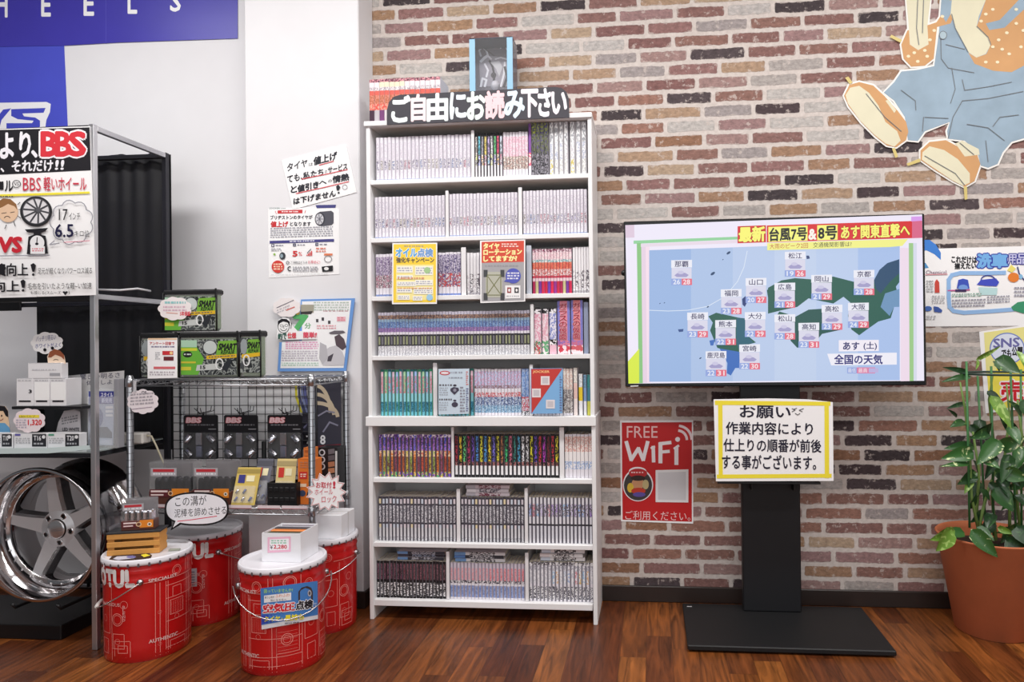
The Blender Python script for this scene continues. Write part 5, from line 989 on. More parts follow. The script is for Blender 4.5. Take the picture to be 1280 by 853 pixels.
a.txt('VS', -2, 297, 26, 315, (206, 40, 56), bold=.05, it=.05); a.line([(0, 320), (62, 319)], 1, (150, 150, 160))
P([(31, 287), (60, 285), (57, 289), (51, 291), (51, 293.5), (57, 295), (60, 317), (33.5, 318), (35.5, 296), (42, 293.5), (42, 291), (34, 290.5)], KB); a.disc(46.5, 303.5, 9, 9, (240, 240, 242)); a.line([(46.5, 297), (46, 304)], 1.2, KB); a.disc(46, 305, 2.2, 1.6, KB); P(R4(38, 308, 56, 317.5), (240, 240, 242)); a.greek(40, 310, 54.5, 315, (214, 70, 90), 2)
cp = cloudpts(62, 250, 117, 306, 9, .13); a.line(cp, 1.1, (150, 150, 160), True); a.line([(68, 301), (62, 306), (74, 304)], 1.1, (150, 150, 160)); a.line([(80, 303), (112, 301)], .8, (226, 130, 150))
a.txt('17', 73.5, 261.5, 84.5, 275.5, KB, bold=.01); a.txt('インチ', 86, 266, 100, 275, KB); a.txt('6.5', 69, 280.5, 91.5, 296.5, (30, 28, 66), bold=.02); a.txt('キロ位', 93, 288, 111.5, 296, KB)
a.txt('費', -6, 330, 7, 345, KB, bold=.04); a.txt('向上', 8.5, 329.5, 35, 345, KB, bold=.025); P([(38, 331), (42, 329), (45, 332), (43, 340), (40.5, 340)], KB); a.disc(41.5, 343.5, 1.6, 1.6, KB); a.txt('足元が軽くなりパワーロス減る', 47, 335, 115, 343, KB, sl=-.01)
a.txt('向上', -8, 351, 24, 365, KB, bold=.025); P([(25.5, 351.5), (29, 349.5), (32, 352), (30.5, 360), (27.5, 360)], KB); a.disc(28.7, 363.3, 1.6, 1.6, KB); a.txt('毛布を引いたような軽~い加速', 34.5, 354, 114.5, 362, KB, sl=-.01); a.txt('も感じる(スムーズ', 38, 364, 76, 369, KB); P([(78, 365), (80, 364), (81.5, 365), (83, 364), (85, 365), (81.5, 369.5)], KB); a.txt(')', 85.5, 363.5, 87, 369, KB)
a.build('lettering', o)

# ---- things on the sample shelf
def carton(name, label, cat, u0, v0, u1, v1, Y, D, m=(236, 235, 238), group=None, zb=None, rot=0):
    """a closed carton whose front fills the pixel box"""
    x0, x1 = at(u0, v1, Y).x, at(u1, v1, Y).x; z1 = at((u0+u1)/2, v0, Y).z; z0 = at((u0+u1)/2, v1, Y).z if zb is None else zb
    b = MB(); mm = mat(m, .45); b.box((x0, Y, z0), (x1, Y+D, z1), mm, .0012); b.box((x0+.004, Y-.0001, z1-.0025), (x1-.004, Y+D*.5, z1+.0003), mat([c*.9 for c in m], .5))
    o = b.build(name); recenter(o, ((x0+x1)/2, Y+D/2, z0)); tag(o, label, cat, group); return o, Art(plane(Y-.0002)), z1
ST = LZ+.0006; SF = -.56
rz = Z_(512, SF, 60)
t2 = thing('riser_shelf', 'low black plastic riser standing on the sample shelf', 'riser', at(60, 540, -.5))
xl, xr = X_(14, SF, 510), X_(101.5, SF, 510); BP = mat((20, 20, 23), .4)
b = MB(); b.box((xl, SF, rz), (xr, SF+.14, rz+.011), BP, .002); b.build('deck', t2)
for x in (xl, xr-.008):
    b = MB(); b.box((x, SF+.06, ST), (x+.008, SF+.134, rz), BP, .001); b.build('leg', t2)
RZ = rz+.0116
for i, (u0, u1) in enumerate(((20.5, 41.5), (42, 62), (62.5, 82.5))):
    o, a, zt1 = carton('bulb_box', ['white carton with dark mark, leftmost on the black riser', 'blank-labelled white carton, middle of three on the black riser', 'white carton with exposed side, rightmost on the black riser'][i], 'box', u0, 473.5, u1, 505, SF+.006, .072, zb=RZ, group='cartons on the riser')
    if i: a.rect(u0+1, 478, u1-.5, 500.5, (252, 252, 252))
    a.rect(u0+3, 500.8, u1-3, 502.8, INK); a.greek(u0+1.5, 475, u1-2, 477, (170, 170, 176), 1)
    if not i: a.txt('3', 36, 487.5, 39.5, 491.5, INK, bold=.04)
    a.build('label_print', o)
o, a, zt2 = carton('bulb_box', 'long flat white carton lying on top of the three riser cartons', 'box', 35, 454, 77, 472, SF+.006, .03, zb=zt1+.0012)
a.rect(62, 466.5, 75, 470, (170, 170, 176)); a.greek(40, 461, 70, 464, (190, 190, 196), 1); a.build('label_print', o)
o, a = sheet('speech_card', 'cloud speech card with a brown-haired cartoon head standing on the topmost white carton', 'price tag', cloudpts(38, 415, 79, 443, 9), SF+.02, .0015)
a.txt('バッチリ明るい', 45, 421, 70, 428, (70, 66, 130), sl=-.12); a.txt('ホワイトがよく', 44, 430, 76, 436, (60, 70, 150), sl=-.06); a.build('lettering', o)
k = slab([(60, 455), (59, 446), (62, 440), (68, 437), (75, 439), (80, 445), (82, 455)], SF+.018, .0015, mat((240, 214, 190))).build('cartoon_head', o)
a = Art(plane(SF+.018)); a.poly([(60, 447), (62, 440), (68, 436.5), (75, 438.5), (80, 444), (80.5, 450), (76, 446), (69, 443.5), (64, 447)], (150, 84, 56)); a.disc(56, 437.5, 2, 2, INK); a.disc(65.5, 435.5, 2, 2, INK); a.arc(70, 451, 3, 1.5, 3.4, 6, .6, INK); a.build('head_print', k)
for i, (u0, u1, tt, c) in enumerate(((-14, 15.5, 'T10', (60, 60, 66)), (17.5, 58.5, 'T16', (96, 90, 170)), (59.5, 99.5, 'T20', (90, 160, 130)))):
    o, a, z9 = carton('bulb_box', 'small white and black bulb carton marked %s on the sample shelf' % tt, 'box', u0, 542, u1, 559.5, SF-.006, .034, zb=ST, group='lettered bulb cartons')
    w_ = u1-u0; a.rect(u0+w_*.55, 543, u1-.8, 558.5, (44, 44, 50)); a.txt(tt, u0+w_*.6, 545, u0+w_*.82, 551, (240, 240, 244), bold=.02); a.disc(u1-4, 546.5, 2.2, 2.2, (240, 240, 242)); a.rect(u0+1, 542.8, u0+8, 545, c); a.greek(u0+2, 547, u0+w_*.5, 555, (170, 170, 176), 3); a.greek(u0+w_*.6, 553, u1-4, 557, (150, 150, 156), 1)
    a.build('label_print', o)
def tagcard(name, label, pts, Y, lines, m=None, cat='price tag', group=None):
    o, a = sheet(name, label, cat, pts, Y, .001, m, group); lines(a); a.build('lettering', o); return o
def f(a):
    a.rect(23.5, 519, 49, 522.5, (246, 226, 70)); a.txt('LEDバルブ', 24, 519.3, 44, 522.2, INK); a.greek(20, 524, 34, 536, (170, 160, 180), 4); a.txt('1,320', 35, 525, 52, 532.5, (222, 50, 56), bold=.03)
tagcard('price_tag', 'pale cloud price tag reading 1,320 in front of the T16 carton', cloudpts(16.5, 510.5, 57, 541.5, 9), SF-.002, f, mat((246, 232, 236), .5))
def f(a): a.greek(77, 522, 97, 532, (90, 90, 96), 3, sl=-.2); a.txt('LED WHITE', 78, 535, 99, 539, INK, bold=.03)
tagcard('price_tag', 'grey pointed tag standing behind the T20 carton', [(70, 541), (73, 528), (80, 514), (93, 512), (100, 515), (101, 541)], SF+.052, f, mat((196, 192, 196), .5))
o, a = sheet('cartoon_card', 'cut-out cartoon boy in a blue shirt at the left end of the sample shelf', 'card', [(-12, 541), (-12, 515), (-4, 507), (6, 508), (10, 514), (10.5, 525), (13, 541)], SF-.008+.06, .0012, mat((240, 206, 170), .6))
a.poly([(-12, 526), (-12, 514), (-4, 507), (6, 508), (10, 514), (10.3, 522), (7, 520), (4, 514), (-4, 514), (-9, 520)], INK); a.poly([(-12, 541), (-12, 534), (-4, 529), (6, 529), (12, 535), (13, 541)], (110, 170, 214)); a.disc(2, 520, 1, 1.2, INK); a.arc(-1, 523, 5, 3, .2, 2, .8, (150, 50, 50)); a.build('print', o)
# leaflets in the acrylic stand
o, a = sheet('leaflet', 'white handwritten leaflet board behind the acrylic stand on the sample shelf', 'leaflet', [(84, 470), (155, 463.5), (153, 554), (100, 555)], -.455, .0015, mat((214, 212, 212), .5))
a.txt('驚きの明るさ', 100, 468, 150, 475, (70, 70, 96), sl=-.05); a.txt('体感しよう', 108, 476, 148, 482, (70, 70, 96), sl=-.05); a.build('lettering', o)
t2 = thing('acrylic_stand', 'clear acrylic stand with a navy car leaflet on the sample shelf beside the rack post', 'stand', at(126, 558, -.49))
b = MB(); AC = mat((255, 255, 255), .05, alpha=.2); Y = -.5; xa_, xb_ = X_(110, Y, 520), X_(147, Y, 520); z0, z1 = ST, Z_(486, Y, 126); b.box((xa_, Y-.002, z0), (xb_, Y, z1-.03), AC); b.box((xa_, Y+.014, z0), (xb_, Y+.016, z1), AC); b.box((xa_, Y, z0), (xb_, Y+.014, z0+.003), AC); b.build('holder', t2)
b = slab([(110.5, 489), (143, 489), (141.5, 557), (110, 557)], Y+.004, .0015, mat((170, 180, 204), .35)); k = b.build('leaflet', t2)
a = Art(plane(Y+.0038)); a.rect(111, 489.5, 142, 505, (56, 60, 140)); a.txt('スタイル', 126, 491, 141, 496.5, (226, 226, 240), bold=.03); a.txt('新発売', 127, 498, 140, 504, (206, 210, 240), bold=.03); a.rect(132, 508, 141, 511, (220, 222, 230)); a.rect(132, 513, 141, 516, (220, 222, 230)); a.rect(132, 518, 141, 521, (220, 222, 230)); a.disc(120, 522, 9, 13, (96, 104, 150)); a.poly([(112, 547), (113, 540), (120, 534), (134, 534), (140, 541), (140, 548)], (60, 66, 92)); a.poly([(112, 552), (140, 550), (140, 556), (112, 556)], (190, 196, 214)); a.build('leaflet_print', k)
b = MB(); b.box((X_(147.5, Y+.02, 520), Y, ST), (X_(153, Y+.02, 520), Y+.03, Z_(474, Y, 150)), mat((150, 150, 156), .35), .001); o = b.build('slim_box'); recenter(o, (X_(150, Y+.02, 520), Y+.015, ST)); tag(o, 'narrow grey box standing on end right of the acrylic stand', 'box')
# power adapter with lead
ay = -.4; xa_, xb_ = X_(146, ay, 548), X_(178, ay, 548)
t2 = thing('power_adapter', 'white mains adapter and lead at the right end of the sample shelf', 'adapter', (xa_, ay, ST))
b = MB(); b.box((xa_, ay, ST), (xb_, ay+.05, ST+.042), mat((226, 222, 216), .4), .005); b.build('adapter_body', t2)
b = MB(); b.tube([(xb_-.002, ay+.025, ST+.03), (xb_+.018, ay+.025, ST+.028), (xb_+.034, ay+.03, ST-.01), (xb_+.044, ay+.05, ST-.07), (xb_+.05, ay+.09, ST-.14)], .0035, mat((214, 206, 180), .5), 8); b.build('lead', t2)

# ---- alloy wheel standing inside the rack
wx, wy, wz, WR = -2.238, -.565, .396, .246
t2 = thing('alloy_wheel', 'polished five-spoke deep-dish alloy wheel hung in the display rack', 'wheel', (wx, wy+.1, wz))
CH1 = mat((206, 204, 206), .1, 1); CH2 = mat((200, 198, 200), .24, .8); SPK = mat((206, 205, 208), .36, .3); DRK = mat((44, 40, 40), .3, .8)
b = MB(); b.lathe([(WR-.012, .0), (WR-.004, -.002), (WR, .003), (WR, .01), (WR-.008, .016), (WR-.014, .03), (WR-.034, .045), (WR-.04, .09), (WR-.045, .15), (WR-.03, .175), (WR-.012, .19), (WR-.012, .215), (WR-.002, .225), (WR, .235), (WR-.01, .238), (WR-.018, .225), (WR-.022, .2), (WR-.05, .165), (WR-.055, .105), (WR-.052, .09), (WR-.05, .086), (WR-.032, .082), (WR-.03, .078), (WR-.022, .04), (WR-.018, .014), (WR-.012, .0)], (wx, wy, wz), CH1, 96, 'y'); b.build('rim', t2)
b = MB()
for k in range(30):
    an = 2*PI*k/30; r_ = WR-.041; b.lathe([(.0035, .0), (.0035, -.005), (.0005, -.006)], (wx+r_*math.cos(an), wy+.084, wz+r_*math.sin(an)), CH2, 8, 'y')
b.build('bolt_pattern', t2)
def spoke(an):
    b = MB(); c, s_ = math.cos(an), math.sin(an)
    def W(r_, q, y): return (wx+c*r_-s_*q, wy+y, wz+s_*r_+c*q)
    st = [(.02, .031, .094), (.06, .028, .092), (.11, .023, .09), (.16, .02, .09), (WR-.046, .018, .092)]
    v, f_ = [], []
    for r_, h, y in st: v += [W(r_, -h-.012, y+.045), W(r_, -h-.006, y+.014), W(r_, -h, y), W(r_, h, y), W(r_, h+.006, y+.014), W(r_, h+.012, y+.045)]
    n_ = len(st)
    for j in (2,): b.raw(v, [(i*6+j, i*6+j+1, (i+1)*6+j+1, (i+1)*6+j) for i in range(n_-1)], SPK)
    for j in (1, 3): b.raw(v, [(i*6+j, i*6+j+1, (i+1)*6+j+1, (i+1)*6+j) for i in range(n_-1)], CH2)
    for j in (0, 4): b.raw(v, [(i*6+j, i*6+j+1, (i+1)*6+j+1, (i+1)*6+j) for i in range(n_-1)], mat((120, 118, 120), .25, .9))
    b.raw(v, [tuple((n_-1)*6+j for j in range(6)), tuple(i*6 for i in range(n_))+tuple(i*6+5 for i in range(n_-1, -1, -1))], DRK); b.build('spoke', t2)
for k in range(5): spoke(PI/2+.15+k*2*PI/5)
b = MB(); b.lathe([(.001, .078), (.03, .078), (.036, .081), (.038, .087), (.066, .09), (.07, .096), (.07, .14)], (wx, wy, wz), [CH2, CH2, DRK, SPK, SPK, SPK], 40, 'y'); b.build('hub', t2)
for k in range(5):
    an = PI/2+.15+PI/5+k*2*PI/5; b = MB(); q = (wx+.052*math.cos(an), wy, wz+.052*math.sin(an)); b.lathe([(.0125, .0892), (.0105, .087), (.0085, .0875), (.0085, .0878), (.0005, .0879)], q, [CH1, CH1, DRK, DRK], 16, 'y'); b.build('lug_hole', t2)
a = Art(lambda u, v, l: at(u, v, wy+.078-l)); hp = (70.5, 664); a.txt('WORK', hp[0]-6, hp[1]-2, hp[0]+6, hp[1]+1.5, (120, 110, 110), bold=.02) if False else a.line([(hp[0]-6, hp[1]), (hp[0]+6, hp[1]-.5)], 1, (120, 112, 112)); a.build('cap_mark', t2)
# hook arms that carry the wheel (parts of the rack)
for dx in (-.09, .09):
    b = MB(); zz = wz-WR+.048-.0 ; xq = wx+dx; rr_ = math.sqrt(max(0, (WR+.0065)**2-dx**2)); zz = wz-rr_
    b.tube([(xq, RBy-.012, zz-.03), (xq, wy+.002, zz-.03), (xq, wy-.012, zz-.012)], .006, mat((20, 20, 22), .4), 8); b.tube([(xq, RBy-.012, zz-.03), (xq, RBy-.012, .09)], .006, mat((20, 20, 22), .4), 8); b.build('wheel_hook', t)
b = MB(); b.box((RXl+.02, RFy+.06, .0005), (at(85, 785, -.5).x, RBy-.03, .055), mat((18, 17, 19), .45), .003); o = b.build('low_plinth'); recenter(o, (-2.55, -.38, 0)); tag(o, 'low black plinth on the floor under the alloy wheel', 'plinth')

# ================================================================ CHROME WIRE RACK
WXl, WXr, WFy, WBy = -1.955, -1.243, -.46, -.165
t = thing('wire_rack', 'chrome wire shelving rack holding tyre repair kits and wheel nuts', 'rack', ((WXl+WXr)/2, (WFy+WBy)/2, 0))
UZ, DZ = .955, .478
for x, y in ((WXl, WFy), (WXr, WFy), (WXl, WBy), (WXr, WBy)):
    b = MB(); b.lathe([(.012, 0), (.012, UZ+.012), (.009, UZ+.018), (.0005, UZ+.018)], (x, y, .0005), STEEL, 18)
    for k in range(36): b.lathe([(.0121, -.0012), (.0128, 0), (.0121, .0012)], (x, y, .02+k*.0254), mat((120, 120, 124), .3, .9), 12)
    b.build('post', t)
for z, nm in ((UZ, 'top_shelf'), (DZ, 'lower_shelf')):
    b = MB(); r_ = .0032
    for dz in (0, -.022):
        for p, q in (((WXl, WFy), (WXr, WFy)), ((WXl, WBy), (WXr, WBy)), ((WXl, WFy), (WXl, WBy)), ((WXr, WFy), (WXr, WBy))): b.tube([(*p, z+dz), (*q, z+dz)], r_, STEEL, 8)
    def zig(p, q, n):
        pts = [(p[0]+(q[0]-p[0])*i/n, p[1]+(q[1]-p[1])*i/n, z-.002 if i % 2 == 0 else z-.02) for i in range(n+1)]; b.tube(pts, .002, STEEL, 6)
    zig((WXl, WFy), (WXr, WFy), 34); zig((WXl, WBy), (WXr, WBy), 34); zig((WXr, WFy), (WXr, WBy), 14); zig((WXl, WFy), (WXl, WBy), 14)
    for i in range(1, 26):
        x = WXl+(WXr-WXl)*i/26; b.tube([(x, WFy, z+.0015), (x, WBy, z+.0015)], .0016, STEEL, 5)
    for y in (WFy+.09, WBy-.09): b.tube([(WXl, y, z-.003), (WXr, y, z-.003)], .0028, STEEL, 6)
    for x, y in ((WXl, WFy), (WXr, WFy), (WXl, WBy), (WXr, WBy)): b.lathe([(.0125, -.026), (.0155, -.024), (.0145, .006), (.0125, .008)], (x, y, z), STEEL, 16)
    b.build(nm, t)
UT = UZ+.0042; DT = DZ+.0042
# red and white price strips along the lower shelf front
for i, (u0, u1) in enumerate(((190, 206), (284, 314), (322, 350), (352, 384))):
    p0, p1 = X_(u0, WFy-.005, 631), X_(u1, WFy-.005, 631); bb = MB(); bb.box((p0, WFy-.0042, DZ-.001), (p1, WFy-.0034, DZ+.012), mat((222, 206, 210), .4)); bb.box((p0, WFy-.0044, DZ-.001), (p1, WFy-.0042, DZ+.001), mat((150, 40, 50), .4)); bb.build('price_strip', t)
# wire grid panel hung inside the back
GY = WBy-.02
b = MB(); GB_ = mat((40, 40, 44), .4); gx0, gx1, gz0, gz1 = X_(216, GY, 540), X_(396, GY, 540), DZ+.012, Z_(473, GY, 300)-.004
n = 17
for i in range(n+1): x = gx0+(gx1-gx0)*i/n; b.tube([(x, GY, gz0), (x, GY, gz1)], .0016 if 0 < i < n else .003, GB_, 5)
for i in range(14): z = gz1-.036*i; b.tube([(gx0, GY-.002, z), (gx1, GY-.002, z)], .0016, GB_, 5) if z > gz0 else None
o = b.build('grid_panel'); recenter(o, ((gx0+gx1)/2, GY, gz0)); tag(o, 'black wire grid panel standing on the lower rack shelf behind the hanging packs', 'grid panel')

# hanging blister cards
for i, (u0, u1, nm) in enumerate(((230, 272.5, 'farthest from the bookcase'), (280, 322.5, 'middle'), (334.5, 378, 'nearest the bookcase'))):
    Y = GY-.07; x0, x1 = X_(u0, Y, 545), X_(u1, Y, 545); z1, z0 = Z_(519, Y, u0), Z_(574, Y, u0)
    t2 = thing('lock_nut_pack', 'black hanging blister pack on the grid, %s of three' % nm, 'blister pack', ((x0+x1)/2, Y, z1), 'hanging lock nut packs')
    rr = .008; pts = []
    for cx, cz, a0 in ((x1-rr, z1-rr, 0), (x0+rr, z1-rr, PI/2), (x0+rr, z0+rr, PI), (x1-rr, z0+rr, 1.5*PI)):
        for k in range(5): an = a0+PI/2*k/4; pts.append((cx+rr*math.cos(an), cz+rr*math.sin(an)))
    bb = MB(); bb.prism(pts[::-1], Y, Y+.002, mat((26, 26, 31), .35)); bb.build('backing_card', t2)
    bb = MB(); zx = z0+(z1-z0)*.56; bb.box((x0+.004, Y-.016, z0+.004), (x1-.004, Y-.0006, zx+.008), mat((255, 255, 255), .06, alpha=.04), .003); bb.build('blister', t2)
    W = x1-x0; H = z1-z0; SV = mat((206, 206, 214), .22, 1)
    for (fx, fz, an) in ((.17, .47, .7), (.83, .47, -.7), (.17, .15, -.75), (.83, .15, .75)):      # tubular nuts lying askew
        bb = MB(); cx, cz = x0+W*fx, z0+H*fz; L = W*.12; R_ = W*.085; dx, dz = math.sin(an), math.cos(an)
        bb.lathe([(R_, -L), (R_, L), (R_*.82, L), (R_*.82, -L*.6), (.0005, -L*.6)], (0, 0, 0), [SV, SV, mat((30, 30, 36), .3, .6), mat((30, 30, 36), .3, .6)], 14)
        bb.v = [(cx+p[0]*dz+p[2]*dx, Y-.0085+p[1]*.8, cz-p[0]*dx+p[2]*dz) for p in bb.v]; bb.build('lock_nut', t2)
    bb = MB(); cx = x0+W*.49; bb.box((cx-W*.09, Y-.015, z0+H*.33), (cx+W*.09, Y-.004, z0+H*.6), SV, .002); bb.box((cx-W*.085, Y-.014, z0+H*.05), (cx+W*.085, Y-.004, z0+H*.3), mat((176, 180, 206), .25, .9), .002); bb.build('key_socket', t2)
    a = Art(plane(Y)); a.txt('BBS', u0+2.8, 522.5, u0+20.5, 528.5, (238, 200, 206), bold=.07, it=.15, out=(200, 40, 60), ow=.11); a.rect(u1-12, 536.2, u1-2.5, 537.2, (150, 150, 156)); a.greek(u0+4, 530, u1-4, 533, (70, 70, 78), 1); a.build('lettering', t2)
    bb = MB(); xm = (x0+x1)/2+.01
    for dx in (-.007, .007): bb.tube([(xm+dx, GY-.006, z1+.03), (xm+dx, GY-.01, z1+.012), (xm+dx, Y-.01, z1+.006), (xm+dx, Y-.022, z1+.01), (xm+dx, Y-.028, z1+.03)], .0016, GB_, 6)
    bb.tube([(xm-.007, Y-.012, z1+.008), (xm+.007, Y-.012, z1+.008)], .0016, GB_, 6); bb.tube([(xm-.007, Y-.01, z1+.008), (xm-.03, Y-.012, z1+.028)], .0016, GB_, 6); bb.box((xm-.004, Y+.0005, z1-.002), (xm+.004, Y+.0015, z1+.012), mat((26, 26, 31), .35)); bb.build('hook', t2)
# black rod standing on the lower shelf between the packs
p = X_(330, GY-.03, 560); b = MB(); b.tube([(p, GY-.03, DT), (p, GY-.03, Z_(552, GY-.03, 330))], .009, mat((22, 22, 25), .5), 10); o = b.build('rubber_rod'); recenter(o, (p, GY-.03, DT)); tag(o, 'short black rod upright behind the card packs on the lower rack shelf', 'rod')
# dark wheel catalogue panel in the right rear corner
CY = WBy-.018
o, a = sheet('wheel_panel', 'dark photo panel of wheels with figures 7 and 8 behind the wire rack', 'display panel', [(378, 479), (426, 476), (426.5, 560), (378, 562)], CY, .002, mat((58, 58, 70), .4))
P = a.poly
for i, c in enumerate(((206, 196, 50), (70, 74, 110), (120, 130, 170), (90, 96, 150), (200, 200, 210), (64, 66, 90))): P([(368.5+i*3.6, 480), (371+i*3.6, 480), (372+i*3.8, 496), (378+i*3.6, 516), (375.5+i*3.6, 516), (369+i*3.8, 497)], c, False)
a.up()
for r_ in (0, 9, 18): a.arc(395, 522-r_*.2, 27-r_*.5, 18+r_, -1.5, -.1, 4.6, (196, 182, 158), 10)
a.line([(398, 520), (408, 514), (418, 516)], 2, (140, 140, 160)); a.line([(404, 540), (412, 528), (422, 532)], 2, (130, 130, 150)); a.line([(380, 535), (386, 528), (390, 540)], 2, (110, 110, 140))
P(R4(379, 543, 394, 556), (30, 28, 34)); a.txt('7', 383, 545, 389, 555, (226, 226, 230), bold=.02); a.txt('8', 400.5, 544.5, 406.5, 555.5, (226, 226, 230), bold=.03); P([(397, 557.5), (426, 555), (426, 558), (397, 560.5)], (110, 40, 50))
a.build('lettering', o)
# black carton with rings beside it
o, a, _ = carton('nut_carton', 'black carton with three silver rings at the right end of the lower rack shelf', 'box', 398, 560, 422, 629, CY-.09, .07, (26, 26, 30), zb=DT)
for v in (566, 575, 583.5): a.ring(402.5, v, 3.2, 3.4, 1.5, (206, 206, 212), 18)
for k in range(5): a.poly([(410, 562+k*8), (418, 561+k*8), (418.5, 567+k*8), (410.5, 568.5+k*8)], [(110, 104, 110), (96, 90, 96), (176, 120, 90), (186, 130, 96), (120, 110, 110)][k], False)
a.poly(R4(419, 564, 421.5, 600), (206, 206, 206)); a.build('label_print', o)
# orange packs
OR = (226, 120, 44)
o, a, _ = carton('lug_nut_box', 'tall orange carton of wheel nuts standing on the lower rack shelf by the front post', 'box', 372.5, 574, 395, 628, WFy+.05, .05, OR, zb=DT)
a.rect(374, 590, 384, 599, (206, 50, 44)); a.greek(375.5, 592, 383, 597, (244, 220, 200), 2); a.rect(386, 589, 394, 600, (236, 214, 180)); a.rect(374, 605, 383, 609, (240, 210, 180)); a.disc(378, 617, 4, 4, (60, 70, 100)); a.disc(387, 618, 3.5, 3.8, (40, 44, 60)); a.greek(375, 577, 393, 586, (170, 76, 30), 3); a.build('label_print', o)
o, a, _ = carton('lug_nut_box', 'second orange carton set back behind the tall orange one on the lower rack shelf', 'box', 379.5, 560, 392, 600, WFy+.135, .04, (222, 126, 60), zb=DT)
for k in range(4): a.rect(381, 563+k*7, 391, 566+k*7, (176, 90, 40))
a.build('label_print', o)
# clear clam packs of nuts
def clam(u0, v0, u1, v1, Y, D, zb, label, chrome, group='clear nut packs'):
    x0, x1 = at(u0, v1, Y).x, at(u1, v1, Y).x; z1 = at((u0+u1)/2, v0, Y).z; H = z1-zb; W = x1-x0
    t2 = thing('nut_pack', label, 'clear pack', ((x0+x1)/2, Y+D/2, zb), group)
    bb = MB(); OR_ = mat((226, 130, 36), .4); bb.box((x0, Y+.0006, zb), (x1, Y+D, zb+H*.3), mat((90, 50, 40), .45), .001); bb.box((x0+W*.02, Y+D-.002, zb+H*.3), (x1-W*.02, Y+D-.0008, z1-.004), mat((120, 116, 120), .4)); bb.build('insert_card', t2)
    bb = MB(); CL = mat((255, 255, 255), .06, alpha=.06); bb.box((x0-.0006, Y, zb+H*.3+.0005), (x1+.0006, Y+D+.0006, z1), CL, .004); bb.build('clear_case', t2)
    bb = MB()
    nn = 5
    for r_ in range(2):
        for k in range(nn):
            cx = x0+W*(.13+.74*k/(nn-1)); cy_ = Y+D*(.3+.4*r_); m_ = mat((206, 204, 210), .15, 1) if chrome else mat((44, 42, 50), .25, .7); R_ = W*.075
            c1 = MB(); c1.lathe([(R_, 0), (R_, H*.24), (R_*.7, H*.3), (.0005, H*.31)], (cx, cy_, zb+H*.301), m_, 6, smooth=False); c1.build('nut', t2)
    a = Art(plane(Y)); vb = lambda f_: v1-(v1-v0)*f_
    a.rect(u0+1, vb(.26), u0+(u1-u0)*.5, vb(.05), (96, 34, 40)); a.rect(u0+2.5, vb(.23), u0+(u1-u0)*.46, vb(.18), (236, 214, 210)); a.rect(u0+2.5, vb(.13), u0+(u1-u0)*.36, vb(.09), (236, 214, 210)); a.rect(u0+(u1-u0)*.56, vb(.28), u1-1, vb(.03), (230, 136, 40)); a.disc(u0+(u1-u0)*.53, vb(.15), 3, 3, (226, 190, 150)); a.disc(u0+(u1-u0)*.53, vb(.15), 1.9, 1.9, (110, 60, 40)); a.disc(u1-5, vb(.13), 2.4, 2.4, (240, 226, 206)); a.disc(u1-5, vb(.13), 1.2, 1.2, (70, 50, 46)); a.build('label_print', t2)
    a = Art(plane(Y)); a.rect(u0+(u1-u0)*.05, vb(.84), u0+(u1-u0)*.68, vb(.62), (176, 172, 178)); a.txt('PERFORMER', u0+(u1-u0)*.1, vb(.82), u0+(u1-u0)*.62, vb(.74), (196, 50, 60), bold=.04) if False else a.rect(u0+(u1-u0)*.1, vb(.81), u0+(u1-u0)*.62, vb(.73), (190, 50, 60)); a.greek(u0+(u1-u0)*.1, vb(.72), u0+(u1-u0)*.64, vb(.64), (236, 234, 238), 1); a.build('top_label', t2); return t2
clam(186, 578, 237, 624, WFy+.02, .08, DT, 'clear pack of black wheel nuts, leftmost on the lower rack shelf', False)
clam(240.5, 578, 287, 624, WFy+.02, .08, DT, 'clear pack of wheel nuts above the speech bubble, second on the lower rack shelf', False)
# leaning valve packs and their black tray
def lean(u0, v0, u1, v1, Y, label, c, ang, zb):
    x0, x1 = at(u0, v1, Y).x, at(u1, v1, Y).x; z1 = at((u0+u1)/2, v0, Y).z; H = (z1-zb)/math.cos(ang); ca, sa = math.cos(ang), math.sin(ang)
    t2 = thing('valve_pack', label, 'card pack', ((x0+x1)/2, Y, zb), 'valve packs'); T = lambda x, y, z: (x, Y+y*ca+z*sa, zb+z*ca-y*sa+.006*sa)
    def tb(bb): bb.v = [T(*p) for p in bb.v]; return bb
    W = x1-x0; bb = MB(); bb.box((x0, 0, 0), (x1, .002, H), mat(c, .4), .0005); tb(bb).build('backing_card', t2)
    bb = MB(); bb.box((x0+W*.05, -.012, H*.05), (x1-W*.05, -.0004, H*.5), mat((255, 255, 255), .06, alpha=.14), .003); tb(bb).build('blister', t2)
    for k in range(5):
        bb = MB(); cx = x0+W*(.2+.3*(k % 3)); cz = H*(.14 if k < 3 else .34); q = mat((200, 200, 210), .2, 1) if k % 2 else mat((70, 80, 130), .3, .5); bb.tube([(cx-.004, -.006, cz-.006), (cx+.004, -.006, cz+.01)], .004, q, 8); tb(bb).build('valve_cap', t2)
    bb = MB(); bb.box((x0+W*.12, -.0012, H*.58), (x0+W*.4, -.0006, H*.8), mat((60, 60, 130) if c[2] < 120 else (206, 60, 50), .4)); bb.box((x0+W*.46, -.0012, H*.62), (x0+W*.8, -.0006, H*.78), mat((240, 230, 190), .4)); bb.box((x0, -.0011, H*.84), (x1, -.0006, H*.95), mat([q*.8 for q in c], .4)); tb(bb).build('label_print', t2)
lean(288.5, 588, 318, 624.5, WFy+.02, 'ochre card pack of valves leaning at the front of the lower rack shelf', (206, 180, 96), .35, DT)
lean(311, 578, 331, 625, WFy+.045, 'grey-edged card pack leaning against the ochre one', (110, 110, 122), .4, DT)
t2 = thing('black_tray', 'black ribbed tray holding a card pack on the lower rack shelf', 'tray', at(352, 626, WFy+.03))
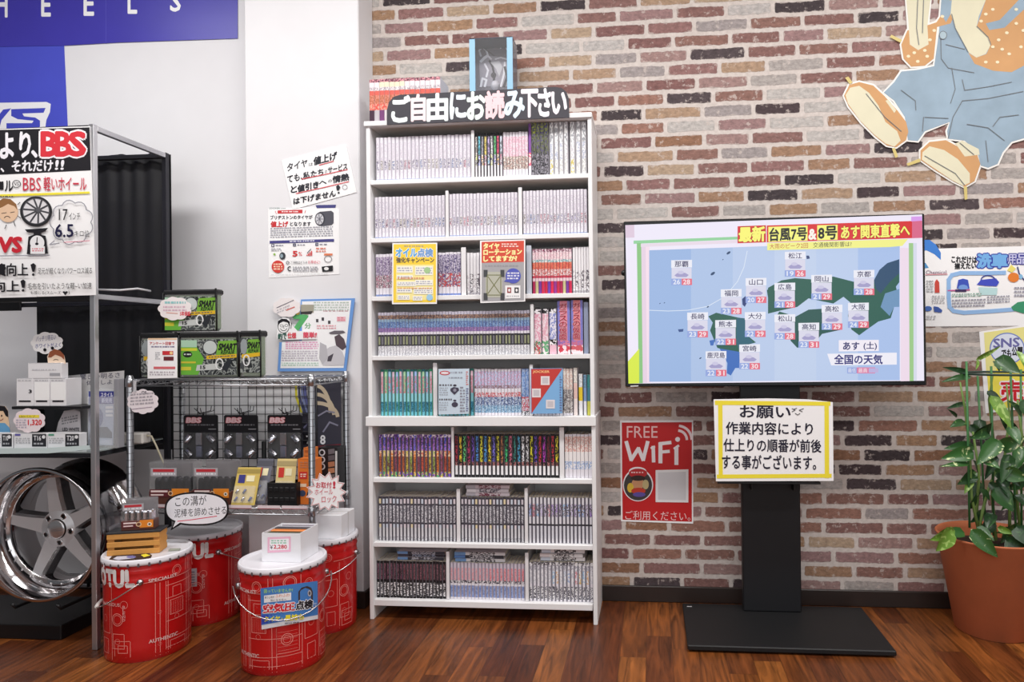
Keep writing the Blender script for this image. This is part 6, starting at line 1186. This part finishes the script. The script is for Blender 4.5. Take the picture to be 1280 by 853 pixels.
x0, x1 = X_(334, WFy+.02, 620), X_(370.5, WFy+.02, 620); z1 = Z_(604, WFy+.02, 350); b = MB(); KT = mat((18, 18, 21), .5)
b.box((x0, WFy+.02, DT), (x1, WFy+.023, z1), KT, .001); b.box((x0, WFy+.09, DT), (x1, WFy+.093, z1), KT, .001); b.box((x0, WFy+.023, DT), (x0+.003, WFy+.09, z1), KT); b.box((x1-.003, WFy+.023, DT), (x1, WFy+.09, z1), KT); b.box((x0+.003, WFy+.023, DT), (x1-.003, WFy+.09, DT+.003), KT)
for r_ in range(2):
    for k in range(5): cx = x0+(x1-x0)*(.12+.19*k); cz = DT+(z1-DT)*(.28+.44*r_); b.box((cx-.008, WFy+.0165, cz-.008), (cx+.008, WFy+.0202, cz+.008), KT, .002)
b.build('tray_body', t2)
lean(341.5, 576, 366, 604, WFy+.042, 'cream and red card pack standing in the black ribbed tray', (222, 200, 140), .2, DT+.0036)

# tyre repair kits in clear zip bags
def kit(u0, v0, u1, v1, Y, D, zb, label):
    x0, x1 = at(u0, v1, Y).x, at(u1, v1, Y).x; z1 = at((u0+u1)/2, v0, Y).z; H = z1-zb; W = x1-x0
    t2 = thing('tyre_repair_kit', label, 'repair kit', ((x0+x1)/2, Y+D/2, zb), 'tyre repair kits'); K = mat((22, 22, 24), .5)
    bb = MB(); bb.box((x0+.003, Y+.003, zb+.002), (x1-.003, Y+D-.003, z1-.012), mat((116, 136, 104), .35), .01); bb.build('contents', t2)
    bb = MB(); bb.box((x0, Y, zb), (x1, Y+D, z1), mat((255, 255, 255), .08, alpha=.12), .008); bb.build('clear_bag', t2)
    bb = MB(); bb.box((x0-.0015, Y-.0015, z1-H*.13), (x1+.0015, Y+D+.0015, z1+.0015), K, .006)
    for x in (x0, x1):
        bb.tube([(x, Y, zb+.004), (x, Y, z1-.01)], .0026, K, 6)
    bb.tube([(x0, Y, zb+.004), (x1, Y, zb+.004)], .0026, K, 6); bb.box((x1-.004, Y-.006, z1-H*.2), (x1+.003, Y-.002, z1+.004), K, .001); bb.build('zip_trim', t2)
    a = Art(plane(Y-.0004), .0004); w_ = u1-u0; h_ = v1-v0; U = lambda f_: u0+w_*f_; V = lambda f_: v0+h_*f_
    a.poly([(U(.03), V(.16)), (U(.97), V(.16)), (U(.97), V(.96)), (U(.03), V(.96))], mottle([(70, 74, 76), (150, 156, 152), (40, 44, 46)], 60, 60, name='packed_tools'))
    wide = w_ > 50
    if wide:
        a.poly([(U(.03), V(.34)), (U(.3), V(.34)), (U(.42), V(.6)), (U(.32), V(.96)), (U(.03), V(.96))], (104, 176, 60)); a.poly([(U(.03), V(.18)), (U(.3), V(.18)), (U(.3), V(.34)), (U(.03), V(.34))], (170, 206, 180)); a.poly([(U(.03), V(.36)), (U(.3), V(.36)), (U(.3), V(.42)), (U(.03), V(.42))], (206, 206, 60)); a.disc(U(.14), V(.5), w_*.08, h_*.07, (24, 26, 26)); a.greek(U(.08), V(.47), U(.2), V(.53), (200, 210, 200), 1); a.poly([(U(.03), V(.66)), (U(.28), V(.66)), (U(.28), V(.7)), (U(.03), V(.7))], (206, 190, 60)); a.poly([(U(.03), V(.78)), (U(.2), V(.78)), (U(.2), V(.86)), (U(.03), V(.86))], (206, 200, 60))
        a.poly([(U(.3), V(.74)), (U(.66), V(.7)), (U(.64), V(.84)), (U(.28), V(.87))], (196, 200, 198)); a.txt('15', U(.36), V(.755), U(.44), V(.83), (30, 32, 34), bold=.05); a.disc(U(.52), V(.34), w_*.12, h_*.16, (196, 204, 202)); a.ring(U(.52), V(.34), w_*.12, h_*.16, 1, (60, 64, 66))
        a.poly([(U(.66), V(.2)), (U(.97), V(.18)), (U(.97), V(.5)), (U(.62), V(.52))], (120, 176, 60)); a.txt('SMART', U(.66), V(.26), U(.95), V(.4), (24, 26, 26), bold=.06, it=.2); a.txt('REPAIR', U(.7), V(.41), U(.93), V(.5), (24, 26, 26), bold=.03, it=.2); a.poly([(U(.46), V(.53)), (U(.97), V(.49)), (U(.97), V(.57)), (U(.46), V(.61))], (222, 180, 40)); a.greek(U(.5), V(.54), U(.94), V(.59), (50, 44, 30), 1, sl=-.06)
        a.ring(U(.68), V(.72), w_*.06, h_*.12, 1.6, (226, 228, 228)); a.poly([(U(.72), V(.8)), (U(.82), V(.6)), (U(.9), V(.62)), (U(.8), V(.9))], (40, 44, 50))
    else:
        a.poly([(U(.4), V(.2)), (U(.97), V(.18)), (U(.97), V(.52)), (U(.3), V(.56))], (120, 176, 60)); a.txt('SMART', U(.34), V(.26), U(.94), V(.4), (24, 26, 26), bold=.06, it=.2); a.txt('REPAIR', U(.4), V(.42), U(.88), V(.5), (24, 26, 26), bold=.03, it=.2); a.poly([(U(.1), V(.54)), (U(.97), V(.49)), (U(.97), V(.58)), (U(.1), V(.63))], (222, 180, 40)); a.ring(U(.32), V(.68), w_*.14, h_*.12, 1.6, (226, 228, 228)); a.disc(U(.2), V(.36), w_*.16, h_*.18, (150, 158, 160))
    a.build('printed_insert', t2); return z1
KY = WFy+.012
zk = kit(175, 416.5, 221, 471, KY, .05, UT, 'zip-bagged tyre repair kit behind the white paper notice on the rack')
kit(224, 415.5, 298, 471, KY, .05, UT, 'widest zip-bagged tyre repair kit in the middle of the top rack shelf')
kit(299.5, 414, 326, 468, KY, .05, UT, 'narrow zip-bagged tyre repair kit at the right of the group, beside the blue poster')
kit(204, 362.5, 271, 415, KY+.006, .045, zk+.0035, 'zip-bagged tyre repair kit lying on top of the lower two')
o, a = sheet('survey_notice', 'white paper notice with red band standing before the leftmost repair kit', 'notice', [(184.5, 423.5), (221.5, 422.5), (221.5, 472.5), (184.5, 473.5)], WFy-.0045, .0012)
a.rect(185, 423, 221, 425, (240, 206, 170)); a.txt('アンケート回答で', 187, 427.5, 218, 431.5, (200, 50, 60), bold=.02); a.greek(189, 432.5, 218, 435, (70, 60, 110), 1); a.rect(203, 439, 216.5, 444, (206, 50, 60)); a.rect(204.5, 446, 217, 451, (110, 40, 50)); a.disc(214, 441.5, 2, 2, (250, 214, 150)); a.greek(194, 440, 200, 450, (170, 170, 176), 4); a.rect(192, 458.5, 219, 461.5, (222, 110, 116)); a.greek(187, 464, 218, 470, (170, 160, 170), 2); a.build('lettering', o)
def f(a):
    a.greek(206, 376, 232, 381, (110, 190, 190), 1); a.greek(204, 382, 233, 390, (206, 160, 180), 2); a.txt('5年保証', 225, 389.5, 238, 395, (222, 60, 80), bold=.03); a.line([(208, 391), (222, 392)], .8, (226, 150, 130))
tagcard('price_tag', 'pale cloud price tag stuck on the topmost repair kit', cloudpts(197, 371, 240, 401, 9), KY-.002, f, mat((244, 236, 236), .5))
def f(a):
    a.txt('OIL', 177, 489, 184, 492.5, (50, 50, 70), bold=.02); a.greek(163, 492, 192, 508, (150, 140, 150), 4, sl=-.08); a.line([(164, 512), (190, 509)], .7, (150, 130, 150))
o = tagcard('price_tag', 'pale scalloped price tag clipped to the left end of the top rack shelf', cloudpts(158.5, 486.5, 198.5, 518, 10), WFy-.016, f, mat((240, 230, 234), .5))
b = MB(); pc = at(170, 480, WFy-.012); b.box((pc.x-.006, WFy-.0195, pc.z-.03), (pc.x+.006, WFy-.0175, pc.z+.012), mat((226, 226, 230), .2, alpha=.6), .001); b.box((pc.x-.006, WFy-.0175, pc.z+.008), (pc.x+.006, WFy-.0035, pc.z+.011), mat((226, 226, 230), .2, alpha=.6)); b.build('clip', o)
# speech bubble and starburst cards on the lower shelf front
bub = []
for i in range(44):
    an = 2*PI*i/44; k = abs(math.cos(an)); bub.append((245.8+40*(abs(math.cos(an))**.8)*(1 if math.cos(an) > 0 else -1), 636.5+21*(abs(math.sin(an))**.8)*(1 if math.sin(an) > 0 else -1)))
j = min(range(44), key=lambda i: math.hypot(bub[i][0]-222, bub[i][1]-656)); bub = bub[:j]+[(226, 656.2), (213, 663.5), (217.5, 653)]+bub[j+2:]
o, a = sheet('speech_bubble', 'white speech bubble card with thick black outline at the lower shelf, above the rear drum', 'card', bub, WFy-.02, .0015, mat((22, 20, 24), .5))
cx, cy = 245.8, 636.5; inn = [(cx+(u-cx)*.945, cy+(v-cy)*.9) if i not in (j, j+1, j+2) else [(225, 653.6), (216, 660), (219.5, 651.5)][i-j] for i, (u, v) in enumerate(bub)]
a.poly(inn, (246, 244, 250)); a.txt('この溝が', 219, 621.5, 258, 634, INK, sl=-.06); a.txt('泥棒を諦めさせる', 218, 637, 283, 647.5, INK, sl=-.07); a.line([(222, 652), (240, 650), (271, 645.5)], 1, (222, 60, 90)); a.build('lettering', o)
b = MB(); pc = at(245, 625, WFy-.018); b.box((pc.x-.008, WFy-.0183, DZ-.012), (pc.x+.008, WFy-.0036, DZ-.009), mat((226, 226, 230), .2, alpha=.6)); b.build('clip', o)
bp = burstpts(408.5, 615.5, 26, 25.5, 13, .74, 3)
o, a = sheet('starburst_card', 'white starburst card about wheel locks fixed to the right front post of the chrome rack', 'card', bp, WFy-.02, .0015)
inn = [(408.5+(u-408.5)*.94, 615.5+(v-615.5)*.94) for u, v in bp]; a.line(inn, .7, (222, 150, 150), True); PKR = (206, 60, 80)
a.txt('お取付', 395, 603, 414.5, 610.5, PKR, bold=.02); a.txt('!', 416.5, 602.5, 419, 610.5, PKR, bold=.05); a.txt('ホイール', 393.5, 612, 416, 619, PKR, sl=-.03); a.txt('ロック', 402, 620.5, 420.5, 629, PKR, sl=-.05); a.build('lettering', o)
b = MB(); b.box((WXr-.006, WFy-.0183, .53), (WXr+.006, WFy-.0123, .56), mat((226, 226, 230), .2, alpha=.6)); b.build('clip', o)

# ================================================================ RED OIL DRUMS
DH, RR, RB = .352, .142, .133
RED_ = mat((196, 22, 24), .28, coat=.4, noise=.04, name='red_enamel'); LID = mat((232, 230, 236), .3, name='white_lid'); PL = mat((240, 150, 140), .4)
def drum(cx, cy, label, turn, extra):
    RR, RB = extra.get('r', .142), extra.get('r', .142)-.009
    t2 = thing('oil_drum', label, 'drum', (cx, cy, 0), 'red oil drums')
    prof = [(RB-.004, 0), (RB, .003), (RB, .012), (RB+.001, .014)]
    def RAD(z): return RB+(RR-.006-RB)*min(1, max(0, z/DH))
    for z in (.05, .1, .15, .2, .24, .27): prof.append((RAD(z), z))
    prof += [(RAD(.275)+.0025, .278), (RAD(.281), .284), (RAD(.3), .3), (RAD(.305)+.0025, .308), (RAD(.311), .314), (RR-.006, DH-.018)]
    bb = MB(); bb.lathe(prof, (cx, cy, 0), RED_, 72, cap=(0,)); bb.build('shell', t2)
    bb = MB(); bb.lathe([(RR-.0055, DH-.022), (RR-.0005, DH-.02), (RR, DH-.014), (RR-.001, DH-.004), (RR-.004, DH), (RR-.009, DH-.001), (RR-.012, DH-.006), (RR-.016, DH-.0075), (.0005, DH-.0075)], (cx, cy, 0), LID, 72); bb.build('lid', t2)
    bb = MB(); DK = mat((96, 84, 90), .4)
    for k in range(28):
        an = 2*PI*k/28; bb.raw([(cx+(RR+dr)*math.cos(an+da), cy+(RR+dr)*math.sin(an+da), DH+dz) for dr, da, dz in ((.0004, -.028, -.024), (.0004, .028, -.024), (.0004, .02, -.012), (.0004, -.02, -.012), (-.006, -.028, -.026), (-.006, .028, -.026))], [(0, 1, 2, 3), (0, 4, 5, 1)], DK)
    bb.build('lid_lugs', t2)
    base = math.atan2(CAM.y-cy, CAM.x-cx)
    def surf(deg, z, l): an = base+math.radians(deg); r_ = RAD(z)+l+(.0027 if z > .27 else 0); return Vector((cx+r_*math.cos(an), cy+r_*math.sin(an), z))
    a = Art(lambda u, v, l: surf(u, v, l), .0006, .00008)
    def hl(d0, d1, z, wd=.0019):
        n_ = max(1, int(abs(d1-d0)/6))
        for i in range(n_): q0, q1 = d0+(d1-d0)*i/n_, d0+(d1-d0)*(i+1)/n_; a.poly([(q0, z), (q1, z), (q1, z+wd), (q0, z+wd)], PL, False)
    def vl(d, z0, z1, wd=.8): a.poly([(d, z0), (d+wd, z0), (d+wd, z1), (d, z1)], PL, False)
    def rc(d0, d1, z0, z1): hl(d0, d1, z0); hl(d0, d1, z1); vl(d0, z0, z1); vl(d1, z0, z1)
    def cr(d, z, r_, n_=18):
        k_ = math.degrees(1/RR); p = [(d+r_*k_*math.cos(2*PI*i/n_), z+r_*math.sin(2*PI*i/n_)) for i in range(n_)]
        for i in range(n_):
            q0, q1 = p[i], p[(i+1) % n_]; f_ = .9; c0 = (d+(q0[0]-d)*f_, z+(q0[1]-z)*f_); c1 = (d+(q1[0]-d)*f_, z+(q1[1]-z)*f_); a.poly([q0, q1, c1, c0], PL, False)
    r = random.Random(11)       # the same engine drawing printed on every drum, twice round
    for rep in (0, 180):
        o_ = turn+rep
        for d in (10, 16, 24, 27, 60, 66, 100, 130): vl(o_+d, .012, .262)
        for z in (.03, .06, .12, .2, .245): hl(o_+24, o_+100, z)
        rc(o_+30, o_+52, .14, .19); rc(o_+34, o_+48, .2, .235); rc(o_+66, o_+96, .07, .16); rc(o_+70, o_+90, .17, .22); rc(o_+104, o_+126, .1, .2); rc(o_+108, o_+122, .03, .08); rc(o_-46, o_-22, .02, .075); rc(o_-40, o_-26, .035, .06); rc(o_+30, o_+56, .02, .05); rc(o_+132, o_+150, .05, .1)
        for d, z, q in ((40, .292, .018), (40, .292, .012), (84, .3, .022), (84, .3, .017), (16, .16, .006), (16, .05, .006), (41, .128, .009), (110, .285, .016), (110, .285, .01), (-30, .2, .014), (80, .115, .02), (80, .115, .013), (115, .15, .012), (140, .15, .022), (140, .15, .016), (140, .075, .01)): cr(o_+d, z, q)
        for k in range(6): hl(o_+68, o_+94, .08+k*.012, .0008)
        for k in range(7): vl(o_+32+k*3, .143, .187, .3)
        hl(o_-60, o_+10, .268, .002); hl(o_+10, o_+110, .268, .002); vl(o_+56, .28, .32); vl(o_+62, .28, .32); vl(o_+98, .28, .32); vl(o_+72, .2, .262)
        a.up()
        def T(s_, d0, z1, d1, z0, c=WHITE, b_=0): 
            g0 = glyphs(s_, 0)[2]; v_, f_, _ = glyphs(s_, b_); sx = (d1-d0)/(g0[1]-g0[0]); sy = (z1-z0)/(g0[3]-g0[2]); 
            for i in range(6 if b_ else 1):
                ox, oy = (b_*.5*sx*math.cos(i*PI/3), b_*.5*sy*math.sin(i*PI/3)) if b_ else (0, 0); a.mb.raw([surf(d0+(x-g0[0])*sx+ox, z0+(y-g0[2])*sy+oy, a.l) for x, y in v_], f_, mat(c, .4)); a.l += 1.5e-5
            a.up()
        rep == 0 and T('MOTUL', o_-98, .318, o_-16, .262, (240, 236, 236), .12); rep == 0 and T('SPECIALIST', o_+2, .281, o_+40, .27, (240, 210, 206), .03); rep == 0 and T('AUTHENTIC', o_+2, .072, o_+42, .06, (240, 210, 206), .03); rep == 0 and T('SERIOUS', o_-62, .206, o_-36, .195, (236, 190, 186), .02)
        for i, ch in enumerate('BLEND' if rep == 0 else ''): T(ch, o_-31.5, .198-i*.011, o_-28, .189-i*.011, (236, 190, 186))
    a.build('printed_drawing', t2)
    # bail handle
    bb = MB(); e = []; an0 = base+math.radians(turn-8); zE = .275
    for sgn in (0, PI):
        an = an0+sgn; c1 = MB(); rr = RAD(zE); c, s_ = math.cos(an), math.sin(an); p = [(cx+(rr+q)*c, cy+(rr+q)*s_, zE) for q in (-.002, .012)]
        bb.tube([p[0], p[1]], [.011, .009], STEEL, 12); e.append(Vector(p[1]))
    bb.build('handle_ears', t2)
    dn = extra.get('drop', 1); mid = Vector((cx, cy, zE)); side = (e[1]-e[0]).cross(Vector((0, 0, 1))).normalized()*extra.get('side', 1); pts = []
    for i in range(15):
        f_ = i/14; an = PI*f_; r_ = RR+.014-extra.get('hug', .003)*math.sin(an); q = mid+(e[0]-mid).normalized()*math.cos(an)*r_+side*math.sin(an)*r_; q.z = zE-.1*math.sin(an)*dn; pts.append(q)
    bb = MB(); bb.tube(pts, .0022, mat((206, 200, 200), .25, .9), 7); bb.build('handle', t2)
    if extra.get('grip'):
        bb = MB(); bb.tube(pts[6:9], .007, mat((226, 222, 218), .4), 8); bb.build('handle_grip', t2)
    return t2, surf, a
B1 = (-1.808, -.562); B2 = (-1.803, -.252); B3 = (-1.27, -.616); B4 = (-1.272, -.3125)
d1, s1, _ = drum(*B1, 'red oil drum carrying the small wooden crate, foremost beside the alloy wheel', -2, {'drop': 1, 'side': -1, 'grip': 1})
d2, s2, _ = drum(*B2, 'red oil drum half hidden behind the crate drum, under the speech bubble', 28, {'drop': .9})
d3, s3, _ = drum(*B3, 'red oil drum with a blue tyre pressure poster pasted round its front', -76, {'drop': .9, 'side': 1})
d4, s4, _ = drum(*B4, 'red oil drum carrying a plain white carton, behind the poster drum', -104, {'drop': .6, 'side': 1, 'r': .128, 'hug': .011})
LT = DH-.0068
# pale label on the rear drum
a = Art(lambda u, v, l: s2(u, v, l), .0014); a.poly([(-26, .155), (-11, .155), (-11, .225), (-26, .225)], (206, 206, 214))
for k in range(6): a.poly([(-24, .16+k*.01), (-14, .16+k*.01), (-14, .163+k*.01), (-24, .163+k*.01)], (110, 110, 130), False)
a.build('paper_label', d2)
# blue poster pasted round the front drum (pixels met with the drum's own surface)
def conehit(cx, cy):
    def f_(u, v, l):
        d = ray(u, v); R_ = RR-.006+.005+l
        for _ in range(4):
            ox, oy = CAM.x-cx, CAM.y-cy; A = d.x*d.x+d.y*d.y; Bq = ox*d.x+oy*d.y; C_ = ox*ox+oy*oy-R_*R_; k = (-Bq-math.sqrt(max(0, Bq*Bq-A*C_)))/A; z = CAM.z+d.z*k; R_ = RB+(RR-.006-RB)*min(1, max(0, z/DH))+.005+l
        p = CAM+d*k; return p
    return f_
t3 = thing('pressure_poster', 'blue poster about tyre pressure checks pasted on the front red drum', 'poster', (B3[0], B3[1]-.14, .2))
a = Art(conehit(*B3), .0004, .0001); Q = [(325.5, 736), (397, 726.5), (397.5, 774), (327, 787.5)]
a.quad(Q, (236, 236, 242), 14, 4); a.build('sheet', t3)
a = Art(conehit(*B3), .0008, .0001); a.quad([(325.5, 736), (397, 726.5), (397.3, 769), (326.7, 782)], (72, 132, 204), 14, 4); a.quad([(327, 769), (358, 768), (374, 772), (326.8, 781)], (60, 84, 196), 8, 1)
a.txt('困っていませんか?', 330, 737.5, 366, 742, (170, 220, 120), sl=-.05, bold=.02); a.quad([(330, 745), (364, 741), (364, 750.5), (330, 754)], (248, 246, 248), 8); a.txt('乗り心地が', 331, 746, 343, 749, INK, sl=-.06); a.txt('ふわふわ', 344, 743.5, 362, 747.5, (230, 120, 60), sl=-.08); a.txt('気になる方へ', 338, 749.5, 358, 752.5, INK, sl=-.06)
a.poly([(373, 752), (373, 740), (377, 735), (384, 733), (389, 735), (391, 740), (391, 750)], (70, 58, 58)); a.disc(387, 742, 2.4, 4, (190, 190, 196)); a.disc(387, 742, 1.3, 2.4, (90, 84, 90))
a.txt('空気圧', 329.5, 756.5, 368, 767, (214, 40, 54), sl=-.09, bold=.05, out=(250, 240, 242), ow=.12); a.txt('点検', 370, 752.5, 391, 763, (30, 26, 36), sl=-.13, bold=.05, out=(240, 240, 244), ow=.12); a.txt('で', 392, 754, 396, 758, (240, 240, 244)); a.txt('タイヤ', 330, 771.5, 350, 777.5, (246, 232, 60), sl=-.06, bold=.04); a.txt('も', 351.5, 772.5, 354.5, 775.5, (246, 232, 60)); a.txt('長持ち', 356, 769.5, 380, 776.5, (246, 232, 60), sl=-.08, bold=.05); a.greek(356, 779, 374, 781, (60, 60, 80), 1, sl=-.1)
a.build('lettering', t3)

# ---- on the drum lids
def lidpt(u, v, z=LT): return atz(u, v, z)
# wooden crate, turned towards the room
cc = lidpt(172, 686); cc = Vector((at(172, 686, B1[1]-.012).x, B1[1]-.012, LT)); cw, cdp, TURN = .168, .074, .3
t2 = thing('wooden_crate', 'small slatted wooden crate with a dark top on the foremost red drum', 'crate', tuple(cc)); x0, x1, y0 = cc.x-cw/2, cc.x+cw/2, cc.y-cdp/2
WD = mat((206, 146, 74), .6, noise=.12, name='pale_wood')
for k in range(3):
    z0 = LT+.0005+k*.028
    for y in (y0, y0+cdp-.006):
        b = MB(); b.box((x0, y, z0), (x1, y+.006, z0+.018), WD, .001); b.build('slat', t2)
for x in (x0, x1-.022):
    b = MB(); b.box((x, y0+.0062, LT+.0005), (x+.022, y0+cdp-.0062, LT+.0745), WD, .001); b.build('end_block', t2)
b = MB(); b.box((x0-.002, y0-.001, LT+.0752), (x1+.004, y0+cdp+.002, LT+.082), mat((44, 44, 48), .5), .001); b.build('top_board', t2)
t2.rotation_euler.z = TURN
q = clam(152, 624, 187, 661.5, B1[1]-.032, .045, LT+.0826, 'clear pack of chrome wheel nuts on top of the small wooden crate', True); q.rotation_euler.z = TURN
# die-cut sticker card in front of the crate, tag behind
bm = [(136, 700), (140, 695.5), (150, 693.5), (166, 693), (176, 691), (186, 691.5), (190, 694.5), (188, 699), (170, 702), (148, 702.5)]
b = MB(); P3 = [lidpt(u, v, LT+.0008) for u, v in bm]; P3 = [Vector((p.x, p.y, p.z)) for p in P3]
b.face(P3, mat((30, 28, 40), .4)); b.raw([tuple(p) for p in P3]+[(p.x, p.y, p.z-.0006) for p in P3], [(i, (i+1) % 10, (i+1) % 10+10, i+10) for i in range(10)]+[tuple(range(19, 9, -1))], mat((30, 28, 40), .4))
o = b.build('die_cut_card'); recenter(o, P3[0]); tag(o, 'dark die-cut sticker card lying on the drum lid in front of the crate', 'card')
a = Art(lambda u, v, l: lidpt(u, v, LT+.0008+l), .0003); a.poly([(141, 699), (146, 696), (166, 694.8), (168, 698), (148, 700.5)], (200, 200, 216)); a.disc(164, 696.5, 6, 1.6, (110, 110, 170)); a.poly([(176, 694), (182, 692.6), (188, 694.5), (180, 697)], (236, 222, 60)); a.build('card_print', o)
b = MB(); q = lidpt(217, 689); b.box((q.x-.018, q.y-.002, LT), (q.x+.018, q.y+.012, LT+.006), mat((150, 154, 140), .4), .001, rotz=.25); o = b.build('metal_clip'); recenter(o, (q.x, q.y, LT)); tag(o, 'small grey metal clip on the lid right of the crate', 'clip')
# white carton with pink price label, open, on the poster drum
def tray(name, label, pts_front, depth, H, rot, zb, m=(238, 238, 242)):
    (u0, v0), (u1, v1) = pts_front; A = lidpt(u0, v0, zb); Bq = lidpt(u1, v1, zb); d = (Bq-A); L = d.length; d.normalize(); nrm = Vector((-d.y, d.x, 0)); nrm = nrm if nrm.y > 0 else -nrm
    nrm = (nrm*math.cos(rot)+d*math.sin(rot)).normalized()
    t2 = thing(name, label, 'box', tuple(A), None); return t2, A, d, nrm, L
A = lidpt(327.5, 702.5, LT); 
t2 = thing('open_carton', 'open white carton of packets with pink price label on the poster drum', 'box', (A.x, A.y, LT)); wdt = at(376, 702, A.y).x-A.x; dpt = .125; hh = Z_(667, A.y, 350)-LT; WM = mat((240, 240, 244), .45)
b = MB(); e = .002; x0, x1, y0 = A.x, A.x+wdt, A.y
b.box((x0, y0, LT), (x1, y0+e, LT+hh), WM); b.box((x0, y0+e, LT), (x0+e, y0+dpt, LT+hh), WM); b.box((x1-e, y0+e, LT), (x1, y0+dpt, LT+hh*1.02), WM); b.box((x0+e, y0+dpt-e, LT), (x1-e, y0+dpt, LT+hh*1.02), WM); b.box((x0+e, y0+e, LT), (x1-e, y0+dpt-e, LT+e), WM); b.build('carton', t2)
a = Art(plane(y0)); a.poly([(334.5, 672), (363.5, 671), (363.5, 690), (334.5, 691.5)], (244, 190, 214)); a.poly([(337, 674.5), (361, 673.5), (361, 687.5), (337, 688.5)], (250, 246, 250)); a.greek(339, 675, 359, 680.5, (110, 190, 150), 2); a.txt('¥2,380', 337.5, 681.5, 358.5, 687, (50, 40, 60), bold=.02) if False else a.txt('2,280', 342, 681.5, 358.5, 687, (206, 50, 70), bold=.03); a.txt('¥', 337.5, 681.5, 341, 687, (60, 50, 60)); a.build('price_label', t2)
for i in range(5):
    b = MB(); yy = y0+.02+i*.025; b.box((x0+.006, yy, LT+.003), (x1-.006, yy+.018, LT+hh*(.96+.02*(i % 3))), mat([(70, 74, 56), (226, 130, 60), (60, 56, 66), (190, 190, 196), (150, 140, 150)][i], .4), .002); o = b.build('packet'); recenter(o, ((x0+x1)/2, yy, LT+.003))
    tag(o, '%s packet in the open white carton, %s row from the front' % (['olive', 'orange', 'dark', 'silver', 'mauve-grey'][i], ORD[i]), 'packet', 'packets in the carton')
WC = (-1.283, -.377); zt = Z_(643, -.36, 410); t2 = thing('white_carton', 'plain white carton on the rear right drum behind the rack post', 'box', (WC[0]+.055, WC[1]+.06, LT)); b = MB(); b.box((WC[0], WC[1], LT), (WC[0]+.112, WC[1]+.12, zt), WM, .0015); b.build('carton', t2); b = MB(); b.box((WC[0]-.0005, WC[1]+.055, LT+.001), (WC[0]+.1125, WC[1]+.065, zt+.0004), mat((214, 212, 214), .5)); b.build('tape', t2)
